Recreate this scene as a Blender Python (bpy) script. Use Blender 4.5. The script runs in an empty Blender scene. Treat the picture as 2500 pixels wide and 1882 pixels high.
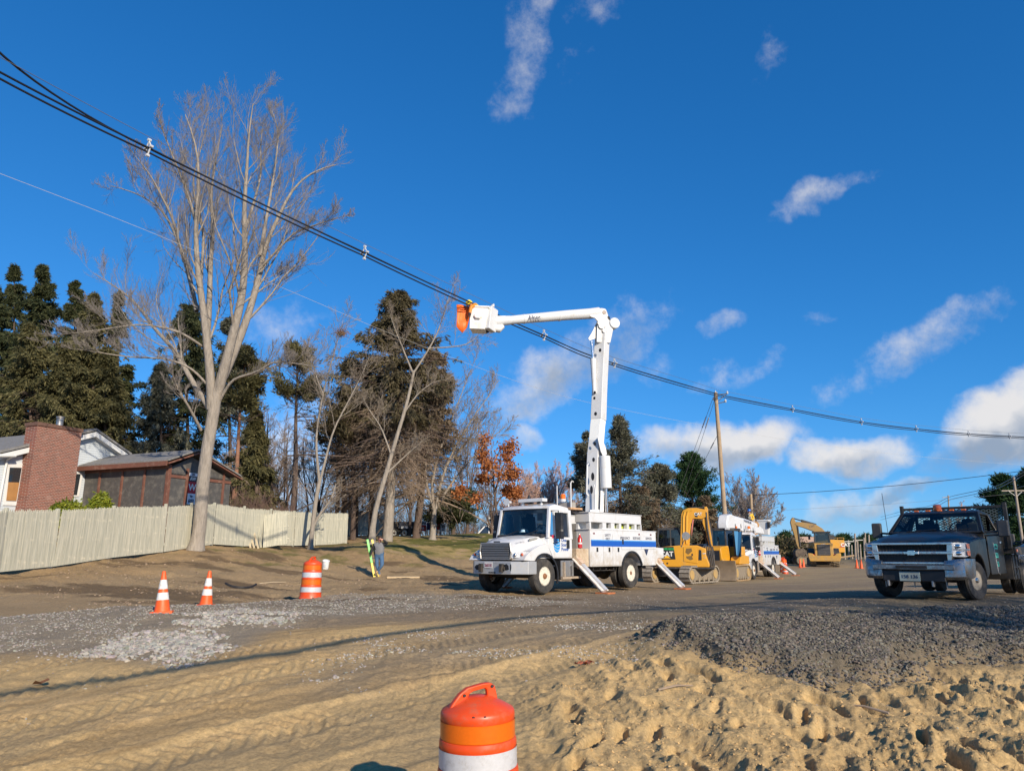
import bpy, bmesh, math, random
import numpy as np
from mathutils import Vector, Matrix
D, R = bpy.data, math.radians
scene = bpy.context.scene
col = scene.collection
random.seed(7)

# ---------------------------------------------------------------- camera, sky, sun, exposure
FPX, PITCH, CZ = 1800.0, math.atan(409 / 1800.0), 1.3
cam_data = D.cameras.new('camera')
cam_data.sensor_width = 36.0
cam_data.lens = 36.0 * FPX / 2500.0
cam_data.clip_start, cam_data.clip_end = 0.1, 5000.0
cam = D.objects.new('camera', cam_data)
cam.location = (0, 0, CZ)
cam.rotation_euler = (R(90) + PITCH, 0, 0)
col.objects.link(cam)
scene.camera = cam
SUN_EL, SUN_AZ = R(23.8), math.atan2(0.5, -0.87)          # azimuth measured from +Y towards +X
sun_dir = Vector((math.sin(SUN_AZ) * math.cos(SUN_EL), math.cos(SUN_AZ) * math.cos(SUN_EL), math.sin(SUN_EL)))
sd = D.lights.new('sun', 'SUN')
sd.energy, sd.angle, sd.color = 5.0, R(0.53), (1.0, 0.875, 0.70)
sun = D.objects.new('sun', sd)
sun.rotation_euler = (-sun_dir).to_track_quat('-Z', 'Y').to_euler()
col.objects.link(sun)
vs = scene.view_settings
vs.view_transform, vs.look, vs.exposure, vs.gamma, vs.use_curve_mapping = 'Standard', 'None', 0.28, 1.0, False
scene.cycles.max_bounces = 6
scene.cycles.transparent_max_bounces = 12
scene.cycles.use_adaptive_sampling = True
scene.cycles.adaptive_threshold = 0.012

_c, _s = math.cos(PITCH), math.sin(PITCH)
def ray(u, v):
    """viewing direction of a spot measured on the photograph (2500 x 1882)"""
    x, y = (u - 1250) / FPX, (941 - v) / FPX
    return np.array([x, _c - y * _s, _s + y * _c])
def at(u, v, Y):
    d = ray(u, v); t = Y / d[1]
    return Vector((d[0] * t, Y, CZ + d[2] * t))
def on_plane(u, v, p, n):
    """where that direction meets the plane through p with normal n"""
    d = ray(u, v); o = np.array([0, 0, CZ]); n = np.array(n)
    return Vector(o + d * (((np.array(p) - o) @ n) / (d @ n)))

def nd(t, kind, **kw):
    n = t.nodes.new(kind)
    for k, v in kw.items():
        if k == 'inp':
            for a, b in v.items(): n.inputs[a].default_value = b
        else: setattr(n, k, v)
    return n

world = D.worlds.new('World'); scene.world = world
world.use_nodes = True
def build_sky():
    t = world.node_tree; t.nodes.clear(); L = t.links.new
    out = nd(t, 'ShaderNodeOutputWorld'); bg = nd(t, 'ShaderNodeBackground', inp={'Strength': 0.086})
    sky = nd(t, 'ShaderNodeTexSky', sky_type='NISHITA', sun_disc=False, sun_elevation=SUN_EL, sun_rotation=SUN_AZ)
    sky.altitude, sky.air_density, sky.dust_density, sky.ozone_density = 0, 0.82, 0.18, 5.0
    tc = nd(t, 'ShaderNodeTexCoord'); d0 = tc.outputs['Generated']
    def mth(op, a, b=None, c=None, clamp=False):
        n = nd(t, 'ShaderNodeMath', operation=op, use_clamp=clamp)
        for i, x in enumerate((a, b, c)):
            if x is None: continue
            if isinstance(x, (int, float)): n.inputs[i].default_value = x
            else: L(x, n.inputs[i])
        return n.outputs[0]
    def noise(vec, scale, detail, rough, w=None):
        n = nd(t, 'ShaderNodeTexNoise', inp={'Scale': scale, 'Detail': detail, 'Roughness': rough}); L(vec, n.inputs['Vector']); return n
    wn = noise(d0, 9.0, 4.0, 0.6)                      # warp so that no bank keeps an oval outline
    sub = nd(t, 'ShaderNodeVectorMath', operation='SUBTRACT'); L(wn.outputs['Color'], sub.inputs[0]); sub.inputs[1].default_value = (.5, .5, .5)
    sc = nd(t, 'ShaderNodeVectorMath', operation='SCALE'); L(sub.outputs[0], sc.inputs[0]); sc.inputs['Scale'].default_value = 0.085
    ad = nd(t, 'ShaderNodeVectorMath', operation='ADD'); L(d0, ad.inputs[0]); L(sc.outputs[0], ad.inputs[1]); dw = ad.outputs[0]
    # cloud banks: photo spot of the middle, half sizes, tilt in degrees, density, greyness
    banks = [(1270, 150, 52, 165, -14,.55, .1), (1320, 20, 40, 90, -25, .45, .1), (1410, 165, 75, 46, 45, .36, .1), (1450, 40, 80, 40, 30, .30, .1), (1890, 170, 36, 85, 8, .25, .1), (1540, 370, 60, 30, 20, .26, .1), (2010, 485, 105, 30, 24, .60, .15),
             (2230, 845, 195, 46, 33, .66, .2), (2340, 760, 70, 40, 40, .55, .1), (1360, 915, 185, 66, 28, .80, .45), (1530, 810, 110, 70, 20, .55, .2), (1765, 800, 52, 26, 10, .5, .2), (1970, 790, 40, 24, 0, .42, .2),
             (1785, 915, 90, 30, 14, .58, .25), (1560, 900, 70, 40, 10, .34, .3), (1800, 1082, 140, 54, 6, 1.3, .05), (1640, 1085, 90, 36, 4, .7, .25), (2080, 1112, 115, 42, 4, 1.25, .05), (2465, 1045, 140, 84, 24, 1.3, .2),
             (2330, 1110, 90, 45, 15, .8, .6), (2080, 1235, 105, 36, 14, .85, .55), (2240, 1190, 90, 20, 10, .7, .7), (2070, 1168, 44, 22, 0, .55, .4), (1295, 1070, 40, 28, 0, .6, .3), (1990, 1290, 140, 26, 6, .55, .5),
             (690, 800, 120, 60, 20, .55, .2), (760, 1160, 240, 130, 0, .72, .35), (1190, 1180, 120, 60, 0, .5, .3), (300, 1180, 120, 80, 0, .4, .3), (2330, 1290, 200, 30, 0, .5, .3), (1450, 1230, 200, 50, 0, .4, .3)]
    dens = grey = None
    for (u, v, hx, hy, tilt, de, gr) in banks:
        c = Vector(ray(u, v)).normalized()
        ex = Vector(ray(u + 1, v)).normalized() - c; ex = (ex - c * ex.dot(c)).normalized(); ey = c.cross(ex); ey = -ey if ey.z < 0 else ey
        a = R(tilt); e1 = ex * math.cos(a) + ey * math.sin(a); e2 = ey * math.cos(a) - ex * math.sin(a)
        k = 1 / (FPX * (1 + ((u - 1250) ** 2 + (v - 941) ** 2) / FPX ** 2) ** .5)
        n1 = nd(t, 'ShaderNodeVectorMath', operation='DOT_PRODUCT'); L(dw, n1.inputs[0]); n1.inputs[1].default_value = e1 / (hx * k)
        n2 = nd(t, 'ShaderNodeVectorMath', operation='DOT_PRODUCT'); L(dw, n2.inputs[0]); n2.inputs[1].default_value = e2 / (hy * k)
        q = mth('MULTIPLY_ADD', n1.outputs['Value'], n1.outputs['Value'], mth('MULTIPLY', n2.outputs['Value'], n2.outputs['Value']))
        w = mth('MAXIMUM', mth('MULTIPLY_ADD', q, -0.42 * de, de), 0.0)
        if u > 2600 or True:
            front = nd(t, 'ShaderNodeVectorMath', operation='DOT_PRODUCT'); L(dw, front.inputs[0]); front.inputs[1].default_value = c
            w = mth('MULTIPLY', w, mth('GREATER_THAN', front.outputs['Value'], 0.3))
        g = mth('MULTIPLY', w, mth('MULTIPLY_ADD', n2.outputs['Value'], -0.55, gr + .1))
        dens = w if dens is None else mth('MAXIMUM', dens, w)
        grey = g if grey is None else mth('ADD', grey, g)
    f1 = noise(d0, 13.0, 10.0, 0.66)
    f2 = noise(dw, 15.0, 7.0, 0.6)
    cov = mth('MULTIPLY_ADD', mth('SUBTRACT', f1.outputs['Fac'], 0.5), 1.7, dens)
    cov = mth('MULTIPLY', cov, mth('GREATER_THAN', dens, 0.0))
    mr = nd(t, 'ShaderNodeMapRange', interpolation_type='SMOOTHSTEP', inp={'From Min': 0.22, 'From Max': 1.18}); L(cov, mr.inputs['Value'])
    gm = nd(t, 'ShaderNodeMapRange', interpolation_type='SMOOTHSTEP', inp={'From Min': 0.06, 'From Max': 0.78})
    L(mth('MULTIPLY_ADD', mth('SUBTRACT', 0.5, f2.outputs['Fac']), 0.9, grey), gm.inputs['Value'])
    tone = nd(t, 'ShaderNodeMix', data_type='RGBA'); L(gm.outputs[0], tone.inputs['Factor'])
    tone.inputs['A'].default_value = (8.0, 7.8, 7.7, 1); tone.inputs['B'].default_value = (3.0, 3.7, 4.8, 1)
    mix = nd(t, 'ShaderNodeMix', data_type='RGBA'); L(mth('MULTIPLY', mr.outputs[0], 0.95), mix.inputs['Factor'])
    sp = nd(t, 'ShaderNodeSeparateColor'); cc = nd(t, 'ShaderNodeCombineColor'); L(sky.outputs[0], sp.inputs[0])      # clear cold air: deeper blue than the stock sky
    for i, (a, b, p) in enumerate(((.245, .42, 1.38), (.585, .62, .83), (.97, .73, .72))): L(mth('MULTIPLY', mth('POWER', mth('MULTIPLY', sp.outputs[i], .105 / b), p), a / .105), cc.inputs[i])
    L(cc.outputs[0], mix.inputs['A']); L(tone.outputs['Result'], mix.inputs['B'])
    L(mix.outputs['Result'], bg.inputs['Color']); L(bg.outputs[0], out.inputs['Surface'])
build_sky()
world.cycles.sampling_method = 'MANUAL'; world.cycles.sample_map_resolution = 512

# ---------------------------------------------------------------- helpers
class MB:
    """collects boxes, prisms, tubes and lathes; build() links them as ONE mesh object"""
    squeeze = 1.                                            # shortens what lies ahead of y = .3 while a truck nose is built
    def __init__(s): s.v, s.f, s.m, s.cur = [], [], [], 0
    def add(s, vs, fs):
        o = len(s.v); s.v += [tuple(p) for p in vs]; s.f += [tuple(i + o for i in f) for f in fs]; s.m += [s.cur] * len(fs); return s
    def box(s, x0, x1, y0, y1, z0, z1):
        v = [(x, y, z) for x in (x0, x1) for y in (y0, y1) for z in (z0, z1)]
        return s.add(v, [(0, 1, 3, 2), (4, 6, 7, 5), (0, 4, 5, 1), (2, 3, 7, 6), (0, 2, 6, 4), (1, 5, 7, 3)])
    def obox(s, c, size, M=None):
        M = M or Matrix.Identity(3); c = Vector(c); h = [k / 2 for k in size]
        v = [c + M @ Vector((x * h[0], y * h[1], z * h[2])) for x in (-1, 1) for y in (-1, 1) for z in (-1, 1)]
        return s.add(v, [(0, 1, 3, 2), (4, 6, 7, 5), (0, 4, 5, 1), (2, 3, 7, 6), (0, 2, 6, 4), (1, 5, 7, 3)])
    def beam(s, p0, p1, w, h, up=(0, 0, 1)):
        p0, p1 = Vector(p0), Vector(p1); d = (p1 - p0); y = d.normalized(); x = y.cross(Vector(up)).normalized(); z = x.cross(y)
        return s.obox((p0 + p1) / 2, (w, d.length, h), Matrix((x, y, z)).transposed())
    def prism(s, poly, ax, c0, c1):
        f = {'x': lambda a, b, c: (c, a, b), 'y': lambda a, b, c: (a, c, b), 'z': lambda a, b, c: (a, b, c)}[ax]
        n = len(poly); v = [f(a, b, c0) for a, b in poly] + [f(a, b, c1) for a, b in poly]
        return s.add(v, [tuple(range(n))[::-1], tuple(range(n, 2 * n))] + [(i, (i + 1) % n, n + (i + 1) % n, n + i) for i in range(n)])
    def loft(s, secs, cap=True, closed=True):
        n = len(secs[0]); v = [p for q in secs for p in q]; fs = []
        for k in range(len(secs) - 1):
            for i in range(n if closed else n - 1):
                j = (i + 1) % n; fs.append((k * n + i, k * n + j, (k + 1) * n + j, (k + 1) * n + i))
        if cap: fs += [tuple(range(n))[::-1], tuple(range((len(secs) - 1) * n, len(secs) * n))]
        return s.add(v, fs)
    def tube(s, pts, r, n=8, cap=True):
        pts = [Vector(p) for p in pts]; rs = r if isinstance(r, (list, tuple)) else [r] * len(pts); secs = []; ref = None
        for i, p in enumerate(pts):
            d = (pts[min(i + 1, len(pts) - 1)] - pts[max(i - 1, 0)]).normalized()
            if ref is None: ref = Vector((0, 0, 1)) if abs(d.z) < .9 else Vector((1, 0, 0))
            x = ref - d * ref.dot(d); x.normalize(); ref = x; y = d.cross(x)
            secs.append([p + (x * math.cos(a) + y * math.sin(a)) * rs[i] for a in (2 * math.pi * k / n for k in range(n))])
        return s.loft(secs, cap)
    def cyl(s, p0, p1, r0, r1=None, n=18): return s.tube([p0, p1], [r0, r0 if r1 is None else r1], n)
    def lathe(s, prof, n=24, M=None, cap=True):
        M = M or Matrix.Identity(4)
        return s.loft([[M @ Vector((r * math.cos(2 * math.pi * k / n), r * math.sin(2 * math.pi * k / n), z)) for k in range(n)] for r, z in prof], cap)
    def ball(s, c, r, n=12, m=8, sc=(1, 1, 1)):
        return s.lathe([(max(1e-4, r * math.sin(math.pi * i / m)), -r * math.cos(math.pi * i / m)) for i in range(m + 1)], n, Matrix.Translation(c) @ Matrix.Diagonal((*sc, 1)))
    def xf(s, M): s.v = [tuple(M @ Vector(p)) for p in s.v]; return s
    def build(s, name, mats, parent=None, bevel=0, seg=2, angle=38, smooth=True):
        if MB.squeeze != 1.: s.v = [(x, y if y < .3 else .3 + (y - .3) * MB.squeeze, z) for x, y, z in s.v]
        me = D.meshes.new(name); me.from_pydata(s.v, [], s.f)
        bm = bmesh.new(); bm.from_mesh(me); bmesh.ops.recalc_face_normals(bm, faces=bm.faces); bm.to_mesh(me); bm.free()
        mats = mats if isinstance(mats, (list, tuple)) else [mats]
        for m in mats: me.materials.append(m)
        if len(mats) > 1: me.polygons.foreach_set('material_index', s.m)
        if smooth:
            me.polygons.foreach_set('use_smooth', [True] * len(me.polygons)); me.set_sharp_from_angle(angle=R(angle))
        o = D.objects.new(name, me); col.objects.link(o)
        if parent: o.parent = parent
        if bevel:
            b = o.modifiers.new('bevel', 'BEVEL'); b.width, b.segments, b.limit_method, b.angle_limit = bevel, seg, 'ANGLE', R(40)
            b.harden_normals = True
        return o
def tag(o, label=None, cat=None, group=None, kind=None):
    for k, v in (('label', label), ('category', cat), ('group', group), ('kind', kind)):
        if v: o[k] = v
    return o
def thing(name, label, cat, loc=(0, 0, 0), rz=0.0, group=None):
    o = D.objects.new(name, None); col.objects.link(o); o.empty_display_size = .2
    o.location = loc; o.rotation_euler = (0, 0, rz)
    o.matrix_world = Matrix.Translation(loc) @ Matrix.Rotation(rz, 4, 'Z')
    return tag(o, label, cat, group)
def copy_tree(o, parent=None):
    c = o.copy(); col.objects.link(c); c.parent = parent
    for ch in o.children: copy_tree(ch, c)
    return c
def mesh_np(name, V, F, mats, parent=None, smooth=False, attrs=None, mi=None):
    """mesh from numpy arrays; F is (n,3) or (n,4)"""
    me = D.meshes.new(name); n, k = F.shape
    me.vertices.add(len(V)); me.vertices.foreach_set('co', np.ascontiguousarray(V, np.float32).ravel())
    me.loops.add(n * k); me.loops.foreach_set('vertex_index', np.ascontiguousarray(F, np.int32).ravel())
    me.polygons.add(n); me.polygons.foreach_set('loop_start', np.arange(0, n * k, k, dtype=np.int32))
    me.polygons.foreach_set('use_smooth', np.full(n, smooth))
    for a, (typ, arr) in (attrs or {}).items():
        at_ = me.attributes.new(a, typ, 'POINT'); at_.data.foreach_set('color' if 'COLOR' in typ else 'value', np.ascontiguousarray(arr, np.float32).ravel())
    for m in (mats if isinstance(mats, list) else [mats]): me.materials.append(m)
    if mi is not None: me.polygons.foreach_set('material_index', np.ascontiguousarray(mi, np.int32))
    me.update(calc_edges=True); me.validate()
    o = D.objects.new(name, me); col.objects.link(o)
    if parent: o.parent = parent
    return o

# ---------------------------------------------------------------- materials (all procedural)
MATS = {}
def mat(name, c=(.5, .5, .5), rough=.5, metal=0., var=.08, scale=6., bump=0., bscale=60., coat=0., dirt=0., dcol=(.24, .19, .13), spec=.5, dscale=3., splash=0., stretch=0.):
    if name in MATS: return MATS[name]
    m = D.materials.new(name); m.use_nodes = True; t = m.node_tree; L = t.links.new; b = t.nodes['Principled BSDF']
    b.inputs['Roughness'].default_value, b.inputs['Metallic'].default_value = rough, metal
    b.inputs['Specular IOR Level'].default_value = spec; b.inputs['Coat Weight'].default_value = coat; b.inputs['Coat Roughness'].default_value = .06
    tc = nd(t, 'ShaderNodeTexCoord')
    n = nd(t, 'ShaderNodeTexNoise', inp={'Scale': scale, 'Detail': 6, 'Roughness': .65}); L(tc.outputs['Object'], n.inputs['Vector'])
    mx = nd(t, 'ShaderNodeMix', data_type='RGBA'); L(n.outputs['Fac'], mx.inputs['Factor'])
    mx.inputs['A'].default_value = (*[k * (1 - 2 * var) for k in c], 1); mx.inputs['B'].default_value = (*[min(1, k * (1 + 2 * var)) for k in c], 1)
    res = mx.outputs['Result']
    if dirt:
        n2 = nd(t, 'ShaderNodeTexNoise', inp={'Scale': dscale, 'Detail': 9, 'Roughness': .75}); L(tc.outputs['Object'], n2.inputs['Vector'])
        mr = nd(t, 'ShaderNodeMapRange', inp={'From Min': .62 - dirt * .35, 'From Max': .82 - dirt * .1}); 
        if splash:                                                    # road mud thrown up to about knee height
            sz = nd(t, 'ShaderNodeSeparateXYZ'); L(tc.outputs['Object'], sz.inputs[0]); zr = nd(t, 'ShaderNodeMapRange', inp={'From Min': .55, 'From Max': splash, 'To Min': .20, 'To Max': 0.}); L(sz.outputs['Z'], zr.inputs['Value'])
            sm = nd(t, 'ShaderNodeMath', operation='ADD'); L(n2.outputs['Fac'], sm.inputs[0]); L(zr.outputs[0], sm.inputs[1]); L(sm.outputs[0], mr.inputs['Value'])
        else: L(n2.outputs['Fac'], mr.inputs['Value'])
        m2 = nd(t, 'ShaderNodeMix', data_type='RGBA'); L(mr.outputs[0], m2.inputs['Factor']); L(res, m2.inputs['A']); m2.inputs['B'].default_value = (*dcol, 1); res = m2.outputs['Result']
        mr2 = nd(t, 'ShaderNodeMapRange', inp={'To Min': rough, 'To Max': .9}); L(mr.outputs[0], mr2.inputs['Value']); L(mr2.outputs[0], b.inputs['Roughness'])
    L(res, b.inputs['Base Color'])
    if bump:
        nb = nd(t, 'ShaderNodeTexNoise', inp={'Scale': bscale, 'Detail': 5, 'Roughness': .6}); L(tc.outputs['Object'], nb.inputs['Vector'])
        if stretch:                                                       # furrows that run along the trunk
            mp = nd(t, 'ShaderNodeMapping'); mp.inputs['Scale'].default_value = (1, 1, stretch); L(tc.outputs['Object'], mp.inputs['Vector']); L(mp.outputs[0], nb.inputs['Vector']); L(mp.outputs[0], n.inputs['Vector'])
        bp = nd(t, 'ShaderNodeBump', inp={'Strength': bump, 'Distance': .06 if stretch else .02}); L(nb.outputs['Fac'], bp.inputs['Height']); L(bp.outputs[0], b.inputs['Normal'])
    MATS[name] = m; return m
def glass(name, tint=(.55, .7, .68), refl=.1):
    if name in MATS: return MATS[name]
    m = D.materials.new(name); m.use_nodes = True; t = m.node_tree; L = t.links.new; t.nodes.clear()
    o = nd(t, 'ShaderNodeOutputMaterial'); tr = nd(t, 'ShaderNodeBsdfTransparent', inp={'Color': (*tint, 1)}); g = nd(t, 'ShaderNodeBsdfGlossy', inp={'Roughness': .02})
    fr = nd(t, 'ShaderNodeFresnel', inp={'IOR': 1.5}); mp = nd(t, 'ShaderNodeMapRange', inp={'To Min': refl * .4, 'To Max': 1.0}); L(fr.outputs[0], mp.inputs['Value'])
    mx = nd(t, 'ShaderNodeMixShader'); L(mp.outputs[0], mx.inputs[0]); L(tr.outputs[0], mx.inputs[1]); L(g.outputs[0], mx.inputs[2]); L(mx.outputs[0], o.inputs['Surface'])
    MATS[name] = m; return m
WHITE = mat('white_paint', (.60, .605, .61), .28, var=.02, coat=.35, dirt=.26, dcol=(.40, .34, .26), dscale=2.2, splash=1.3)
WHITE2 = mat('white_fibreglass', (.62, .625, .625), .4, var=.03, dirt=.25, dcol=(.45, .42, .36), dscale=2.5)
SILVER = mat('silver_bumper_paint', (.42, .43, .44), .35, .3, var=.04, dirt=.35, dcol=(.3, .28, .25))
BLACKP = mat('black_plastic', (.018, .018, .02), .5, var=.15, dirt=.2, dcol=(.09, .08, .07))
DARKFR = mat('chassis_black', (.02, .019, .018), .7, var=.2, dirt=.45, dcol=(.09, .07, .05), bump=.3)
TYRE = mat('tyre_rubber', (.028, .027, .026), .8, var=.2, bump=.25, bscale=40, dirt=.5, dcol=(.11, .095, .08))
RIMW = mat('cream_steel_rim', (.66, .62, .52), .45, var=.06, dirt=.35, dcol=(.3, .17, .07), dscale=9)
RUST = mat('rusty_steel', (.22, .10, .045), .85, var=.35, scale=14, bump=.4)
STEEL = mat('grey_steel', (.33, .33, .33), .42, .6, var=.1, dirt=.3)
CHROME = mat('chrome', (.72, .72, .73), .12, 1.0, var=.03, dirt=.28, dcol=(.20, .17, .13), dscale=14)
BLUE = mat('blue_stripe', (.012, .09, .42), .35, var=.04)
LOGO = mat('logo_blue', (.02, .20, .55), .4, var=.04)
INK = mat('dark_lettering', (.03, .04, .09), .5, var=.05)
YEL = mat('machine_yellow', (.60, .285, .016), .4, var=.05, coat=.2, dirt=.3, dcol=(.34, .22, .09), dscale=2.2)
YEL2 = mat('dusty_machine_yellow', (.50, .27, .045), .55, var=.12, dirt=.6, dcol=(.26, .19, .11), dscale=2.5)
MUD = mat('muddy_steel', (.22, .18, .13), .9, var=.3, scale=12, bump=.6)
AMBER = mat('amber_lens', (.75, .16, .01), .2, var=.05, coat=.5)
REDL = mat('red_lens', (.45, .02, .015), .2, var=.05, coat=.5)
CLEAR = mat('lamp_lens', (.62, .63, .62), .15, .0, var=.3, scale=26, coat=.6)
ORANGE = mat('orange_plastic', (.68, .065, .008), .42, var=.06, scale=5, dirt=.30, dcol=(.36, .13, .07), dscale=7)
REFW = mat('white_reflective_sheet', (.56, .57, .60), .32, .15, var=.08, scale=40, dirt=.30, dcol=(.34, .31, .27), dscale=9)
REFO = mat('orange_reflective_sheet', (.70, .135, .005), .3, .1, var=.08, scale=40)
GLASS = glass('window_glass')
GLASSD = glass('tinted_glass', (.25, .34, .34), .12)
SEATM = mat('dark_seat_fabric', (.03, .03, .034), .9, var=.2)
GREYIN = mat('grey_cab_interior', (.10, .11, .11), .8, var=.15)

def text(name, s, size, m, parent, o, xd, yd, ext=.003, align='CENTER', sx=1., bold=0.):
    """mesh lettering; o is its middle, xd and yd the reading and up directions in the parent's space"""
    cu = D.curves.new(name, 'FONT'); cu.body, cu.size, cu.extrude, cu.align_x, cu.align_y = s, size, ext, align, 'CENTER'; cu.offset = bold; cu.resolution_u = 3
    tmp = D.objects.new(name, cu); col.objects.link(tmp); dg = bpy.context.evaluated_depsgraph_get()
    me = D.meshes.new_from_object(tmp.evaluated_get(dg)); D.objects.remove(tmp); me.materials.clear(); me.materials.append(m); me.name = name
    x = Vector(xd).normalized(); y = Vector(yd).normalized(); z = x.cross(y); y = z.cross(x)
    Mx = Matrix((x * sx, y, z)).transposed().to_4x4(); Mx.translation = Vector(o)
    me.transform(Mx); ob = D.objects.new(name, me); col.objects.link(ob); ob.parent = parent; return ob

def hash2(ix, iy, seed):
    h = (ix.astype(np.int64) * 374761393 + iy.astype(np.int64) * 668265263 + seed * 1442695041) & 0xffffffff
    h = ((h ^ (h >> 13)) * 1274126177) & 0xffffffff
    return ((h ^ (h >> 16)) & 0xffffff) / float(0xffffff)
def vnoise(x, y, seed=0):
    ix, iy = np.floor(x), np.floor(y); fx, fy = x - ix, y - iy
    fx = fx * fx * fx * (fx * (fx * 6 - 15) + 10); fy = fy * fy * fy * (fy * (fy * 6 - 15) + 10)
    a, b, c, d = hash2(ix, iy, seed), hash2(ix + 1, iy, seed), hash2(ix, iy + 1, seed), hash2(ix + 1, iy + 1, seed)
    return (a + (b - a) * fx) * (1 - fy) + (c + (d - c) * fx) * fy
def fbm(x, y, oct=4, seed=0, gain=.5):
    s, a, t = 0, 1., 0
    for i in range(oct):
        s = s + a * vnoise(x * 2 ** i + 17.3 * i, y * 2 ** i - 9.1 * i, seed + i); t += a; a *= gain
    return s / t
def sstep(a, b, x):
    t = np.clip((x - a) / (b - a), 0, 1); return t * t * (3 - 2 * t)
def poly_sd(px, py, poly):
    """signed distance to a polygon, positive inside"""
    d = np.full(px.shape, 1e9); ins = np.zeros(px.shape, bool); n = len(poly)
    for i in range(n):
        (x0, y0), (x1, y1) = poly[i], poly[(i + 1) % n]; ex, ey = x1 - x0, y1 - y0
        t = np.clip(((px - x0) * ex + (py - y0) * ey) / (ex * ex + ey * ey + 1e-12), 0, 1)
        d = np.minimum(d, np.hypot(px - x0 - t * ex, py - y0 - t * ey))
        c = ((y0 > py) != (y1 > py)); ins ^= c & (px < ex * (py - y0) / (ey if ey else 1e-12) + x0)
    return np.where(ins, d, -d)

# ---------------------------------------------------------------- ground: one sheet to the horizon
_spots = [(1330, 1451, 22.4), (1534, 1440, 26), (1840, 1414, 44), (2000, 1382, 78), (2397, 1466, 15.7), (2130, 1460, 16.6), (395, 1503, 14), (502, 1483, 16.1), (758, 1465, 19),
          (0, 1403, 22.6), (200, 1378, 26), (300, 1362, 28.5), (480, 1335, 33.2), (660, 1334, 39.5), (848, 1328, 46), (905, 1322, 44), (1100, 1305, 60), (900, 1307, 58), (1000, 1330, 46), (1165, 1362, 44), (925, 1408, 33), (700, 1440, 24.5), (860, 1432, 26),
          (320, 1440, 20.5), (0, 1480, 16.5), (500, 1385, 27.5), (800, 1362, 37.5), (680, 1460, 20.6), (1000, 1440, 24), (1120, 1425, 28), (1750, 1425, 33), (1200, 1304, 62), (1020, 1362, 40)]
_pts = [tuple(at(*s)) for s in _spots] + [
    (-.24, 5.4, -.64), (-1.3, 7.1, -.44), (-6, 3, -.85), (0, 3, -.8), (6, 3, -.85), (0, 0, -.9), (-8, -4, -1), (8, -4, -1), (0, -12, -1), (-6, 7, -.55), (5, 7, -.6), (0, 10, -.2), (-6.5, 10, -.25), (5, 9.6, -.3), (9, 9.5, -.3), (-10, 11, -.3),
    (2.4, 11.8, .02), (5, 12.2, .08), (8.2, 13, .22), (11, 13, .25), (0, 13, .05), (-3, 13.2, .1), (-6, 12.4, .02), (-9, 14, .05), (14, 16, .25), (20, 22, .2), (0, 17, .13), (5, 18, .15), (10, 26, .1), (20, 40, 0), (14, 60, .1), (30, 60, 0), (40, 30, .2),
    (-14, 90, 2.4), (-40, 90, 3.6), (10, 90, 1.3), (26, 90, .4), (50, 100, 0), (-40, 45, 2.3), (-40, 20, 1.0), (-25, 30, 1.5), (-20, 12, .1), (-30, 0, -.4), (0, 75, 1.8), (6, 70, 1.6), (-3, 68, 2.0), (0, 200, 1.5), (80, 200, .0), (-120, 200, 3), (200, 60, 0), (-150, 30, 1.), (0, 900, 0), (500, 900, 0), (-500, 900, 0), (0, 500, .3), (300, 300, 0), (-300, 300, 1), (100, -30, -.5), (-100, -30, -.5), (17, 46, -.1), (8, 36, .05)]
_P = np.array(_pts)
def _tr(x, y):
    q = np.maximum(y + 9, 1.0)
    return np.stack([x / q * 14, np.log(q) * 9], -1)
_C = _tr(_P[:, 0], _P[:, 1])
def _ker(d): return np.sqrt(d * d + .16)
_K = _ker(np.linalg.norm(_C[:, None] - _C[None], axis=-1)); _n = len(_P)
_A = np.block([[_K, np.ones((_n, 1))], [np.ones((1, _n)), np.zeros((1, 1))]])
_W = np.linalg.solve(_A, np.append(_P[:, 2], 0))
def base_h(x, y):
    x, y = np.atleast_1d(np.asarray(x, float)), np.atleast_1d(np.asarray(y, float))
    q = _tr(x.ravel(), y.ravel()); out = np.empty(len(q))
    for i in range(0, len(q), 60000):
        out[i:i + 60000] = _ker(np.linalg.norm(q[i:i + 60000, None] - _C[None], axis=-1)) @ _W[:-1] + _W[-1]
    return out.reshape(x.shape)
def hit(u, v, ymax=400):
    """where the viewing direction of a photo spot meets the ground"""
    d = ray(u, v); Y = np.geomspace(4, ymax, 1500); t = Y / d[1]; z = CZ + d[2] * t; g = z - base_h(d[0] * t, Y)
    k = int(np.argmax(g < 0)) if (g < 0).any() else len(Y) - 1
    return Vector((d[0] * t[k], Y[k], z[k]))
def plan(poly): return [tuple(hit(u, v)[:2]) for u, v in poly]
Z_GRAVEL = [plan([(-300, 1560), (0, 1508), (300, 1483), (520, 1474), (800, 1460), (1000, 1450), (1200, 1452), (1420, 1470), (1200, 1486), (900, 1500), (760, 1512), (660, 1545), (560, 1590), (460, 1622), (330, 1618), (200, 1600), (80, 1585), (-300, 1620)]),
            plan([(1560, 1560), (1640, 1540), (1800, 1525), (2100, 1500), (2330, 1482), (2600, 1478), (2700, 1640), (2500, 1614), (2300, 1620), (2120, 1650), (1980, 1660), (1860, 1636), (1740, 1606), (1650, 1590)])]
Z_SPREAD = plan([(780, 1640), (900, 1575), (1050, 1535), (1300, 1505), (1560, 1520), (1640, 1550), (1500, 1600), (1250, 1600), (1050, 1640), (880, 1690), (800, 1700)])
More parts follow.
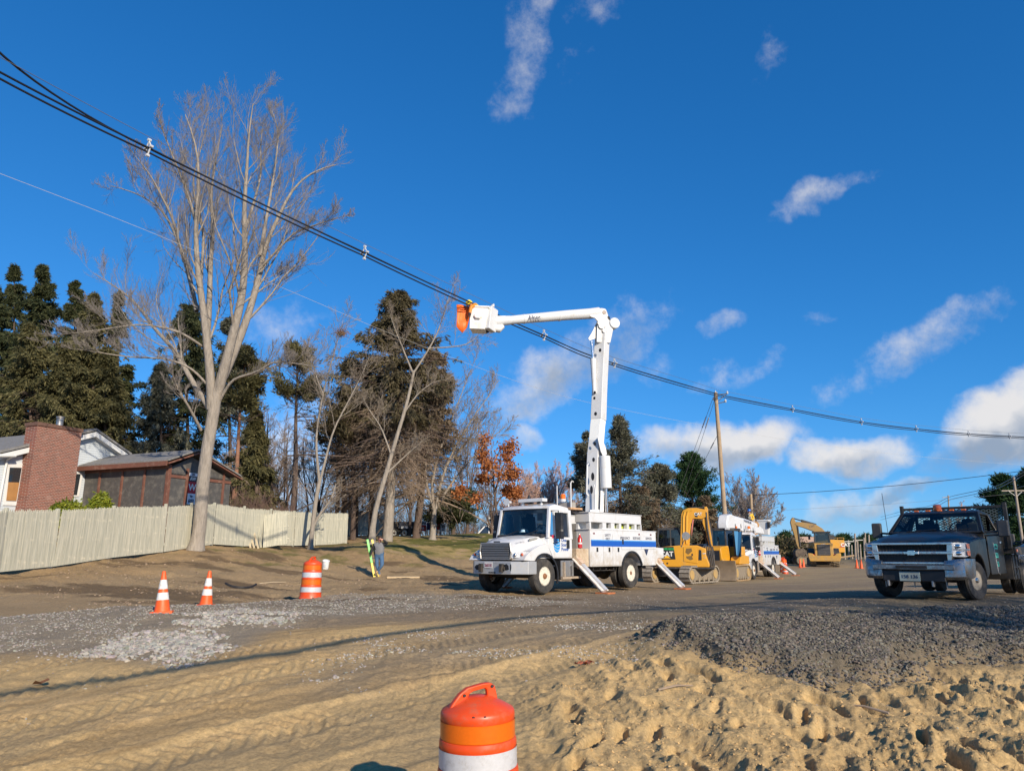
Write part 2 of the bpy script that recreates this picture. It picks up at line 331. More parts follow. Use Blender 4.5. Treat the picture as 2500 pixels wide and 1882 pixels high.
Z_ROAD = plan([(-300, 1560), (300, 1483), (800, 1462), (1150, 1452), (1350, 1450), (1600, 1432), (1800, 1415), (1900, 1390), (2080, 1362), (2900, 1372), (2800, 1500), (2500, 1480), (2330, 1484), (2000, 1512), (1700, 1545), (1400, 1500), (1100, 1520), (700, 1540), (500, 1610), (-300, 1630)])
Z_LAWN = plan([(842, 1332), (900, 1345), (960, 1352), (1010, 1358), (1180, 1366), (1250, 1350), (1300, 1303.5), (840, 1303)]) ; Z_LAWN = Z_LAWN[:6] + [(12, 100), (-16, 100), (-9, 47)]
Z_WEED = plan([(-200, 1430), (0, 1428), (250, 1408), (420, 1392), (640, 1376), (860, 1372), (980, 1376), (1100, 1390), (1000, 1352), (848, 1322)]) + [(-14, 34), (-17, 22)]
Z_SAND = [plan([(-400, 1590), (90, 1570), (240, 1600), (420, 1615), (420, 1660), (260, 1690), (0, 1705), (-400, 1740)]),
          plan([(1500, 1580), (1640, 1600), (1740, 1615), (1860, 1645), (1990, 1670), (2130, 1660), (2320, 1632), (2560, 1622), (2900, 1640), (2900, 2100), (1330, 2100), (1260, 1800), (1300, 1690), (1400, 1640)]),
          plan([(1850, 1395), (2000, 1388), (2090, 1380), (2100, 1388), (2000, 1402), (1860, 1408)])]
TD = np.array([.757, .653]); TN = np.array([-.653, .757])               # direction of the road and of the wheel tracks
_lip = plan([(1640, 1572)])[0]
def detail_h(x, y):
    d = np.hypot(x, y); near = sstep(45, 9, d)
    z = (fbm(x * .35, y * .35, 3, 5) - .5) * .07 * near
    sand = np.maximum(sstep(-.5, .5, poly_sd(x, y, Z_SAND[1])), .25 * sstep(13.5, 11.0, y - .15 * x))
    lump = fbm(x * 1.5, y * 1.5, 3, 11); fine = fbm(x * 7, y * 7, 4, 23); crumb = 1 - np.abs(2 * fbm(x * 11, y * 9, 3, 37) - 1); rid = 1 - np.abs(2 * fbm(x * 2.6, y * 1.6, 4, 31) - 1)
    calm = .62 + .38 * sstep(.40, .60, fbm(x * .55 + 7, y * .42, 3, 68)); z += sand * near * calm * ((lump - .5) * .17 + (rid ** 2 - .5) * .06 + (fine - .5) * .045 + (crumb ** 3 - .4) * .03 * sstep(.4, .65, fbm(x * 1.1, y * 1.1, 2, 94)) + (np.abs(2 * fbm(x * 1.9 + y * .35, y * .42, 3, 33) - 1) - .3) * -.20 + (fbm(x * 19, y * 15, 3, 97) - .5) * .045)
    pock = np.zeros_like(z)                                               # boot and cleat dents in rows up the bank
    gx, gy = x / .42, y / .54
    for i in (-1, 0, 1):
        for j in (-1, 0, 1):
            cx, cy = np.floor(gx) + i, np.floor(gy) + j
            jx, jy, am, ty = hash2(cx, cy, 3), hash2(cx, cy, 4), hash2(cx, cy, 5), hash2(cx, cy, 6)
            ddx, ddy = (gx - cx - .2 - .6 * jx) * .42, (gy - cy - .1 - .8 * jy) * .54
            ddx2 = ddx + ddy * (ty - .5) * .9
            wv = (fbm(x * 9, y * 9, 2, 95) - .5) * .9; q = (ddx2 / (.055 + .06 * ty)) ** 2 * (1 + wv) + (ddy / (.10 + .16 * am)) ** 2 * (1 + wv)
            pock += np.where(am > .30, (-1.25 * sstep(1.2, .55, np.sqrt(q)) + .26 * np.exp(-((np.sqrt(q) - 1.8) ** 2) * 2.0)) * (.2 + am * 1.1) * sstep(.16, .5, fbm(x * .8, y * .5, 2, 66)), 0)
    z += sand * near * calm * pock * .13 * sstep(.05, .5, poly_sd(x, y, Z_SAND[1]))
    # wheel tracks
    a = x * TD[0] + y * TD[1]; b = x * TN[0] + y * TN[1] + (fbm(x * .25, y * .25, 2, 71) - .5) * .5
    tr = np.zeros_like(z)
    for c, w, dp in ((5.25, .34, .05), (6.1, .30, .035), (7.55, .36, .055), (8.35, .3, .04), (9.6, .4, .035), (3.9, .3, .04), (11.0, .4, .03), (12.3, .35, .025), (4.55, .25, .03)):
        e = np.abs(b - c) / w
        tr += dp * (-sstep(1.1, .75, e) + .75 * np.exp(-((e - 1.25) / .22) ** 2))
        tr += sstep(.9, .6, e) * .045 * np.sin((a + .5 * np.abs(b - c)) * 2 * math.pi / .16) * sstep(.45, .6, vnoise(a * .4, b * .4 + c, 9))
    lane = .8 * sstep(18, 13, y) * (1 - sstep(-.3, .5, poly_sd(x, y, Z_SAND[1]))) * sstep(3.0, 3.8, b)
    z += tr * lane * near * .40 + (1 - sand) * near * ((fine - .5) * .03 + (crumb ** 3 - .4) * .02 * sstep(.5, .68, fbm(x * .9, y * .9, 2, 93)) + (fbm(x * 2.2, y * 2.2, 3, 44) - .5) * .022) * (.6 + .6 * fbm(x * .5, y * .5, 2, 8))
    for i, g in enumerate(Z_GRAVEL):                                       # crushed stone lies in low heaps
        s = sstep(-.1, .7, poly_sd(x, y, g)); z += s * (.03 + (fbm(x * 1.1, y * 1.1, 3, 51 + i) - .42) * (.10 if i == 0 else .20))
    sh = poly_sd(x, y, Z_GRAVEL[1]) + (fbm(x * 1.7, y * 1.7, 3, 58) - .5) * .9; z += .19 * sstep(-.10, .26, sh) * sstep(14.2, 12.2, y)          # the stone shelf breaks off towards the sand
    q = ((x - _lip[0] + .1) / .75) ** 2 + ((y - _lip[1] + .15) / .5) ** 2; z += .10 * np.exp(-q)
    z -= .20 * np.exp(-((x - _lip[0] + .85) / .42) ** 2 - ((y - _lip[1] + .35) / .5) ** 2)
    bank = sstep(16, 20, y) * sstep(2, -1.5, x - (y - 24) * .1) * sstep(60, 40, y)   # dug bank on the left
    z += bank * ((fbm(x * .9, y * .9, 4, 81) - .5) * .22 + (fine - .5) * .06)
    return z
def gz(x, y): return float((base_h(x, y) + detail_h(np.atleast_1d(float(x)), np.atleast_1d(float(y))))[0])
def on_ground(u, v):
    p = hit(u, v); return Vector((p.x, p.y, gz(p.x, p.y)))

def build_ground():
    ys = np.concatenate([np.linspace(-40, 1.5, 24), np.geomspace(2, 15, 560)[0:], np.geomspace(15.1, 60, 230), np.geomspace(61, 2500, 70)])
    ks = np.concatenate([-np.geomspace(3, .86, 26)[:-1], np.linspace(-.85, .85, 1250), np.geomspace(.86, 3, 26)[1:]])
    Y, K = np.meshgrid(ys, ks, indexing='ij'); X = K * (np.maximum(Y, -2) + 2.5 + np.maximum(0, -Y) * .6)
    x, y = X.ravel(), Y.ravel(); Zb = base_h(x, y); Z = Zb.copy(); m = (y < 75) & (y > -8); Z[m] += detail_h(x[m], y[m])
    # base colours of each patch of earth, with shade toned in at the right
    n1, n2, n3 = fbm(x * .22, y * .22, 4, 101), fbm(x * 1.3, y * 1.3, 5, 102), fbm(x * .07, y * .07, 3, 103)
    dirt = np.array([.335, .238, .145]); sandc = np.array([.53, .372, .195]); grav = np.array([.205, .168, .132]); olive = np.array([.26, .20, .12]); grass = np.array([.125, .125, .035]); straw = np.array([.34, .255, .12]); dark = np.array([.12, .08, .05])
    C = np.tile(dirt, (len(x), 1))
    def lay(c, w):
        nonlocal C
        C = C + (np.asarray(c) - C) * np.clip(w, 0, 1)[:, None]
    wob = (n2 - .5) * 1.2
    front = sstep(16.5, 12.5, y - .1 * x + wob); lay([.48, .33, .175], front)
    a = x * TD[0] + y * TD[1]; b = x * TN[0] + y * TN[1]
    sc2 = fbm(a * .7, b * 8, 3, 171); C *= (1 + (front * (sc2 - .5) * .75))[:, None]; strk = fbm(a * .18, b * 2.4, 4, 120); lay([.40, .275, .145], front * sstep(.5, .62, strk) * .7); lay(sandc * 1.08, front * sstep(.50, .62, fbm(a * .25, b * 1.6, 4, 131)) * .85)
    lay([.34, .25, .15], front * sstep(.55, .70, fbm(a * .3, b * 1.0, 4, 141)) * .7)
    for i, s in enumerate(Z_SAND): lay(sandc * (1 if i < 2 else .9), sstep(-.35, .45, poly_sd(x, y, s) + wob * .5) * (.75 + .5 * (n2 - .5)))
    dr = poly_sd(x, y, Z_ROAD); far = sstep(20, 60, y); lay([.24, .185, .135], sstep(-.5, .8, dr + wob * .6) * (.9 - .5 * far)); lay([.33, .25, .155], sstep(-.5, .8, dr) * sstep(.5, .64, fbm(a * .09, b * .8, 4, 151)) * .8)
    for g in Z_GRAVEL: lay(grav * (1.32 if g is Z_GRAVEL[0] else 1.), sstep(-.35, .3, poly_sd(x, y, g) + (wob * .35 if g is Z_GRAVEL[0] else (fbm(x * 1.7, y * 1.7, 3, 58) - .5) * .9)))
    lay(grav * 1.15, sstep(-.6, .8, poly_sd(x, y, Z_SPREAD) + wob * .8) * .6)
    lay([.105, .095, .085], sstep(-.5, .6, poly_sd(x, y, Z_GRAVEL[1]) + wob * .4) * .85); lay([.135, .118, .1], sstep(.5, 3., x) * sstep(11, 13, y) * sstep(20, 15.5, y - .15 * x) * .75 * sstep(.3, .55, n1))  # shade over the right gravel and road strip, put into the ground colour
    lay([.335, .225, .125], sstep(-1, .6, poly_sd(x, y, Z_WEED) + wob * 1.5) * .8); lay([.15, .13, .05], sstep(-1, .6, poly_sd(x, y, Z_WEED) + wob) * sstep(.55, .7, n1 * .5 + n2 * .5))
    lay(dark, sstep(15, 18, y) * sstep(4, 0, x) * sstep(.6, .68, fbm(x * .35, y * .8, 4, 161)) * .75)
    lw = sstep(-.6, 1.0, poly_sd(x, y, Z_LAWN) + wob * 2); lay(grass, lw); lay(straw, lw * sstep(.46, .62, n1 * .6 + n2 * .4)); lay(dirt, lw * sstep(.62, .7, n2))
    lay([.16, .13, .07], sstep(70, 140, y) * .8)
    C *= (.86 + .28 * n2)[:, None] * np.array([1., .985, .87])
    ny, nx = Y.shape; idx = np.arange(ny * nx).reshape(ny, nx)
    F = np.stack([idx[:-1, :-1], idx[:-1, 1:], idx[1:, 1:], idx[1:, :-1]], -1).reshape(-1, 4)
    m = D.materials.new('earth'); m.use_nodes = True; t = m.node_tree; L = t.links.new; bs = t.nodes['Principled BSDF']; bs.inputs['Roughness'].default_value = .95; bs.inputs['Specular IOR Level'].default_value = .2
    at_ = nd(t, 'ShaderNodeAttribute', attribute_name='earth'); tc = nd(t, 'ShaderNodeTexCoord')
    gn = nd(t, 'ShaderNodeTexNoise', inp={'Scale': 26., 'Detail': 8, 'Roughness': .75}); L(tc.outputs['Object'], gn.inputs['Vector'])
    gm = nd(t, 'ShaderNodeMapRange', inp={'From Min': .3, 'From Max': .7, 'To Min': .66, 'To Max': 1.34}); L(gn.outputs['Fac'], gm.inputs['Value'])
    vm = nd(t, 'ShaderNodeVectorMath', operation='SCALE'); L(at_.outputs['Color'], vm.inputs[0]); L(gm.outputs[0], vm.inputs['Scale']); L(vm.outputs[0], bs.inputs['Base Color'])
    bn = nd(t, 'ShaderNodeTexNoise', inp={'Scale': 45., 'Detail': 7, 'Roughness': .75}); L(tc.outputs['Object'], bn.inputs['Vector'])
    bp = nd(t, 'ShaderNodeBump', inp={'Strength': .55, 'Distance': .03}); L(bn.outputs['Fac'], bp.inputs['Height']); 
    b2 = nd(t, 'ShaderNodeTexNoise', noise_type='RIDGED_MULTIFRACTAL', inp={'Scale': 6., 'Detail': 5, 'Roughness': .55}); L(tc.outputs['Object'], b2.inputs['Vector'])
    bp2 = nd(t, 'ShaderNodeBump', inp={'Strength': .35, 'Distance': .05}); L(b2.outputs['Fac'], bp2.inputs['Height']); L(bp2.outputs[0], bp.inputs['Normal']); bp.inputs['Strength'].default_value = .8
    L(bp.outputs[0], bs.inputs['Normal'])
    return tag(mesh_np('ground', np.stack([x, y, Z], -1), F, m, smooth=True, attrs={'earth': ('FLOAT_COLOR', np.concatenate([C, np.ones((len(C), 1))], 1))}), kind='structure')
build_ground()

def ico():
    b = bmesh.new(); bmesh.ops.create_icosphere(b, subdivisions=1, radius=1.0)
    v = np.array([q.co for q in b.verts]); f = np.array([[w.index for w in q.verts] for q in b.faces]); b.free(); return v, f
def stones(name, xy, size, tone, label, seed):
    """loose stones nobody could count: one mesh of many small faceted rocks"""
    rg = np.random.default_rng(seed); v, f = ico(); n = len(xy)
    kinds = [v * (1 + rg.uniform(-.28, .28, (12, 1))) * rg.uniform([.75, .55, .42], [1.25, 1., .75]) for _ in range(24)]
    V = np.array(kinds)[rg.integers(0, 24, n)]
    az = rg.uniform(0, 2 * np.pi, n); ca, sa = np.cos(az), np.sin(az); tl = rg.uniform(-.6, .6, n); ct, st = np.cos(tl), np.sin(tl)
    x, y, z = V[..., 0], V[..., 1] * ct[:, None] - V[..., 2] * st[:, None], V[..., 1] * st[:, None] + V[..., 2] * ct[:, None]
    V = np.stack([x * ca[:, None] - y * sa[:, None], x * sa[:, None] + y * ca[:, None], z], -1) * size[:, None, None]
    g = base_h(xy[:, 0], xy[:, 1]) + detail_h(xy[:, 0], xy[:, 1])
    V += np.stack([xy[:, 0], xy[:, 1], g + size * .12], -1)[:, None]
    F = (f[None] + np.arange(n)[:, None, None] * 12).reshape(-1, 3)
    Cc = np.repeat(np.concatenate([tone, np.ones((n, 1))], 1), 12, 0)
    m = MATS.get('crushed_stone')
    if not m:
        m = D.materials.new('crushed_stone'); m.use_nodes = True; t = m.node_tree; b = t.nodes['Principled BSDF']; b.inputs['Roughness'].default_value = .9
        a = nd(t, 'ShaderNodeAttribute', attribute_name='stone'); t.links.new(a.outputs['Color'], b.inputs['Base Color']); MATS['crushed_stone'] = m
    o = mesh_np(name, V.reshape(-1, 3), F, m, attrs={'stone': ('FLOAT_COLOR', Cc)}); return tag(o, label, 'gravel', kind='stuff')
def scatter(n, x0, x1, y0, y1, rg, dens):
    """points with k = x / (y + 2.5) even, so that nearer ground is not starved"""
    y = np.exp(rg.uniform(np.log(y0), np.log(y1), n)); x = rg.uniform(x0, x1, n) * (y + 2.5); keep = rg.uniform(0, 1, n) < dens(x, y); return np.stack([x[keep], y[keep]], -1)
def build_stones():
    rg = np.random.default_rng(3)
    def grey(n, lo, hi): return np.clip(rg.uniform(lo, hi, (n, 1)) * np.array([1.09, 1., .87]) * rg.uniform(.93, 1.07, (n, 3)), 0, 1)
    big = plan([(170, 1600), (260, 1570), (380, 1530), (470, 1502), (600, 1492), (740, 1500), (690, 1540), (600, 1585), (460, 1630), (330, 1630), (200, 1620)])
    p = scatter(120000, -.8, .3, 9, 21, rg, lambda x, y: sstep(-.25, .5, poly_sd(x, y, Z_GRAVEL[0]) + (fbm(x * 2, y * 2, 3, 9) - .5) * .8) * (.34 + .66 * sstep(-.4, .3, poly_sd(x, y, big))) * sstep(.25, .5, fbm(x * 1.2, y * 1.2, 3, 77)))
    ib = sstep(-.2, .3, poly_sd(p[:, 0], p[:, 1], big)); sz = .010 + .022 * rg.beta(1.3, 3, len(p)) + .034 * ib * rg.uniform(0, 1, len(p))
    stones('road_gravel', p, sz, grey(len(p), .19, .37) * (.85 + .22 * ib * rg.uniform(.5, 1, len(p)))[:, None], 'pale crushed stone heaped along the road edge beside the two cones', 4)
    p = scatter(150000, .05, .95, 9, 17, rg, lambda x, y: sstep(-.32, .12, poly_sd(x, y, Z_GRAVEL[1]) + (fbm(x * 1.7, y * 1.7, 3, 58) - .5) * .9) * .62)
    stones('shade_toned_gravel', p, .012 + .036 * rg.beta(1.1, 3.4, len(p)), grey(len(p), .05, .17) * np.array([1.04, 1., .93]), 'grey crushed stone bank in front of the flatbed pickup, darkened for shade', 5)  # stone tones lowered to stand in for the shade on this bank
    p = scatter(50000, -.35, .45, 9, 15, rg, lambda x, y: sstep(-.4, .5, poly_sd(x, y, Z_SPREAD) + (fbm(x * 1.6, y * 1.6, 3, 49) - .5) * 1.6) * sstep(.44, .6, fbm(x * .9, y * .9, 3, 59)) * .5)
    stones('spilled_gravel', p, .008 + .026 * rg.beta(1.1, 3.4, len(p)), grey(len(p), .18, .42), 'grey gravel spilled over the tan dirt in the middle foreground', 9)
    p = scatter(60000, -.8, .8, 8, 40, rg, lambda x, y: sstep(.5, .72, fbm(x * .6 + 3, y * .6, 4, 29)) * sstep(-2, .5, poly_sd(x, y, Z_ROAD)) * .5 + .012)
    stones('scattered_stones', p, .007 + .018 * rg.beta(1.1, 4, len(p)), grey(len(p), .16, .42), 'small stones strewn over the dirt road', 6)
    rgd = rg
    p = scatter(17000, .05, .85, 5, 12, rg, lambda x, y: sstep(-.2, .5, poly_sd(x, y, Z_SAND[1])) * .8)
    q = np.clip(np.array([.56, .37, .165]) * rgd.uniform(.82, 1.05, (len(p), 1)), 0, 1)
    tag(stones('sand_clods', p, .005 + .028 * rgd.beta(1, 7, len(p)), q, 'clods of tan sand strewn over the churned sand bank', 7), cat='sand')
    p = scatter(22000, -.8, .3, 15, 40, rg, lambda x, y: (1 - sstep(-.5, .5, poly_sd(x, y, Z_ROAD))) * sstep(.46, .66, fbm(x * .8, y * .8, 3, 39)) * .55)
    q = np.clip(np.array([.25, .18, .12]) * rgd.uniform(.6, 1.7, (len(p), 1)), 0, 1)
    tag(stones('earth_clods', p, .014 + .05 * rgd.beta(1, 5, len(p)), q, 'brown clods and pebbles strewn over the dug bank', 8), cat='dirt')
build_stones()

# ---------------------------------------------------------------- trees
def leafmat(name, c1, c2, rough=.7, trans=.25):
    if name in MATS: return MATS[name]
    m = D.materials.new(name); m.use_nodes = True; t = m.node_tree; L = t.links.new; b = t.nodes['Principled BSDF']; b.inputs['Roughness'].default_value = rough; b.inputs['Specular IOR Level'].default_value = .25
    a = nd(t, 'ShaderNodeAttribute', attribute_name='tint'); mx = nd(t, 'ShaderNodeMix', data_type='RGBA'); L(a.outputs['Fac'], mx.inputs['Factor'])
    mx.inputs['A'].default_value = (*c1, 1); mx.inputs['B'].default_value = (*c2, 1); L(mx.outputs['Result'], b.inputs['Base Color'])
    tr = nd(t, 'ShaderNodeBsdfTranslucent'); L(mx.outputs['Result'], tr.inputs['Color']); ms = nd(t, 'ShaderNodeMixShader', inp={'Fac': trans}); L(b.outputs[0], ms.inputs[1]); L(tr.outputs[0], ms.inputs[2])
    L(ms.outputs[0], t.nodes['Material Output'].inputs['Surface']); MATS[name] = m; return m
BARK = mat('grey_brown_bark', (.27, .235, .195), .9, var=.34, scale=9, bump=1., bscale=13, stretch=.22)
BARKP = mat('pale_twig_bark', (.27, .22, .165), .9, var=.25, scale=3)
BARKR = mat('reddish_twig_bark', (.33, .26, .205), .9, var=.2, scale=3)
BARKD = mat('dark_conifer_bark', (.10, .07, .055), .95, var=.3, scale=5, bump=.5)
BARKO = mat('orange_pine_bark', (.24, .12, .075), .95, var=.3, scale=3, bump=.5)
DEADT = mat('dead_twig_bark', (.29, .22, .16), .9, var=.25, scale=4)
NEEDLE = {'dark': leafmat('dark_spruce_needles', (.022, .036, .016), (.115, .118, .048)), 'olive': leafmat('olive_needles', (.048, .052, .022), (.20, .175, .075)),
          'green': leafmat('green_pine_needles', (.015, .045, .018), (.055, .105, .035)), 'rusty': leafmat('rusty_olive_needles', (.055, .05, .026), (.185, .15, .08)), 'brown': leafmat('brownish_needles', (.09, .07, .045), (.30, .22, .14)), 'blue': leafmat('grey_green_needles', (.055, .065, .045), (.24, .23, .16))}

def tubes(paths, rad, k):
    B, n, _ = paths.shape; T = np.gradient(paths, axis=1); T /= np.linalg.norm(T, axis=2, keepdims=True) + 1e-9
    a = np.array([.31, .87, .38]); X = np.cross(T, a); X /= np.linalg.norm(X, axis=2, keepdims=True) + 1e-9; Yv = np.cross(T, X)
    th = np.arange(k) * 2 * np.pi / k; V = paths[:, :, None] + rad[:, :, None, None] * (X[:, :, None] * np.cos(th)[None, None, :, None] + Yv[:, :, None] * np.sin(th)[None, None, :, None])
    i = np.arange(B)[:, None, None] * n * k + np.arange(n - 1)[None, :, None] * k; j = np.arange(k)[None, None]; j2 = (j + 1) % k
    F = np.stack([i + j, i + j2, i + k + j2, i + k + j], -1).reshape(-1, 4); return V.reshape(-1, 3), F
def join(parts):
    o = 0; Vs, Fs = [], []
    for V, F in parts: Vs.append(V); Fs.append(F + o); o += len(V)
    return np.concatenate(Vs), np.concatenate(Fs)
def resample(pts, n):
    p = np.array(pts, float); s = np.append(0, np.cumsum(np.linalg.norm(np.diff(p, axis=0), axis=1))); u = np.linspace(0, s[-1], n)
    q = np.stack([np.interp(u, s, p[:, i]) for i in range(3)], -1)
    for _ in range(2): q[1:-1] = .25 * q[:-2] + .5 * q[1:-1] + .25 * q[2:]
    return q
def sprout(rg, P, Rr, m, n, ang, ln, up=.25, wob=.18, t0=.2, t1=1., rr=.55, tip=.3, rmin=.004, flat=0.):
    """m children on each path: vectorised over the whole level"""
    B, N, _ = P.shape; t = t0 + (t1 - t0) * (np.arange(m)[None] + rg.uniform(0, 1, (B, m))) / m
    f = t * (N - 1); i = np.minimum(f.astype(int), N - 2); w = (f - i)[..., None]; b = np.arange(B)[:, None]
    base = P[b, i] * (1 - w) + P[b, i + 1] * w; T = P[b, i + 1] - P[b, i]; T /= np.linalg.norm(T, axis=2, keepdims=True) + 1e-9
    plen = np.linalg.norm(np.diff(P, axis=1), axis=2).sum(1)[:, None]; r = Rr[b, i] * (1 - w[..., 0]) + Rr[b, i + 1] * w[..., 0]
    q = rg.normal(0, 1, T.shape); q -= T * (q * T).sum(2, keepdims=True); q /= np.linalg.norm(q, axis=2, keepdims=True) + 1e-9
    q[..., 2] *= 1 - flat
    a = np.radians(rg.uniform(ang[0], ang[1], (B, m)))[..., None]; d = T * np.cos(a) + q * np.sin(a)
    L = (ln[0] + (ln[1] - ln[0]) * rg.uniform(0, 1, (B, m))) * plen * (1.15 - .75 * t)
    d, base, L, r = d.reshape(-1, 3), base.reshape(-1, 3), L.ravel(), np.maximum(r.ravel() * rr, rmin)
    out = np.empty((len(d), n, 3)); out[:, 0] = base; st = (L / (n - 1))[:, None]
    for k in range(1, n):
        d = d + rg.normal(0, wob, d.shape) + np.array([0, 0, up / n * 2]); d /= np.linalg.norm(d, axis=1, keepdims=True) + 1e-9; out[:, k] = out[:, k - 1] + d * st
    return out, r[:, None] * np.linspace(1, tip, n)[None]
def place(name, label, group, loc, cat='tree'):
    return thing(name, label, cat, loc, 0, group)
def wood(name, parent, lv, m, off, ks):
    V, F = join([tubes(P, r, k) for (P, r), k in zip(lv, ks)]); return mesh_np(name, V - np.array(off), F, m, parent, smooth=True)
def bare_tree(label, limbs, rg, twig, spec, bark=None, name='bare_tree', group=None, nlimb=12):
    """limbs: list of (points, r0, r1); the first one is the trunk"""
    base = limbs[0][0][0]; root = place(name, label, group, base)
    tr = [(resample(p, nlimb)[None], np.linspace(a, b, nlimb)[None]) for p, a, b in limbs]
    f = tr[0][1]; f[0, 0] *= 1.45; f[0, 1] *= 1.08
    wood('trunk', root, tr[:1], bark or BARK, base, [12])
    P = np.concatenate([x[0] for x in tr]); r = np.concatenate([x[1] for x in tr]); lv = []
    if len(tr) > 1: lv = [(P[1:], r[1:])]
    ks = [8] * len(lv); src = (P, r) if len(tr) < 3 else (P[1:], r[1:])
    for i, s in enumerate(spec):
        nx = sprout(rg, *src, **s); lv.append(nx); ks.append(5 if i == 0 else 3); src = nx
    nb = len(lv) - (2 if len(spec) > 2 else 1)
    if nb > 0: wood('branches', root, lv[:nb], bark or BARK, base, ks[:nb])
    wood('crown', root, lv[nb:], twig, base, ks[nb:]); return root
def px(Y, *uv, dy=0): return [tuple(at(u, v, Y + dy * i / max(1, len(uv) - 1))) for i, (u, v) in enumerate(uv)]

def maple():
    rg = np.random.default_rng(11); Y = 32.4; b = at(478, 1335, Y); b.z = gz(b.x, Y) - .05
    L = [([tuple(b)] + px(Y, (488, 1290), (493, 1200), (505, 1100), (516, 1040), (524, 985), (531, 950)), .285, .25),
         (px(Y, (516, 1000), (516, 932), (505, 835), (496, 749), (482, 664), (477, 550), (485, 470), (491, 378), (479, 298), (457, 236), dy=-1.5), .22, .02),
         (px(Y, (505, 830), (511, 749), (514, 635), (522, 550), (516, 447), (531, 350), (548, 253), dy=2), .15, .02),
         (px(Y, (531, 960), (548, 900), (571, 806), (594, 721), (599, 618), (596, 504), (605, 390), (611, 276), (622, 207), dy=-2), .24, .02),
         (px(Y, (545, 920), (576, 852), (611, 755), (639, 652), (645, 595), (679, 521), (713, 435), (770, 378), (822, 367), dy=1.5), .21, .02),
         (px(Y, (634, 625), (656, 492), (674, 378), (685, 276), (668, 215), dy=2), .09, .015),
         (px(Y, (491, 1050), (465, 1000), (434, 949), (405, 869), dy=-2.5), .07, .015),
         (px(Y, (480, 760), (474, 726), (451, 635), (434, 572), (400, 492), (342, 447), (274, 424), dy=2), .11, .015),
         (px(Y, (520, 1010), (468, 930), (422, 846), (377, 806), (342, 749), (297, 709), (228, 664), dy=3.5), .14, .015),
         (px(Y, (516, 950), (468, 898), (411, 875), (314, 872), (188, 852), dy=-2.5), .06, .012),
         (px(Y, (500, 850), (479, 835), (434, 806), (342, 790), (240, 806), (140, 818), dy=-3), .06, .01),
         (px(Y, (535, 980), (565, 925), (628, 909), (668, 880), (740, 890), (788, 898), dy=-2), .07, .012),
         (px(Y, (478, 600), (482, 538), (451, 424), (422, 344), (394, 253), dy=-2), .09, .015),
         (px(Y, (450, 640), (422, 521), (371, 407), (320, 338), dy=-3), .08, .012),
         (px(Y, (598, 560), (620, 480), (640, 400), (640, 300), (650, 235), dy=3), .08, .012),
         (px(Y, (490, 690), (500, 560), (470, 420), (500, 300), (515, 230), dy=3.5), .08, .012),
         (px(Y, (640, 650), (720, 560), (780, 540), (840, 520), dy=-2), .06, .012),
         (px(Y, (594, 740), (660, 690), (700, 660), (740, 640), dy=3), .05, .01)]
    L = [([(p[0], p[1], p[2] - max(0, p[2] - 15.) * .13) for p in q], a, b_) for q, a, b_ in L]
    bare_tree('tall bare maple with a thick pale trunk forking into many upright limbs before the fence', L, rg, mat('maple_twigs', (.235, .205, .18), .9, var=.2),
              [dict(m=13, n=7, ang=(18, 42), ln=(.24, .50), up=.55, wob=.13, t0=.2, rr=.36, tip=.25), dict(m=10, n=6, ang=(18, 46), ln=(.3, .6), up=.45, wob=.14, t0=.12, rr=.45, rmin=.006), dict(m=11, n=5, ang=(16, 48), ln=(.35, .8), up=.35, wob=.15, t0=.1, rr=.55, rmin=.005, tip=.6)], nlimb=20)
    MBk = MB()
maple()
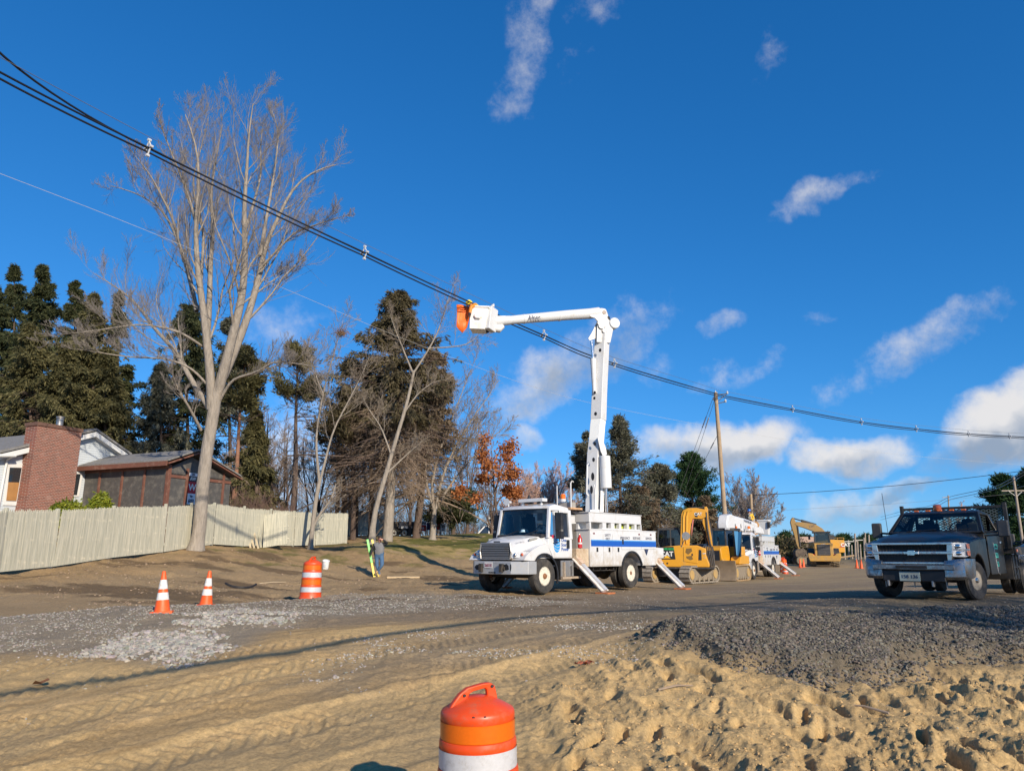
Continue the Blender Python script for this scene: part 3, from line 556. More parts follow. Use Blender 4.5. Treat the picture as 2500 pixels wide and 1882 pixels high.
def mid_trees():
    rg = np.random.default_rng(21); Y = 40.5
    b = at(758, 1328, Y); b.z = gz(b.x, Y) - .05
    sp = [dict(m=10, n=6, ang=(25, 58), ln=(.28, .6), up=.4, wob=.17, t0=.3, rr=.36), dict(m=9, n=5, ang=(25, 60), ln=(.35, .65), up=.3, wob=.2, t0=.1, rr=.5, rmin=.008), dict(m=8, n=4, ang=(25, 60), ln=(.4, .75), up=.2, wob=.2, t0=.1, rr=.6, rmin=.0065, tip=.6)]
    bare_tree('slim forked bare tree with a nest in its top and a broken low stub',
              [([tuple(b)] + px(Y, (765, 1270), (769, 1233), (780, 1173)), .13, .105), (px(Y, (780, 1180), (773, 1113), (767, 1052), (783, 1004), (791, 940), (812, 875), (828, 823), (838, 780)), .08, .012),
               (px(Y, (778, 1185), (795, 1125), (810, 1052), (832, 1012), (848, 988), (870, 940), (890, 905), (902, 870)), .075, .012), (px(Y, (766, 1285), (775, 1262), (808, 1221), (820, 1181)), .075, .04),
               (px(Y, (788, 960), (775, 930), (762, 880), (745, 830)), .05, .012)], rg, BARKP, sp)
    c = at(833, 814, Y); nb = MB()
    for i in range(90):
        a, e = rg.uniform(0, 6.3), rg.uniform(-.6, 1); rr = .2 + rg.uniform(0, .13); p = c + Vector((math.cos(a) * rr, math.sin(a) * rr, e * .14)); q = p + Vector(rg.normal(0, .16, 3)); nb.tube([p, q], .012, 4)
    nb.ball(c, .2, 10, 6, (1, 1, .7)); tag(nb.build('bird_nest', mat('nest_straw', (.21, .11, .055), .95, var=.3)), 'round brown stick nest in the top of the slim forked tree', 'nest')
    Y = 43.; b = at(908, 1318, Y); b.z = gz(b.x, Y) - .05
    bare_tree('leaning bare tree with one long curved trunk behind the man with the ladder',
              [([tuple(b)] + px(Y, (906, 1278), (924, 1213), (942, 1161), (952, 1125), (964, 1077), (989, 1004), (1005, 940), (1011, 905)), .165, .08),
               (px(Y, (1010, 915), (993, 875), (977, 835), (964, 803), (950, 760)), .065, .012), (px(Y, (1010, 910), (1033, 875), (1053, 843), (1075, 800), (1090, 740), (1110, 690)), .065, .012), (px(Y, (948, 1152), (985, 1117), (1010, 1095), (1040, 1070)), .06, .012),
               (px(Y, (1045, 850), (1100, 848), (1150, 840), (1190, 790)), .05, .012), (px(Y, (985, 1010), (1020, 960), (1060, 930), (1095, 926)), .06, .012), (px(Y, (955, 1110), (930, 1040), (900, 1000), (880, 960)), .06, .012)], rg, BARKP, sp)
    Y = 52.; b = at(1056, 1305, Y); b.z = gz(b.x, Y) - .05
    bare_tree('wide bare tree with pale stems fanning out to the right over the lawn',
              [([tuple(b)] + px(Y, (1058, 1275), (1062, 1240)), .22, .16), (px(Y, (1062, 1250), (1075, 1170), (1110, 1090), (1160, 1010), (1200, 960), (1215, 930)), .12, .015), (px(Y, (1060, 1250), (1050, 1180), (1080, 1080), (1120, 980), (1150, 900)), .12, .015),
               (px(Y, (1062, 1245), (1100, 1180), (1160, 1110), (1210, 1060), (1240, 1035)), .10, .015), (px(Y, (1060, 1245), (1035, 1170), (1040, 1090), (1070, 1000), (1090, 930)), .10, .015), (px(Y, (1085, 1140), (1140, 1080), (1190, 1010)), .08, .012)], rg, BARKP,
              [dict(m=11, n=6, ang=(18, 45), ln=(.3, .6), up=.3, wob=.14, t0=.2, rr=.42), dict(m=9, n=5, ang=(20, 50), ln=(.35, .65), up=.2, wob=.17, t0=.1, rr=.5, rmin=.011), dict(m=7, n=4, ang=(20, 50), ln=(.4, .7), up=.1, wob=.2, t0=.1, rr=.6, rmin=.010, tip=.6)])
    # thin trunks behind the fence
    for (u0, u1, v1, Y, r, lab) in ((667, 655, 1010, 50, .17, 'thin dark bare tree left of the dead limbed pine'), (816, 836, 1010, 52, .20, 'dark bare trunk behind the right end of the long fence'), (697, 706, 1040, 54, .09, 'spindly grey sapling between the pine and the thin dark tree'),
                                    (640, 628, 1040, 56, .10, 'spindly bare sapling behind the loose fence panel'), (868, 872, 1050, 55, .14, 'slim bare trunk beside the short far fence'), (752, 742, 1060, 57, .08, 'thinnest grey sapling behind the forked nest tree')):
        b = at(u0, 1300, Y); b.z = gz(b.x, Y); t = at(u1, v1, Y); L = [([tuple(b), tuple(b.lerp(t, .3) + Vector((.15, 0, 0))), tuple(b.lerp(t, .65) - Vector((.2, 0, 0))), tuple(t)], r, .02)]
        bare_tree(lab, L, rg, DEADT, [dict(m=26, n=6, ang=(35, 80), ln=(.12, .3), up=.35, wob=.2, t0=.2, rr=.3), dict(m=5, n=5, ang=(25, 60), ln=(.3, .6), up=.2, wob=.2, t0=.1, rr=.5, rmin=.009), dict(m=4, n=3, ang=(25, 60), ln=(.3, .6), t0=.1, rr=.6, rmin=.007)], BARKD, group='thin bare trees behind the fence')
mid_trees()
def round_tree(u, vt, vb, Y, hw, lab, rg, twig, r=.22, stems=7, group=None, bark=None, dens=1., name='bare_tree'):
    """broad bare tree: short trunk and stems that fan upwards into a round head"""
    b = at(u, vb, Y); b.z = gz(b.x, Y); top = at(u, vt, Y).z; h = top - b.z; w = hw * Y / FPX; L = [([tuple(b), tuple(b + Vector((.05, 0, h * .12))), tuple(b + Vector((0, .05, h * .24)))], r, r * .8)]
    for k in range(stems):
        a = 2.4 * k + rg.uniform(-.3, .3); e = w * (.18 + .82 * ((k + .5) / stems) ** .6); q = Vector((math.cos(a) * e, math.sin(a) * e, 0)); s = b + Vector((0, 0, h * rg.uniform(.12, .24))); ht = h * (.93 - .45 * (e / w) ** 2.2)
        L.append(([tuple(s), tuple(s + q * .28 + Vector((0, 0, ht * .25))), tuple(s + q * .68 + Vector((0, 0, ht * .5))), tuple(s + q * .92 + Vector((0, 0, ht * .75)))], r * .42, .015))
    return bare_tree(lab, L, rg, twig, [dict(m=int(8 * dens), n=6, ang=(20, 52), ln=(.3, .55), up=.28, wob=.13, t0=.2, rr=.42), dict(m=int(7 * dens), n=5, ang=(20, 50), ln=(.3, .55), up=.25, wob=.16, t0=.1, rr=.5, rmin=Y * .00019), dict(m=6, n=4, ang=(20, 50), ln=(.4, .7), up=.1, wob=.2, t0=.1, rr=.6, rmin=Y * .00021, tip=.6)], bark, group=group, name=name)
def other_bare():
    rg = np.random.default_rng(31); g = 'bare trees beyond the lawn'
    round_tree(1335, 1098, 1290, 72, 85, 'pinkish bare tree beyond the house roof, left of the raised boom', rg, mat('pink_twigs', (.50, .33, .27), .9, var=.15), .16, 10, g, dens=1.7)
    round_tree(1272, 1140, 1290, 68, 62, 'lower bare tree between the orange oak and the pinkish tree', rg, mat('pink_twigs'), .16, 10, g, dens=1.7)
    round_tree(1405, 1165, 1290, 74, 50, 'bare brown tree directly behind the raised boom', rg, BARKR, .13, 7, g)
    round_tree(1832, 1138, 1330, 88, 88, 'round headed bare tree behind the wooden utility pole', rg, mat('grey_twigs', (.30, .25, .225), .9, var=.15), .3, 14, g, dens=1.7)
    round_tree(2342, 1216, 1330, 150, 45, 'small far bare tree seen above the pickup cab', rg, mat('pink_twigs'), .2, 7, g)
    g = 'bare trees in the belt behind the fences'
    for k, (u, vt, Y, hw, lab) in enumerate(((610, 960, 60, 75, 'brown bare tree filling the gap right of the porch'), (690, 985, 63, 80, 'thin crowned bare tree behind the dead limbed pine'), (775, 1000, 60, 85, 'bare tree whose twigs fill the gap behind the nest tree'), (850, 1010, 64, 80, 'bare tree behind the bushy green pine'), (1000, 980, 66, 95, 'bare tree behind the biggest spruce'), (1140, 985, 64, 95, 'wide twiggy bare tree right of the brown spruce'), (1200, 1080, 68, 70, 'lower twiggy bare tree behind the orange oak'), (660, 1080, 56, 60, 'small bare tree behind the loose fence panel'), (545, 1040, 58, 60, 'small bare tree behind the maple trunk'))):
        round_tree(u, vt, 1290, Y, hw, lab, rg, mat('brush_twigs', (.27, .205, .155), .9, var=.2), .14, 8, g, BARKD)
    b = at(1218, 1320, 50); b.z = gz(b.x, 50)
    root = place('oak_tree', 'young oak still holding orange brown leaves beside the bucket truck cab', None, b); b = tuple(b); Y = 50
    L = [([b] + px(Y, (1216, 1270), (1207, 1220), (1205, 1160), (1200, 1100)), .11, .03), (px(Y, (1210, 1240), (1180, 1215), (1150, 1205), (1120, 1205), dy=-1), .05, .012), (px(Y, (1207, 1200), (1225, 1150), (1240, 1110), (1250, 1085), dy=1), .05, .012), (px(Y, (1206, 1190), (1180, 1150), (1170, 1110), (1180, 1080), dy=-1), .05, .012),
         (px(Y, (1210, 1230), (1235, 1200), (1262, 1205)), .04, .01), (px(Y, (1206, 1170), (1190, 1165), (1160, 1175), dy=1.5), .03, .01), (px(Y, (1205, 1150), (1235, 1160), (1255, 1150), dy=-1.5), .03, .01), (px(Y, (1207, 1215), (1175, 1190), (1150, 1170), dy=1.5), .03, .01)]
    tr = [(resample(p, 10)[None], np.linspace(a, c, 10)[None]) for p, a, c in L]; P = np.concatenate([x[0] for x in tr]); r = np.concatenate([x[1] for x in tr])
    wood('trunk', root, [(P[:1], r[:1])], BARKD, b, [10]); s1 = sprout(rg, P[1:], r[1:], 7, 5, (25, 60), (.25, .45), up=.25, t0=.3); s2 = sprout(rg, *s1, 4, 4, (25, 60), (.3, .6), t0=.2)
    wood('branches', root, [(P[1:], r[1:]), s1, s2], BARKD, b, [6, 4, 3])
    T = np.concatenate([s2[0][:, 1:].reshape(-1, 3), s1[0][:, 2:].reshape(-1, 3)]); T = T[(fbm(T[:, 0] * 1.1, T[:, 2] * 1.1, 2, 5) > .36)]
    sprays('crown', root, T, rg, 7, (.17, .27), (.10, .16), leafmat('orange_oak_leaves', (.28, .085, .025), (.62, .27, .10), trans=.4), b, droop=-.8, spread=.20)
def sprays(name, parent, pts, rg, per, ln, wd, m, off, droop=-.25, spread=.1, dirs=None, jit=.75):
    """needle sprays or leaves: small four-cornered blades set round the given points"""
    n = len(pts) * per; c = np.repeat(pts, per, 0) + rg.normal(0, spread, (n, 3))
    d = rg.normal(0, jit, (n, 3)); d = d + (np.repeat(dirs, per, 0) if dirs is not None else 0); d[:, 2] += droop; d /= np.linalg.norm(d, axis=1, keepdims=True)
    q = np.cross(d, rg.normal(0, 1, (n, 3))); q /= np.linalg.norm(q, axis=1, keepdims=True) + 1e-9; l = rg.uniform(*ln, n)[:, None]; w = rg.uniform(*wd, n)[:, None]
    nn = np.cross(d, q); V = np.stack([c, c + d * l * .45 + q * w * .5 + nn * w * .15, c + d * l, c + d * l * .5 - q * w * .5 + nn * w * .1], 1).reshape(-1, 3)
    F = np.arange(n * 4).reshape(-1, 4); tint = np.repeat(np.clip(rg.beta(1.6, 2.2, n) + .25 * (fbm(c[:, 0] * .8 + c[:, 1] * .5, c[:, 2] * .8, 2, 3) - .5), 0, 1), 4)
    return mesh_np(name, V - np.array(off), F, m, parent, attrs={'tint': ('FLOAT', tint)})
other_bare()
def conifer(lab, u, vt, Y, hw, kind, rg, start=.08, u0=None, shape=.85, droop=-.35, nb=150, per=7, dead=0., bark=None, sl=(.16, .38), group='evergreens behind the house and fence', name='spruce_tree', rtr=.2, spread=.13, gap=.36, keep=None, vb=1300, tilt=.15):
    """trunk, whorled limbs that droop or rise, and needle sprays along them; limbs differ in length so that the outline is ragged"""
    b = at(u if u0 is None else u0, vb, Y); b.z = gz(b.x, Y); t = at(u, vt, Y); h = t.z - b.z; w = hw * Y / FPX; root = place(name, lab, group, b)
    ax = np.array(t - b); tr = resample([tuple(b), tuple(b + (t - b) * .35 + Vector((.1, 0, 0))), tuple(b + (t - b) * .7 - Vector((.1, 0, 0))), tuple(t)], 12)
    wood('trunk', root, [(tr[None], np.linspace(rtr, .02, 12)[None])], bark or BARKD, b, [9])
    f = start + (1 - start) * rg.uniform(0, 1, nb) ** .85; base = np.array(b) + ax[None] * f[:, None]; a = rg.uniform(0, 2 * np.pi, nb)
    prof = w * (1 - (f - start) / (1 - start)) ** shape + .12 * w * (1 - f); ln = prof * rg.uniform(.45, 1.25, nb) * (1 + .5 * (fbm(a * 1.2 + u, f * 9, 2, 8) - .5) * 2)
    el = tilt + (f - .5) * .9 + rg.normal(0, .12, nb); d = np.stack([np.cos(a) * np.cos(el), np.sin(a) * np.cos(el), np.sin(el)], -1); n = 6
    P = np.empty((nb, n, 3)); P[:, 0] = base
    for k in range(1, n):
        d = d + np.array([0, 0, droop / n]) + rg.normal(0, .06, d.shape); d /= np.linalg.norm(d, axis=1, keepdims=True); P[:, k] = P[:, k - 1] + d * (ln / (n - 1))[:, None]
    r = np.maximum(.012, ln * .014)[:, None] * np.linspace(1, .35, n)[None]
    lv = [(P, r)]; tw = sprout(rg, P, r, 8, 4, (35, 62), (.25, .5), up=droop * 1.2, wob=.08, t0=.15, rr=.5, rmin=.006, flat=.75); lv.append(tw)
    if dead:
        m = int(dead); fd = rg.uniform(.20, max(.3, start + .35), m); ad = rg.uniform(0, 2 * np.pi, m); dd = np.stack([np.cos(ad), np.sin(ad), rg.normal(-.1, .2, m)], -1); Q = np.empty((m, 6, 3)); Q[:, 0] = np.array(b) + ax * fd[:, None]
        for k in range(1, 6): dd = dd + rg.normal(0, .12, dd.shape) - np.array([0, 0, .1]); dd /= np.linalg.norm(dd, axis=1, keepdims=True); Q[:, k] = Q[:, k - 1] + dd * (w * rg.uniform(.5, .85, m) / 5)[:, None]
        qd = (Q, np.full((m, 6), .018) * np.linspace(1, .4, 6)); q2 = sprout(rg, *qd, 6, 5, (25, 65), (.25, .5), up=-.2, t0=.15, rr=.6, rmin=.010); q3 = sprout(rg, *q2, 4, 3, (25, 60), (.3, .6), up=-.1, t0=.1, rr=.6, rmin=.009)
        wood('dead_branches', root, [qd, q2, q3], DEADT, b, [4, 3, 3])
    wood('branches', root, lv, DEADT if kind == 'brown' else BARKD, b, [4, 3])
    S = np.concatenate([P[:, 2:].reshape(-1, 3), tw[0].reshape(-1, 3)]); Dd = np.concatenate([np.gradient(P, axis=1)[:, 2:].reshape(-1, 3), np.gradient(tw[0], axis=1).reshape(-1, 3)]); Dd /= np.linalg.norm(Dd, axis=1, keepdims=True) + 1e-9
    k = fbm(S[:, 0] * .55 + S[:, 1] * .3, S[:, 2] * .55, 3, int(u) & 63) > gap
    k |= (S[:, 2] - b.z) / h > .95
    if keep is not None: k &= (S[:, 2] - b.z) / h > keep + .12 * (fbm(S[:, 0], S[:, 2], 2, 4) - .5)
    return sprays('crown', root, S[k], rg, per, sl, (.05, .10) if sl[1] < .45 else (.12, .24), NEEDLE[kind], b, droop=-.42 if droop < 0 else .1, spread=spread * (.7 if droop < 0 else 1), dirs=Dd[k] * 1.2, jit=.42 if droop < 0 else .6).parent
def evergreens():
    rg = np.random.default_rng(41)
    for a in ((36, 648, 60, 95, 'dark', 'slender dark spruce at the left edge, second row'), (-12, 700, 55, 130, 'dark', 'dark spruce cut by the left edge of the view'), (103, 652, 54, 135, 'dark', 'tallest dark spruce left of the bare maple'), (184, 690, 57, 115, 'dark', 'dark spruce just right of the tallest one'),
              (229, 722, 51, 125, 'olive', 'olive spruce above the brick chimney'), (290, 712, 54, 78, 'dark', 'narrow pointed spruce right of the chimney'), (76, 792, 47, 140, 'olive', 'wide olive spruce standing in front at far left'), (160, 840, 47, 130, 'olive', 'bushy olive spruce behind the chimney'), (258, 850, 48, 95, 'olive', 'shorter olive spruce behind the house gable')):
        conifer(a[5] + (' of the group'), a[0], a[1], a[2], a[3], a[4], rg, nb=230 if a[3] > 100 else 170, shape=.80, gap=.26)
    conifer('dark spruce behind the maple trunk, left of the fork', 457, 746, 54, 125, 'dark', rg, shape=.66, nb=260)
    conifer('grey green spruce behind the porch roof', 394, 890, 50, 95, 'blue', rg, nb=190)
    conifer('grey green spruce seen between the maple limbs', 560, 780, 57, 95, 'blue', rg, nb=220, shape=.62)
    conifer('dark low spruce right of the porch', 625, 1010, 47, 62, 'olive', rg, nb=120, shape=.8)
    g = 'pines behind the long fence'
    conifer('red barked pine with a flat crown behind the porch', 600, 868, 46, 70, 'olive', rg, start=.6, u0=562, shape=.35, droop=.1, nb=80, dead=26, bark=BARKO, name='pine_tree', group=g, rtr=.2, gap=.4, keep=.7)
    conifer('flat topped pine with a bare dark trunk and dead limbs', 731, 862, 46, 82, 'olive', rg, start=.62, u0=713, shape=.35, droop=.1, nb=80, dead=44, name='pine_tree', group=g, rtr=.24, gap=.4, keep=.72)
    conifer('bushy green pine left of the big spruce', 862, 895, 51, 112, 'rusty', rg, start=.35, shape=.45, droop=.1, nb=170, dead=110, name='pine_tree', group=g, gap=.42, keep=.55)
    conifer('dark pine trunk with hanging dead limbs left of the leaning tree', 838, 1000, 53, 70, 'olive', rg, start=.5, shape=.5, droop=0, nb=60, dead=60, name='pine_tree', group=g, gap=.42, keep=.55, rtr=.24)
    conifer('biggest spruce, olive topped and brown below, behind the leaning tree', 978, 716, 49, 165, 'rusty', rg, start=.22, u0=946, shape=.62, nb=300, dead=230, name='spruce_tree', group=g, rtr=.36, bark=BARK, gap=.40, keep=.44, droop=-.4)
    conifer('brown spruce right of the biggest one', 1060, 862, 53, 135, 'brown', rg, start=.2, u0=1016, shape=.6, nb=280, dead=170, group=g, rtr=.3, bark=BARKD, gap=.45, keep=.42)
    conifer('brown twiggy spruce between the two fence ends', 905, 930, 56, 115, 'brown', rg, start=.15, shape=.6, nb=170, dead=150, group=g, gap=.46, keep=.45)
    conifer('low dark bushy cedar beyond the lawn', 1106, 1208, 62, 64, 'dark', rg, start=.36, shape=.45, nb=150, name='cedar_tree', group=None, droop=0, gap=.2)
    g = 'evergreens behind the parked machines'
    conifer('tall grey green fir right of the raised boom', 1512, 1022, 60, 125, 'blue', rg, nb=150, group=g, name='fir_tree', shape=.95, droop=.0, gap=.44, tilt=-.02, dead=60)
    conifer('grey green fir left of the raised boom', 1432, 1062, 66, 95, 'blue', rg, nb=120, group=g, name='fir_tree', shape=.9, gap=.44, tilt=-.02, droop=0, dead=50)
    conifer('brownish fir behind the utility body of the truck', 1608, 1142, 64, 95, 'blue', rg, nb=150, group=g, name='fir_tree', shape=.6, gap=.42, tilt=0, droop=0, dead=90)
    conifer('low brownish fir behind the excavator cab', 1562, 1190, 60, 70, 'brown', rg, nb=130, group=g, name='fir_tree', shape=.6)
    conifer('dense dark green pine behind the yellow excavator', 1690, 1114, 68, 78, 'green', rg, nb=200, group=g, name='pine_tree', shape=.55, droop=.1, gap=.26)
    conifer('low brown fir behind the bulldozer', 1720, 1215, 64, 55, 'brown', rg, nb=100, group=g, name='fir_tree', shape=.6)
    conifer('layered far pine above the second truck', 2448, 1172, 128, 62, 'green', rg, nb=90, group='far pines at the right', name='pine_tree', shape=.5, droop=.25, gap=.42, sl=(.5, 1.2), spread=.3)
    conifer('far pine cut by the right edge', 2510, 1158, 120, 60, 'green', rg, nb=90, group='far pines at the right', name='pine_tree', shape=.5, droop=.2, gap=.4, sl=(.5, 1.2), spread=.3)
    # far row: one tree of each of three kinds, copied
    protos = []
    for i in range(3):
        r = conifer('small far pine in the row along the horizon', 1905 + 20 * i, 1318, 260, 12, 'green', rg, nb=46, per=4, group='far pines along the horizon', name='pine_tree', shape=.5, droop=0, sl=(.7, 1.5), spread=.4, vb=1352); protos.append(r)
    us = list(range(1880, 2125, 9)) + list(range(2130, 2560, 16))
    for i, u in enumerate(us):
        p = protos[i % 3] if i < 3 else copy_tree(protos[i % 3]); Y = 255 + 30 * ((i * 7) % 5) / 4; b = at(u, 1352, Y); p.location = (b.x, Y, gz(b.x, Y)); s = .75 + .55 * ((i * 13) % 11) / 11; p.scale = (s * 1.2, s * 1.2, s); p.rotation_euler.z = i * 1.7
evergreens()
def thicket(name, lab, boxes, rg, m, h, dens, r=.012):
    """brush that reads as one mass: many thin forked stems"""
    P = []
    for (u0, u1, Y0, Y1) in boxes:
        n = int(dens * (u1 - u0)); u = rg.uniform(u0, u1, n); Y = rg.uniform(Y0, Y1, n); x = (u - 1250) / FPX * Y * .975; z = base_h(x, Y); q = np.empty((n, 6, 3)); q[:, 0] = np.stack([x, Y, z], -1)
        d = np.stack([rg.normal(0, .28, n), rg.normal(0, .28, n), np.ones(n)], -1); L = h * rg.uniform(.5, 1.1, n) * (.6 + .8 * fbm(u * .02, Y * .1, 2, 3))
        for k in range(1, 6): d = d + rg.normal(0, .14, d.shape); d /= np.linalg.norm(d, axis=1, keepdims=True); q[:, k] = q[:, k - 1] + d * (L / 5)[:, None]
        P.append(q)
    P = np.concatenate(P); R0 = np.full(P.shape[:2], r) * np.linspace(1, .4, 6); a = sprout(rg, P, R0, 5, 4, (20, 55), (.3, .55), t0=.2, rr=.7, rmin=.006); b = sprout(rg, *a, 3, 3, (20, 55), (.4, .7), t0=.2, rr=.8, rmin=.006)
    V, F = join([tubes(*P_, 3) for P_ in ((P, R0), a, b)]); return tag(mesh_np(name, V, F, m, smooth=True), lab, 'undergrowth', kind='stuff')
rgt = np.random.default_rng(51)
thicket('undergrowth', 'tangled brown brush behind the fence beside the porch', [(545, 720, 42, 46)], rgt, mat('brush_brown', (.20, .125, .095), .9, var=.25), 3.0, 1.1)
thicket('undergrowth', 'grey brown brush along the far side of the lawn', [(700, 1000, 72, 86), (1000, 1160, 72, 84), (1160, 1330, 85, 92)], rgt, mat('brush_grey', (.22, .175, .13), .9, var=.25), 5.0, 1.5, .02)
thicket('undergrowth', 'brush behind the machines under the firs', [(1400, 1760, 66, 80)], rgt, mat('brush_grey'), 4.5, 1.2, .02)
thicket('undergrowth', 'reddish low brush by the far sign boards', [(1114, 1150, 66, 68)], rgt, mat('brush_red', (.34, .19, .12), .9, var=.2), 1.3, 2.0, .01)
def shade_trees():
    """bare trees added out of view at the right, to shade the road and the gravel bank"""
    rg = np.random.default_rng(91)
    for (x, y, h, w, lab) in ((14.6, .6, 10.5, 2.6, 'bare tree added out of view at the right to shade the gravel bank'), (18.6, 2.2, 11.5, 2.8, 'second bare tree added out of view at the right for shade, farther along the road')):
        b = Vector((x, y, gz(x, y))); L = [([tuple(b), tuple(b + Vector((.05, 0, h * .18))), tuple(b + Vector((0, .05, h * .36)))], .16, .12)]
        for k in range(11):
            a = 2.4 * k; e = w * (.2 + .8 * ((k + .5) / 11) ** .6); q = Vector((math.cos(a) * e, math.sin(a) * e, 0)); s = b + Vector((0, 0, h * rg.uniform(.25, .4))); ht = h * .62; L.append(([tuple(s), tuple(s + q * .3 + Vector((0, 0, ht * .25))), tuple(s + q * .7 + Vector((0, 0, ht * .55))), tuple(s + q + Vector((0, 0, ht * .85)))], .07, .015))
        bare_tree(lab, L, rg, BARKR, [dict(m=12, n=6, ang=(20, 55), ln=(.25, .5), up=.3, wob=.14, t0=.15, rr=.42), dict(m=8, n=5, ang=(20, 55), ln=(.3, .6), up=.2, wob=.17, t0=.1, rr=.5, rmin=.01), dict(m=5, n=4, ang=(20, 55), ln=(.35, .6), up=.1, t0=.1, rr=.6, rmin=.008)], BARK)
shade_trees()

# ---------------------------------------------------------------- house, porch, fences
def shader(name, rough=.8):
    m = D.materials.new(name); m.use_nodes = True; t = m.node_tree; b = t.nodes['Principled BSDF']; b.inputs['Roughness'].default_value = rough; MATS[name] = m; return m, t, b
def band_mat(name, c, pitch, axis, gap, depth, rough=.7, var=.1, dirt=0.):
    """lap siding or boards: thin joints every pitch metres along an axis of the object"""
    m, t, b = shader(name, rough); L = t.links.new; tc = nd(t, 'ShaderNodeTexCoord'); sx = nd(t, 'ShaderNodeSeparateXYZ'); L(tc.outputs['Object'], sx.inputs[0])
    d = nd(t, 'ShaderNodeMath', operation='DIVIDE'); L(sx.outputs[axis], d.inputs[0]); d.inputs[1].default_value = pitch
    f = nd(t, 'ShaderNodeMath', operation='FRACT'); L(d.outputs[0], f.inputs[0]); g = nd(t, 'ShaderNodeMath', operation='LESS_THAN'); L(f.outputs[0], g.inputs[0]); g.inputs[1].default_value = gap
    n = nd(t, 'ShaderNodeTexNoise', inp={'Scale': 3, 'Detail': 6, 'Roughness': .7}); L(tc.outputs['Object'], n.inputs['Vector'])
    mx = nd(t, 'ShaderNodeMix', data_type='RGBA'); L(n.outputs['Fac'], mx.inputs['Factor']); mx.inputs['A'].default_value = (*[k * (1 - var) for k in c], 1); mx.inputs['B'].default_value = (*[k * (1 + var) for k in c], 1)
    m2 = nd(t, 'ShaderNodeMix', data_type='RGBA'); L(g.outputs[0], m2.inputs['Factor']); L(mx.outputs['Result'], m2.inputs['A']); m2.inputs['B'].default_value = (*[k * .45 for k in c], 1); L(m2.outputs['Result'], b.inputs['Base Color'])
    bp = nd(t, 'ShaderNodeBump', inp={'Strength': .6, 'Distance': depth}); L(f.outputs[0], bp.inputs['Height']); bp.invert = True; L(bp.outputs[0], b.inputs['Normal']); return m
SIDING = band_mat('pale_blue_siding', (.47, .51, .54), .115, 'Z', .07, .02)
def brick_mat():
    m, t, b = shader('red_brick', .9); L = t.links.new; tc = nd(t, 'ShaderNodeTexCoord'); sx = nd(t, 'ShaderNodeSeparateXYZ'); L(tc.outputs['Object'], sx.inputs[0])
    ad = nd(t, 'ShaderNodeMath', operation='ADD'); L(sx.outputs['X'], ad.inputs[0]); L(sx.outputs['Y'], ad.inputs[1]); cb = nd(t, 'ShaderNodeCombineXYZ'); L(ad.outputs[0], cb.inputs['X']); L(sx.outputs['Z'], cb.inputs['Y'])
    br = nd(t, 'ShaderNodeTexBrick', inp={'Color1': (.24, .07, .042, 1), 'Color2': (.115, .042, .032, 1), 'Mortar': (.34, .26, .21, 1), 'Scale': 1., 'Mortar Size': .009, 'Brick Width': .205, 'Row Height': .072, 'Bias': -.2}); L(cb.outputs[0], br.inputs['Vector'])
    n = nd(t, 'ShaderNodeTexNoise', inp={'Scale': 2.2, 'Detail': 6}); L(tc.outputs['Object'], n.inputs['Vector']); mr = nd(t, 'ShaderNodeMapRange', inp={'From Min': .6, 'From Max': .78, 'To Max': .45}); L(n.outputs['Fac'], mr.inputs['Value'])
    mx = nd(t, 'ShaderNodeMix', data_type='RGBA', inp={'B': (.45, .33, .28, 1)}); L(mr.outputs[0], mx.inputs['Factor']); L(br.outputs['Color'], mx.inputs['A']); mx.inputs['B'].default_value = (.40, .27, .22, 1); L(mx.outputs['Result'], b.inputs['Base Color'])
    bp = nd(t, 'ShaderNodeBump', inp={'Strength': .7, 'Distance': .01}); bp.invert = True; L(br.outputs['Fac'], bp.inputs['Height']); L(bp.outputs[0], b.inputs['Normal']); return m
BRICK = brick_mat()
ROOF = mat('grey_shingles', (.19, .185, .18), .95, var=.3, scale=9, bump=.8, bscale=14, dirt=.3, dcol=(.13, .12, .06))
TRIM = mat('white_trim', (.64, .64, .62), .6, var=.05, dirt=.3, dcol=(.5, .46, .4))
BROWNW = mat('red_brown_timber', (.15, .06, .038), .75, var=.2, scale=4, dirt=.3, dcol=(.3, .2, .15))
SCREEN = mat('dusty_porch_screen', (.075, .07, .064), .55, var=.22, scale=1.6, dirt=.4, dcol=(.2, .18, .15))
DARKIN = mat('dark_opening', (.012, .012, .013), .6)

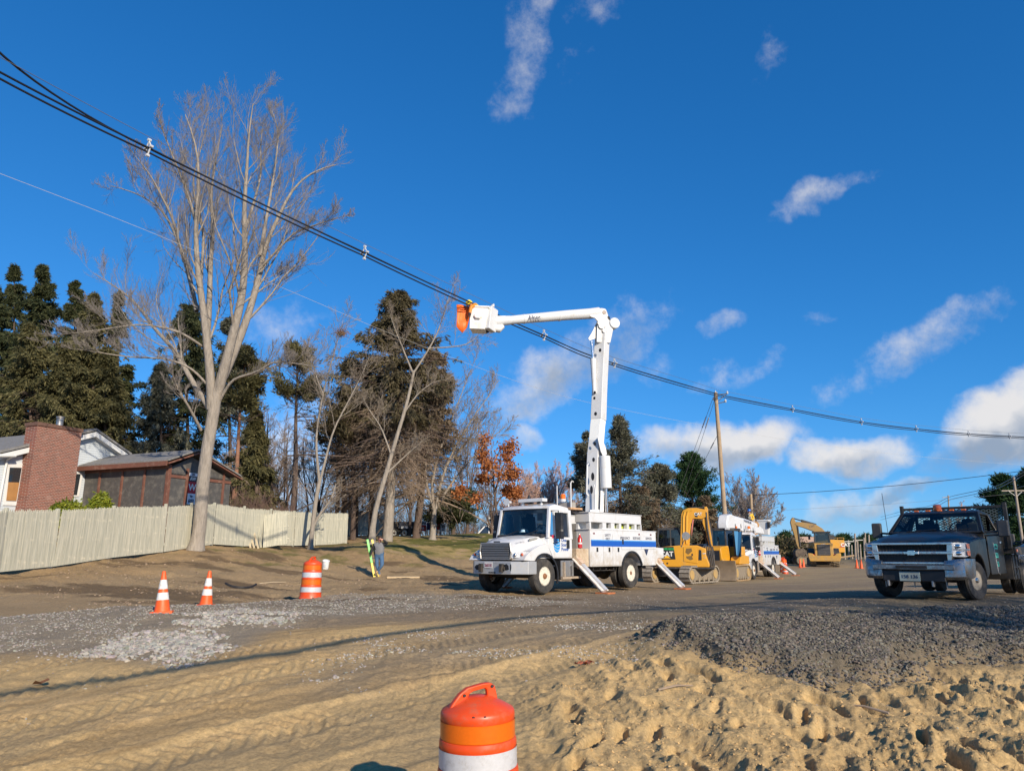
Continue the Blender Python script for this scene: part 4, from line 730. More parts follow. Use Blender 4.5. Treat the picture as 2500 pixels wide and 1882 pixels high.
def house():
    w = Vector((.40, .917, 0)).normalized(); n = Vector((w.y, -w.x, 0)); q = Vector((-22.5, 34.0, 0)); up = Vector((0, 0, 1))
    root = thing('house', 'pale blue sided house with a wide red brick chimney behind the fence', 'house', q, 0)
    def pw(u, v, off=0.): return on_plane(u, v, q + n * off, n) - q
    P = lambda *uv, off=0.: [pw(a, b, off) for a, b in uv]
    def slab(poly, th, name, m, bev=0):
        b = MB(); k = len(poly); b.add(list(poly) + [p - n * th for p in poly], [tuple(range(k)), tuple(range(k, 2 * k))[::-1]] + [(i, (i + 1) % k, k + (i + 1) % k, k + i) for i in range(k)]); return b.build(name, m, root, bev)
    slab(P((-160, 1360), (-160, 1150), (236, 1062), (316, 1116), (316, 1330)), .3, 'wall', SIDING)
    bk = -n * 9                                                                   # roof planes run back from the gable
    rf = MB()
    for a, b in (((-190, 1150), (236, 1051)), ((236, 1051), (322, 1112))):
        p, r = pw(*a, .35), pw(*b, .35); f = [p, r, r + bk, p + bk]; d = Vector((0, 0, .12)); rf.add(f + [k + d for k in f], [(0, 1, 2, 3), (7, 6, 5, 4), (0, 4, 5, 1), (1, 5, 6, 2), (2, 6, 7, 3), (3, 7, 4, 0)])
    rf.build('roof', ROOF, root)
    tb = MB()
    for a, b in (((-190, 1153), (236, 1054)), ((236, 1054), (322, 1115))):
        p, r = pw(*a, .37), pw(*b, .37); tb.add([p, r, r - up * .24, p - up * .24, p - n * .05, r - n * .05, r - n * .05 - up * .24, p - n * .05 - up * .24], [(0, 1, 2, 3), (7, 6, 5, 4), (0, 4, 5, 1), (2, 6, 7, 3), (1, 5, 6, 2), (0, 3, 7, 4)])
        e, s = p - n * .06 - up * .2, r - n * .06 - up * .2; tb.add([e, s, s - n * .33, e - n * .33], [(0, 1, 2, 3)])
    tb.build('rake_trim', TRIM, root)
    ch = MB(); o = .72; bt = P((54, 1262), (174, 1252), off=o); tp = P((92, 1040), (200, 1054), off=o); tz = (tp[0].z + tp[1].z) / 2; bz = bt[0].z - .6
    a0, a1 = Vector((bt[0].x, bt[0].y, 0)), Vector((tp[1].x, tp[1].y, 0)); a0 = Vector((tp[0].x, tp[0].y, 0))
    ring = [a0, a1, a1 - n * (o + .1), a0 - n * (o + .1)]; ch.add([p + up * bz for p in ring] + [p + up * tz for p in ring], [(0, 1, 2, 3), (4, 5, 6, 7), (0, 1, 5, 4), (1, 2, 6, 5), (2, 3, 7, 6), (3, 0, 4, 7)])
    c = ch.build('chimney', BRICK, root)
    cp = MB(); ring2 = [a0 - w * .05 + n * .05, a1 + w * .05 + n * .05, a1 + w * .05 - n * (o + .15), a0 - w * .05 - n * (o + .15)]; cp.add([p + up * tz for p in ring2] + [p + up * (tz + .17) for p in ring2], [(0, 1, 2, 3), (4, 5, 6, 7), (0, 1, 5, 4), (1, 2, 6, 5), (2, 3, 7, 6), (3, 0, 4, 7)]); cp.build('chimney_cap', mat('dark_brick_cap', (.13, .07, .05), .9, var=.3, scale=10, bump=.5), c, .01)
    m = (a0 + a1) / 2 + w * .2 - n * .4; fl = MB(); fl.lathe([(.15, 0), (.15, .42), (.18, .44), (.18, .5), (.13, .5)], 16, Matrix.Translation(m + up * (tz + .15))); fl.build('flue', STEEL, c)
    # window with a raised sash, corner of a gutter and its downspout
    wf = P((22, 1128), (58, 1128), (40, 1233), (8, 1233), off=.04); win = slab([pw(20, 1130, .05), pw(57, 1131, .05), pw(40, 1234, .05), pw(8, 1233, .05)], .1, 'window', TRIM, .01)
    cc = sum(wf, Vector()) / 4; inn = [cc + (p - cc) * .78 + n * .04 for p in [pw(20, 1130, .05), pw(57, 1131, .05), pw(40, 1234, .05), pw(8, 1233, .05)]]
    mid = [inn[3].lerp(inn[0], .55), inn[2].lerp(inn[1], .55)]
    MB().add([inn[0], inn[1], mid[1], mid[0]], [(0, 1, 2, 3)]).build('upper_pane', mat('dark_pane', (.02, .024, .028), .08, spec=.8), win); MB().add([mid[0] + n * .01, mid[1] + n * .01, inn[2] + n * .01, inn[3] + n * .01], [(0, 1, 2, 3)]).build('lower_board', mat('orange_plywood', (.34, .17, .055), .6, var=.2, scale=4), win)
    w2 = slab([pw(177, 1152, .05), pw(203, 1154, .05), pw(193, 1212, .05), pw(168, 1212, .05)], .1, 'window', TRIM, .01); MB().add([pw(179, 1156, .07), pw(197, 1157, .07), pw(188, 1208, .07), pw(171, 1208, .07)], [(0, 1, 2, 3)]).build('pane', mat('dark_pane'), w2)
    gt = MB(); gt.tube([pw(-60, 1112, .5), pw(38, 1112, .5)], .075, 8); gt.tube([pw(32, 1114, .5), pw(18, 1122, .1), pw(14, 1140, .1), pw(-6, 1250, .1)], .05, 8); gt.build('gutter', TRIM, root)
    # screened porch running out from that wall towards the road
    b0 = q + pw(210, 1141, .0); far_ = on_plane(415, 1135, b0, w); b0 = Vector((far_.x, far_.y, 0)); z1 = far_.z; pr = thing('porch', 'brown timber porch with dusty screens and a shallow shingle roof', 'porch', (b0.x, b0.y, 0), math.atan2(n.y, n.x))
    pi = pr.matrix_world.inverted(); G = lambda u, v, o=0.: pi @ on_plane(u, v, b0 + n * o, n)          # gable end, in the porch's own axes (x outwards, y along the house)
    F_ = lambda u, v, o=0.: pi @ on_plane(u, v, b0 - w * o, w)                                        # front side
    zg = 1.0; Ap, Cc = G(472, 1110), G(578, 1168); Lf = -F_(208, 1141).x + .8; y1, yap, zap, zr = Cc.y - .35, Ap.y, Ap.z, Cc.z; ze = z1
    sc = MB(); sc.box(-Lf, -.12, .02, .06, zg, ze - .05); sc.box(-.1, -.06, 0, y1, zg, min(ze, zr) - .1); sc.prism([(.1, ze - .1), (yap, zap - .12), (y1, zr - .05), (y1, zr - .2), (.1, min(ze, zr) - .2)], 'x', -.1, -.06); sc.build('screen', SCREEN, pr)
    pm = MB()
    for u in (241, 296, 350): x = F_(u, 1190).x; pm.box(x - .06, x + .06, -.04, .10, zg - .6, ze - .02)
    pm.box(-.16, .02, -.05, .12, zg - .6, ze + .02)
    for u in (455, 545): y = G(u, 1200).y; pm.box(-.12, 0., y - .06, y + .06, zg - .6, zr + .2)
    pm.box(-.12, -.01, 0, y1, zr - .32, zr - .18); pm.box(-Lf, -.1, -.03, .1, ze - .16, ze - .02); pm.build('posts', BROWNW, pr, .01)
    ov = .30; A, B, Cc2 = Vector((ov, -.42, ze + .02)), Vector((ov, yap, zap + .06)), Vector((ov, Cc.y, zr - .06))
    fs = MB(); fs.box(-Lf, ov, -.46, -.42, ze - .08, ze + .14); fs.beam(A, B, .06, .20, (1, 0, 0)); fs.beam(B, Cc2, .06, .20, (1, 0, 0)); fs.build('fascia', BROWNW, pr)
    rr = MB()
    for a, b in ((A, B), (B, Cc2)):
        f = [a + up * .12 + Vector((.06, 0, 0)), b + up * .12 + Vector((.06, 0, 0)), b + up * .12 - Vector((Lf, 0, 0)), a + up * .12 - Vector((Lf, 0, 0))]; d = up * .07; rr.add(f + [k + d for k in f], [(0, 1, 2, 3), (7, 6, 5, 4), (0, 4, 5, 1), (1, 5, 6, 2), (2, 6, 7, 3), (3, 7, 4, 0)])
    rr.build('roof', ROOF, pr)
    # banner hung on the gable end, behind the maple
    bn = thing('banner', 'dark red and white banner hung on the porch gable end behind the maple trunk', 'banner', (b0.x, b0.y, 0), pr.rotation_euler.z); x0 = .03
    y0, y2 = G(461, 1200, .1).y, G(511, 1200, .1).y; zt, zb = G(470, 1154, .1).z, G(470, 1231, .1).z; H = zt - zb
    for k, (nm, f0, f1) in enumerate((('white_band', .9, 1.), ('black_band', .72, .9), ('red_band', .34, .72), ('white_band', 0, .34))): MB().box(x0, x0 + .03, y0, y2, zb + H * f0, zb + H * f1).build(nm, mat('sheet_' + nm[:3], {'whi': (.72, .72, .74), 'bla': (.02, .02, .03), 'red': (.42, .02, .03)}[nm[:3]], .6), bn)
    for s, f, sz, m_ in (('CO', .95, .16, INK), ('AW', .81, .26, TRIM), ('W', .53, .55, TRIM), ('The', .25, .15, INK), ('603', .10, .30, INK)): text('lettering', s, sz * H / 1.9, m_, bn, (x0 + .034, y0 + (y2 - y0) * .17, zb + H * f), (0, 1, 0), (0, 0, 1), .002, bold=.012)
house()
def fence_mat():
    m, t, b = shader('weathered_fence_stain', .85); L = t.links.new; tc = nd(t, 'ShaderNodeTexCoord'); mp = nd(t, 'ShaderNodeMapping'); mp.inputs['Scale'].default_value = (9, 9, .5); L(tc.outputs['Object'], mp.inputs['Vector'])
    n = nd(t, 'ShaderNodeTexNoise', inp={'Scale': 1.6, 'Detail': 6, 'Roughness': .7}); L(mp.outputs[0], n.inputs['Vector']); cr = nd(t, 'ShaderNodeValToRGB'); cr.color_ramp.elements[0].position, cr.color_ramp.elements[1].position = .32, .70
    cr.color_ramp.elements[0].color = (.31, .31, .245, 1); cr.color_ramp.elements[1].color = (.60, .565, .44, 1); L(n.outputs['Fac'], cr.inputs[0])
    sx = nd(t, 'ShaderNodeSeparateXYZ'); L(tc.outputs['Object'], sx.inputs[0]); wn = nd(t, 'ShaderNodeTexNoise', inp={'Scale': .9, 'Detail': 5, 'Roughness': .7}); L(tc.outputs['Object'], wn.inputs['Vector'])
    a = nd(t, 'ShaderNodeMath', operation='MULTIPLY_ADD', inp={1: .25}); L(wn.outputs['Fac'], a.inputs[0]); L(sx.outputs['Z'], a.inputs[2])
    last = cr.outputs[0]
    for zc in (.40, 1.05, 1.68):                                                      # rubbed paler where the rails run behind
        d = nd(t, 'ShaderNodeMath', operation='SUBTRACT', inp={1: zc}); L(a.outputs[0], d.inputs[0]); e = nd(t, 'ShaderNodeMath', operation='ABSOLUTE'); L(d.outputs[0], e.inputs[0]); r = nd(t, 'ShaderNodeMapRange', inp={'From Min': 0, 'From Max': .07, 'To Min': .55, 'To Max': 0}); L(e.outputs[0], r.inputs['Value'])
        n2 = nd(t, 'ShaderNodeTexNoise', inp={'Scale': 5, 'Detail': 4}); L(tc.outputs['Object'], n2.inputs['Vector']); r2 = nd(t, 'ShaderNodeMapRange', inp={'From Min': .48, 'From Max': .65}); L(n2.outputs['Fac'], r2.inputs['Value']); k = nd(t, 'ShaderNodeMath', operation='MULTIPLY'); L(r.outputs[0], k.inputs[0]); L(r2.outputs[0], k.inputs[1])
        x = nd(t, 'ShaderNodeMix', data_type='RGBA'); L(k.outputs[0], x.inputs['Factor']); L(last, x.inputs['A']); x.inputs['B'].default_value = (.74, .67, .50, 1); last = x.outputs['Result']
    L(last, b.inputs['Base Color']); return m
FENCE = fence_mat()
def picket_panel(L_, h, rg, w=.088, sl=0., g=.006):
    mb = MB(); n = int(L_ / w)
    for k in range(n):
        x = k * w; hh = h + rg.uniform(-.02, .02); zz = sl * x; ty = rg.uniform(-.004, .004); r = rg.uniform(.45, .55)
        mb.prism([(x + g / 2, zz), (x + w - g / 2, zz), (x + w - g / 2, zz + hh - .10), (x + w * r + .012, zz + hh), (x + w * r - .012, zz + hh), (x + g / 2, zz + hh - .10)], 'y', -.009 + ty, .009 + ty)
    for z in (.3, .95, 1.58):
        if z < h: mb.add([(0, .012, z - .04), (L_, .012, z - .04 + sl * L_), (L_, .012, z + .04 + sl * L_), (0, .012, z + .04), (0, .05, z - .04), (L_, .05, z - .04 + sl * L_), (L_, .05, z + .04 + sl * L_), (0, .05, z + .04)], [(0, 1, 2, 3), (7, 6, 5, 4), (0, 4, 5, 1), (2, 6, 7, 3)])
    return mb
def fences():
    rg = np.random.default_rng(61)
    def line(label, pts, name='picket_fence', h=1.83):
        o = Vector(pts[0]); root = thing(name, label, 'fence', (o.x, o.y, gz(o.x, o.y)))
        for a, b in zip(pts[:-1], pts[1:]):
            a, b = Vector((*a, 0)), Vector((*b, 0)); d = b - a; L_ = d.length; d.normalize(); nseg = max(1, round(L_ / 2.42)); s = L_ / nseg
            for k in range(nseg):
                p, q = a + d * s * k, a + d * s * (k + 1); za, zb = gz(p.x, p.y) + .06, gz(q.x, q.y) + .06
                mb = picket_panel(s, h, rg, sl=(zb - za) / s); M = Matrix.Translation((p.x - o.x, p.y - o.y, 0)) @ Matrix.Rotation(math.atan2(d.y, d.x), 4, 'Z')
                e = mb.build('picket_panel', FENCE, root, smooth=False); e.matrix_local = M @ Matrix.Translation((0, 0, za - root.location.z)) @ Matrix.Rotation(R(rg.normal(0, .5)), 4, 'X')
                pb = MB().box(-.05, .05, .06, .16, -.3, h + rg.uniform(.02, .14)); e = pb.build('post', FENCE, root, .008); e.matrix_local = M @ Matrix.Translation((0, 0, za - root.location.z))
    f = [tuple(at(u, v, Y))[:2] for u, v, Y in ((-120, 1430, 20.4), (0, 1403, 22.6), (130, 1388, 24.8), (270, 1368, 27.6), (400, 1345, 30.7), (520, 1335, 34.5), (660, 1334, 39.2), (770, 1331, 43.), (848, 1328, 46.))]
    line('long weathered grey green picket fence running along the bank in front of the house', f)
    f2 = [tuple(at(u, 1298, Y))[:2] for u, Y in ((852, 57), (900, 60), (950, 63.5))]
    line('short pale picket fence farther back beyond the lawn, behind two tree trunks', f2)
    Y = 38.0; a, b = at(642, 1338, Y), at(702, 1337, Y - .1); a.z, b.z = gz(a.x, a.y), gz(b.x, b.y)
    d = (b - a); r = thing('fence_panel', 'loose picket panel leaning askew against the long fence', 'fence panel', a, math.atan2(d.y, d.x)); mb = picket_panel(d.length, 1.78, rg); e = mb.build('pickets', FENCE, r, smooth=False); e.matrix_local = Matrix.Rotation(R(-17), 4, 'X') @ Matrix.Rotation(R(-9), 4, 'Y')
    new = mat('fresh_pine_board', (.62, .52, .36), .7, var=.15, scale=5); g = 'pale boards leaning on the fence'
    for u0, v0, u1, v1, lab in ((612, 1338, 600, 1297, 'tallest pale board leaning on the fence left of the loose panel'), (621, 1338, 609, 1301, 'middle pale board leaning on the fence beside the loose panel'), (631, 1337, 620, 1298, 'thin pale board leaning nearest the loose fence panel')):
        p = at(u0, v0, 37.2); p.z = gz(p.x, p.y); q = at(u1, v1, 37.75); r = thing('board', lab, 'board', p, 0, g); MB().beam((0, 0, 0), q - p, .10, .025, (.3, 1, 0)).build('plank', new, r, .004)
    q = at(628, 1255, 38.2); p = at(637, 1336, 37.9); p.z = gz(p.x, p.y); r = thing('board', 'tall grey board standing upright at the edge of the loose fence panel', 'board', p, 0, g); MB().beam((0, 0, 0), q - p, .11, .03, (.3, 1, 0)).build('plank', FENCE, r)
fences()
# ---------------------------------------------------------------- poles and lines
WOODP = mat('weathered_pole_wood', (.33, .245, .16), .9, var=.25, scale=3, bump=.5, bscale=30)
WOODG = mat('grey_pole_wood', (.30, .25, .20), .9, var=.2, scale=3)
CABLE = mat('black_cable', (.012, .012, .014), .5)
SPAC = mat('grey_spacer_plastic', (.50, .51, .52), .5, var=.05)
GUY = mat('guy_wire_steel', (.22, .22, .23), .5, .5)
def pole(lab, u0, v0, u1, v1, Y, r0, r1, m=None, group=None, name='utility_pole', zb=None):
    b = at(u0, v0, Y); b.z = gz(b.x, Y) if zb is None else zb; t = at(u1, v1, Y); root = thing(name, lab, 'utility pole', b, 0, group)
    MB().tube([Vector((0, 0, -.3)), (t - b) * .5, t - b], [r0, (r0 + r1) / 2, r1], 14).build('pole', m or WOODP, root, 0); return root, t - b
MAINTOP = None
def lines():
    global MAINTOP
    root, t = pole('tall bare utility pole rising behind the second bucket truck, carrying the spacer cable', 1776, 1330, 1747, 958, 44.5, .15, .112); MAINTOP = root.location + t
    br = MB(); p = t - Vector((0, 0, .15)); e = Vector((.83, -.55, 0)).normalized()
    br.beam(p, p + e * .75 + Vector((0, 0, -.02)), .06, .06); br.beam(p - Vector((0, 0, .55)), p + e * .6 - Vector((0, 0, .5)), .05, .05); br.beam(p - Vector((0, 0, .5)), p + e * .7, .04, .04); br.tube([p, p + Vector((0, 0, .25))], .03, 6); br.build('bracket', STEEL, root)
    for q, z in ((e * .72, .12), (e * .58 - Vector((0, 0, .5)), .12), (-e * .12 - Vector((0, 0, .3)), .1)): MB().lathe([(.03, -.05), (.07, 0), (.05, .04), (.08, .07), (.05, .11), (.03, .15)], 10, Matrix.Translation(p + q + Vector((0, 0, .0)))).build('insulator', SPAC, root)
    for (a, b, lab, kind) in (((1742, 968, 44.4), (1690, 1112, 47), 'left steel guy wire slanting down from the pole top', 'guy'), ((1745, 975, 44.5), (1703, 1105, 48), 'second steel guy wire close beside the first one', 'guy'), ((1757, 1052, 44.5), (1716, 1132, 47), 'short lower guy wire from the middle of the pole', 'guy')):
        A, B = at(*a), at(*b); B2 = A + (B - A) * (1.0 if kind != 'guy' else min(2.6, (A.z - .2) / (A.z - B.z))); r = thing('guy_wire', lab, 'guy wire', B2); w = MB().tube([Vector(), A - B2], .013, 5); w.build('wire', GUY, r); m_ = (A - B2) * .8; MB().tube([m_, m_ * 1.09], .035, 6).build('insulator', SPAC, r)
    # spacer cable: messenger and three conductors hung in diamond spacers
    mid = MAINTOP - Vector((0, 0, .15)) + e * .35
    knots = [(-60, 150, 11.6), (362, 365, 15.6), (890, 620, 20.9), (1328, 821, 28.4), (1500, 889, 33.2)]
    K = [at(*k) for k in knots] + [mid - Vector((0, 0, .1))]
    right = [(1935, 1000, 47.5), (2103, 1031, 50.5), (2237, 1048, 53), (2365, 1060, 55.5), (2465, 1066, 57.5), (2640, 1075, 61)]
    K2 = [mid - Vector((0, 0, .1))] + [at(*k) for k in right]
    def crv(K, off, n=10, sag=0.):
        out = []
        for i in range(len(K) - 1):
            p0, p1, p2, p3 = K[max(i - 1, 0)], K[i], K[i + 1], K[min(i + 2, len(K) - 1)]
            for j in range(n if i < len(K) - 2 else n + 1):
                t_ = j / n; q = .5 * ((2 * p1) + (p2 - p0) * t_ + (2 * p0 - 5 * p1 + 4 * p2 - p3) * t_ ** 2 + (3 * p1 - p0 - 3 * p2 + p3) * t_ ** 3)
                out.append(q + off - Vector((0, 0, sag * 4 * t_ * (1 - t_))))
        return out
    def frame(K): d = (K[-1] - K[0]); d.z = 0; d.normalize(); return Vector((-d.y, d.x, 0))
    for K_, side in ((K, 'left span, over the raised bucket'), (K2, 'right span beyond the pole')):
        s = frame(K_)
        for nm, lab, off, r, sg in (('messenger_wire', 'thin steel messenger wire above the cables', Vector((0, 0, .30)), .008, -.02), ('power_cable', 'upper black cable of the spacer line', Vector((0, 0, .05)) + s * .04, .025, .0), ('power_cable', 'middle black cable of the spacer line', Vector((0, 0, .02)) - s * .04, .025, .02), ('power_cable', 'lowest black cable of the spacer line', Vector((0, 0, -.07)), .025, .04)):
            if nm == 'messenger_wire':
                pts = [K_[0] + off, ((K_[0] + K_[-1]) / 2 + off * 2), K_[-1] + off]; pts = crv(K_, off * 1.05, 8, -.015)
            else:
                pts = crv(K_, off, 10, sg)
                if K_ is K: pts = [q + (Vector((0, 0, .55)) * (1 - i / 10) ** 2 if ('upper' in lab and i < 10) else 0 * q) for i, q in enumerate(pts)]
            pts = [Vector(q) for q in pts]; r_ = thing(nm, lab + ', ' + side, 'cable', pts[-1]); MB().tube([q - pts[-1] for q in pts], r, 6).build('strand', CABLE if nm == 'power_cable' else GUY, r_)
        names = (['beside the maple top, nearest one', 'over the middle trees', 'just right of the bucket', 'just right of the white boom'] if K_ is K else ['first one right of the utility pole', 'second one right of the utility pole', 'third one right of the utility pole', 'fourth one right of the utility pole', 'last one near the right edge'])
        for k, p in enumerate(K_[1:-1]):
            r_ = thing('cable_spacer', 'grey diamond cable spacer hanging on the line ' + names[k], 'cable spacer', p, math.atan2(s.y, s.x), 'cable spacers on the overhead line')
            m_ = MB(); c = [(0, .27), (.13, .06), (0, -.2), (-.13, .06)]
            for i in range(4): a, b = c[i], c[(i + 1) % 4]; m_.tube([(a[0], 0, a[1]), (b[0], 0, b[1])], .024, 6)
            m_.tube([(-.12, 0, .05), (.12, 0, .05)], .02, 6); m_.build('frame', SPAC, r_)
            for x, z in ((0, .31), (.15, .05), (-.15, .05), (0, -.2)): MB().tube([(x, -.05, z), (x, .05, z)], .045, 8).build('clamp', SPAC, r_)
            r_.scale = (.78, .78, .78)
    # other overhead wires
    def wire(lab, K_, r, m, name='overhead_wire'):
        pts = crv([at(*k) for k in K_], Vector(), 8); r_ = thing(name, lab, 'wire', pts[0]); MB().tube([q - pts[0] for q in pts], r, 5).build('strand', m, r_)
    PALE = mat('pale_wire', (.42, .41, .38), .5)
    wire('thin pale wire crossing low behind the maple and the boom', [(-60, 402, 24), (0, 424, 25), (350, 560, 28), (690, 703, 33), (1000, 833, 39), (1290, 940, 47), (1500, 996, 54), (1900, 1070, 66), (2200, 1110, 74), (2560, 1140, 84)], .0075, PALE)
    wire('dark service wire from the small pole across to the right edge', [(1834, 1209, 62), (2000, 1200, 60), (2200, 1184, 58), (2400, 1162, 56), (2600, 1136, 54)], .022, CABLE)
    wire('faint lower wire sagging right of the round bare tree', [(1838, 1250, 62), (2000, 1240, 62), (2200, 1228, 62), (2420, 1210, 62), (2600, 1192, 62)], .008, GUY)
    g = 'poles of the far power line'
    pole('short brown pole with a thin pipe behind the second bucket truck', 1838, 1335, 1833, 1206, 62, .14, .11)
    r1, t1 = pole('cross armed grey pole at the right edge before the far pines', 2499, 1345, 2474, 1163, 92, .19, .13, WOODG, g); MB().beam(t1 + Vector((-1.6, .2, -1.75)), t1 + Vector((1.9, -.2, -1.75)), .12, .14).build('crossarm', WOODG, r1); a = MB(); a.beam(t1 + Vector((-.9, 0, -1.75)), t1 + Vector((0, 0, -2.5)), .05, .05); a.beam(t1 + Vector((.9, 0, -1.75)), t1 + Vector((0, 0, -2.5)), .05, .05); a.build('brace', STEEL, r1)
    r2, t2 = pole('grey far pole seen above the pickup headache rack', 2320, 1345, 2315, 1209, 165, .2, .15, WOODG, g); MB().beam(t2 + Vector((-1.4, 0, -.5)), t2 + Vector((.3, 0, -.3)), .14, .14).build('crossarm', WOODG, r2)
    r3, t3 = pole('farthest grey pole of the line, left of the pickup beacon', 2224, 1350, 2221, 1240, 235, .22, .16, WOODG, g); MB().beam(t3 + Vector((-1.2, 0, -.4)), t3 + Vector((1.2, 0, -.4)), .16, .16).build('crossarm', WOODG, r3)
    for k, (du, dv, nm) in enumerate(((0, 0, 'upper'), (0, 7, 'lower'))):
        wire(nm + ' spacer line strung between the far grey poles', [(2620, 1085 + dv, 80), (2500, 1152 + dv, 90), (2474, 1166 + dv, 92), (2430, 1187 + dv, 110), (2380, 1199 + dv, 130), (2318, 1213 + dv, 165), (2290, 1227 + dv, 185), (2260, 1237 + dv, 210), (2222, 1243 + dv, 235), (2150, 1262 + dv, 320)], .05, GUY)
    wire('near end of a line running past the cross armed pole', [(2520, 1182, 91), (2470, 1196, 110), (2370, 1235, 180), (2300, 1262, 260)], .03, GUY)
    # a yard of bare poles set upright far down the road
    gy = 'bare poles standing upright far down the road'; k = 0
    for u, v1, Y in ((2062, 1322, 150), (2072, 1318, 155), (2088, 1302, 140), (2094, 1318, 150), (2110, 1312, 160), (2116, 1325, 150), (2122, 1305, 140), (2048, 1326, 165), (2080, 1330, 175), (2101, 1328, 170), (2113, 1300, 175), (2135, 1318, 150)):
        pole(('tall' if v1 < 1312 else 'short') + ' bare pole number %d from the left in the far pole yard' % (1 + sorted((2062, 2072, 2088, 2094, 2110, 2116, 2122, 2048, 2080, 2101, 2113, 2135)).index(u)), u, 1357, u - 1, v1, Y, .19, .15, WOODG, gy)
    for a, b, z in (((2045, 1322), (2092, 1321), 'left'), ((2083, 1318), (2106, 1318), 'right')):
        A, B = at(*a, 150), at(*b, 150); r = thing('rail', z + ' horizontal pale bar tied across the far upright poles', 'bar', A, 0, 'bars across the far poles'); MB().beam((0, 0, 0), B - A, .15, .15).build('bar', PALE, r)
    # line on the near side of the road, above and behind the viewer; its shadow crosses the sand
    sh = [(-40, 1697), (300, 1652), (690, 1598), (960, 1546), (1250, 1508), (1700, 1479), (2100, 1452)]
    P = [hit(u, v) for u, v in sh]; zc = 6.6; Q = [p + sun_dir * ((zc - p.z) / sun_dir.z) for p in P]; d0 = Q[0] - Q[1]; Q = [Q[0] + d0 * 1.5] + Q + [Q[-1] + (Q[-1] - Q[-2]) * 3]
    r_ = thing('power_cable', 'black cable bundle along the near side of the road, out of view above', 'cable', Q[0]); MB().tube([q - Q[0] for q in Q], .062, 8).build('strand', CABLE, r_)
lines()

# ---------------------------------------------------------------- bucket trucks
class Rig:
    """a vehicle: x to its right, y forward, z up from the ground under its front axle"""
    def __init__(s, name, label, cat, x, y, h, group=None, dz=0., tilt=0.):
        h = Vector(h).normalized(); s.rz = math.atan2(-h.x, h.y); s.root = thing(name, label, cat, (x, y, gz(x, y) + dz), s.rz, group); s.inv = s.root.matrix_world.inverted()
    def pl(s, u, v, ax, c):
        """photo spot brought onto the vehicle's own plane ax = c"""
        n = s.root.matrix_world.to_3x3() @ Vector([1 if i == ax else 0 for i in range(3)]); p = s.root.matrix_world @ Vector([c if i == ax else 0 for i in range(3)])
        return s.inv @ on_plane(u, v, p, n)
    def side(s, u, v, x): return s.pl(u, v, 0, x)
    def face(s, u, v, y): return s.pl(u, v, 1, y)
def wheel(parent, x, y, r, w, out, rim, rr=.56, deep=0., bolts=8, steer=0., knob=0, z=None, name='wheel', hubm=None, rough=False):
    """tyre with ribs, rim dish and hub; out = -1 or 1 is the side the rim faces"""
    M = Matrix.Translation((x, y, z if z is not None else r)) @ Matrix.Rotation(steer, 4, 'Z') @ Matrix.Rotation(R(90) * out, 4, 'Y')
    q = r * rr; pr = [(q, -w / 2 + .02), (r * .80, -w / 2 - .01), (r * .95, -w / 2 + .005)]
    for i in range(5): a = -w / 2 + .03 + (w - .06) * i / 5; b = a + (w - .06) / 5; pr += [(r - .012, a), (r, a + .012), (r, b - .012), (r - .012, b)]
    pr += [(r * .95, w / 2 - .005), (r * .80, w / 2 + .01), (q, w / 2 - .02), (q - .03, w / 2 - .03), (q - .03, -w / 2 + .03)]
    t = MB().lathe(pr, 44, M, cap=False); n = len(pr); t.add([], [])
    if knob:
        for k in range(knob):
            a = 2 * math.pi * k / knob
            for sgn in (-1, 1): t.obox(M @ Vector((math.cos(a + sgn * .06) * r, math.sin(a + sgn * .06) * r, sgn * w * .24)), (.05 * r * 2, w * .46, .10 * r), (M.to_3x3() @ Matrix.Rotation(a, 3, 'Z') @ Matrix(((1, 0, 0), (0, 0, -1), (0, 1, 0)))))
    o = t.build(name, TYRE if not rough else MUD, parent)
    f = w / 2 - .03
    rm = MB().lathe([(q - .005, f + .012), (q - .028, f + .012), (q - .05, f - .05 - deep * .5), (q * .72, f - .06 - deep), (q * .42, f - .045 - deep + .03 * (deep == 0)), (q * .40, f - .01 - deep)], 36, M, cap=True)
    for k in range(10):
        a = 2 * math.pi * k / 10; m = M @ Matrix.Rotation(a, 4, 'Z'); 
        if k % 2 == 0: pass
    e = rm.build('rim', rim, o)
    hb = MB().lathe([(q * .36, f - .06 - deep), (q * .34, f + .0 - deep * .6), (q * .24, f + .05 - deep * .3), (q * .18, f + .06 - deep * .3)], 20, M)
    for k in range(bolts):
        a = 2 * math.pi * k / bolts; p = M @ Vector((math.cos(a) * q * .54, math.sin(a) * q * .54, f - .06 - deep)); p2 = M @ Vector((math.cos(a) * q * .54, math.sin(a) * q * .54, f - .005 - deep)); hb.cyl(p, p2, .022, n=6)
    hb.build('hub', hubm or RUST, o)
    if True:
        ho = MB()
        for k in range(5): a = 2 * math.pi * (k + .5) / 5; p = M @ Vector((math.cos(a) * q * .76, math.sin(a) * q * .76, f - .046 - deep * .95)); ho.cyl(p, p + (M.to_3x3() @ Vector((0, 0, .006))), q * .085, n=10)
        ho.build('rim_hole', DARKIN, o)
    return o
def arc(cx, cz, r, a0, a1, n=12): return [(cx + r * math.cos(R(a0 + (a1 - a0) * i / n)), cz + r * math.sin(R(a0 + (a1 - a0) * i / n))) for i in range(n + 1)]

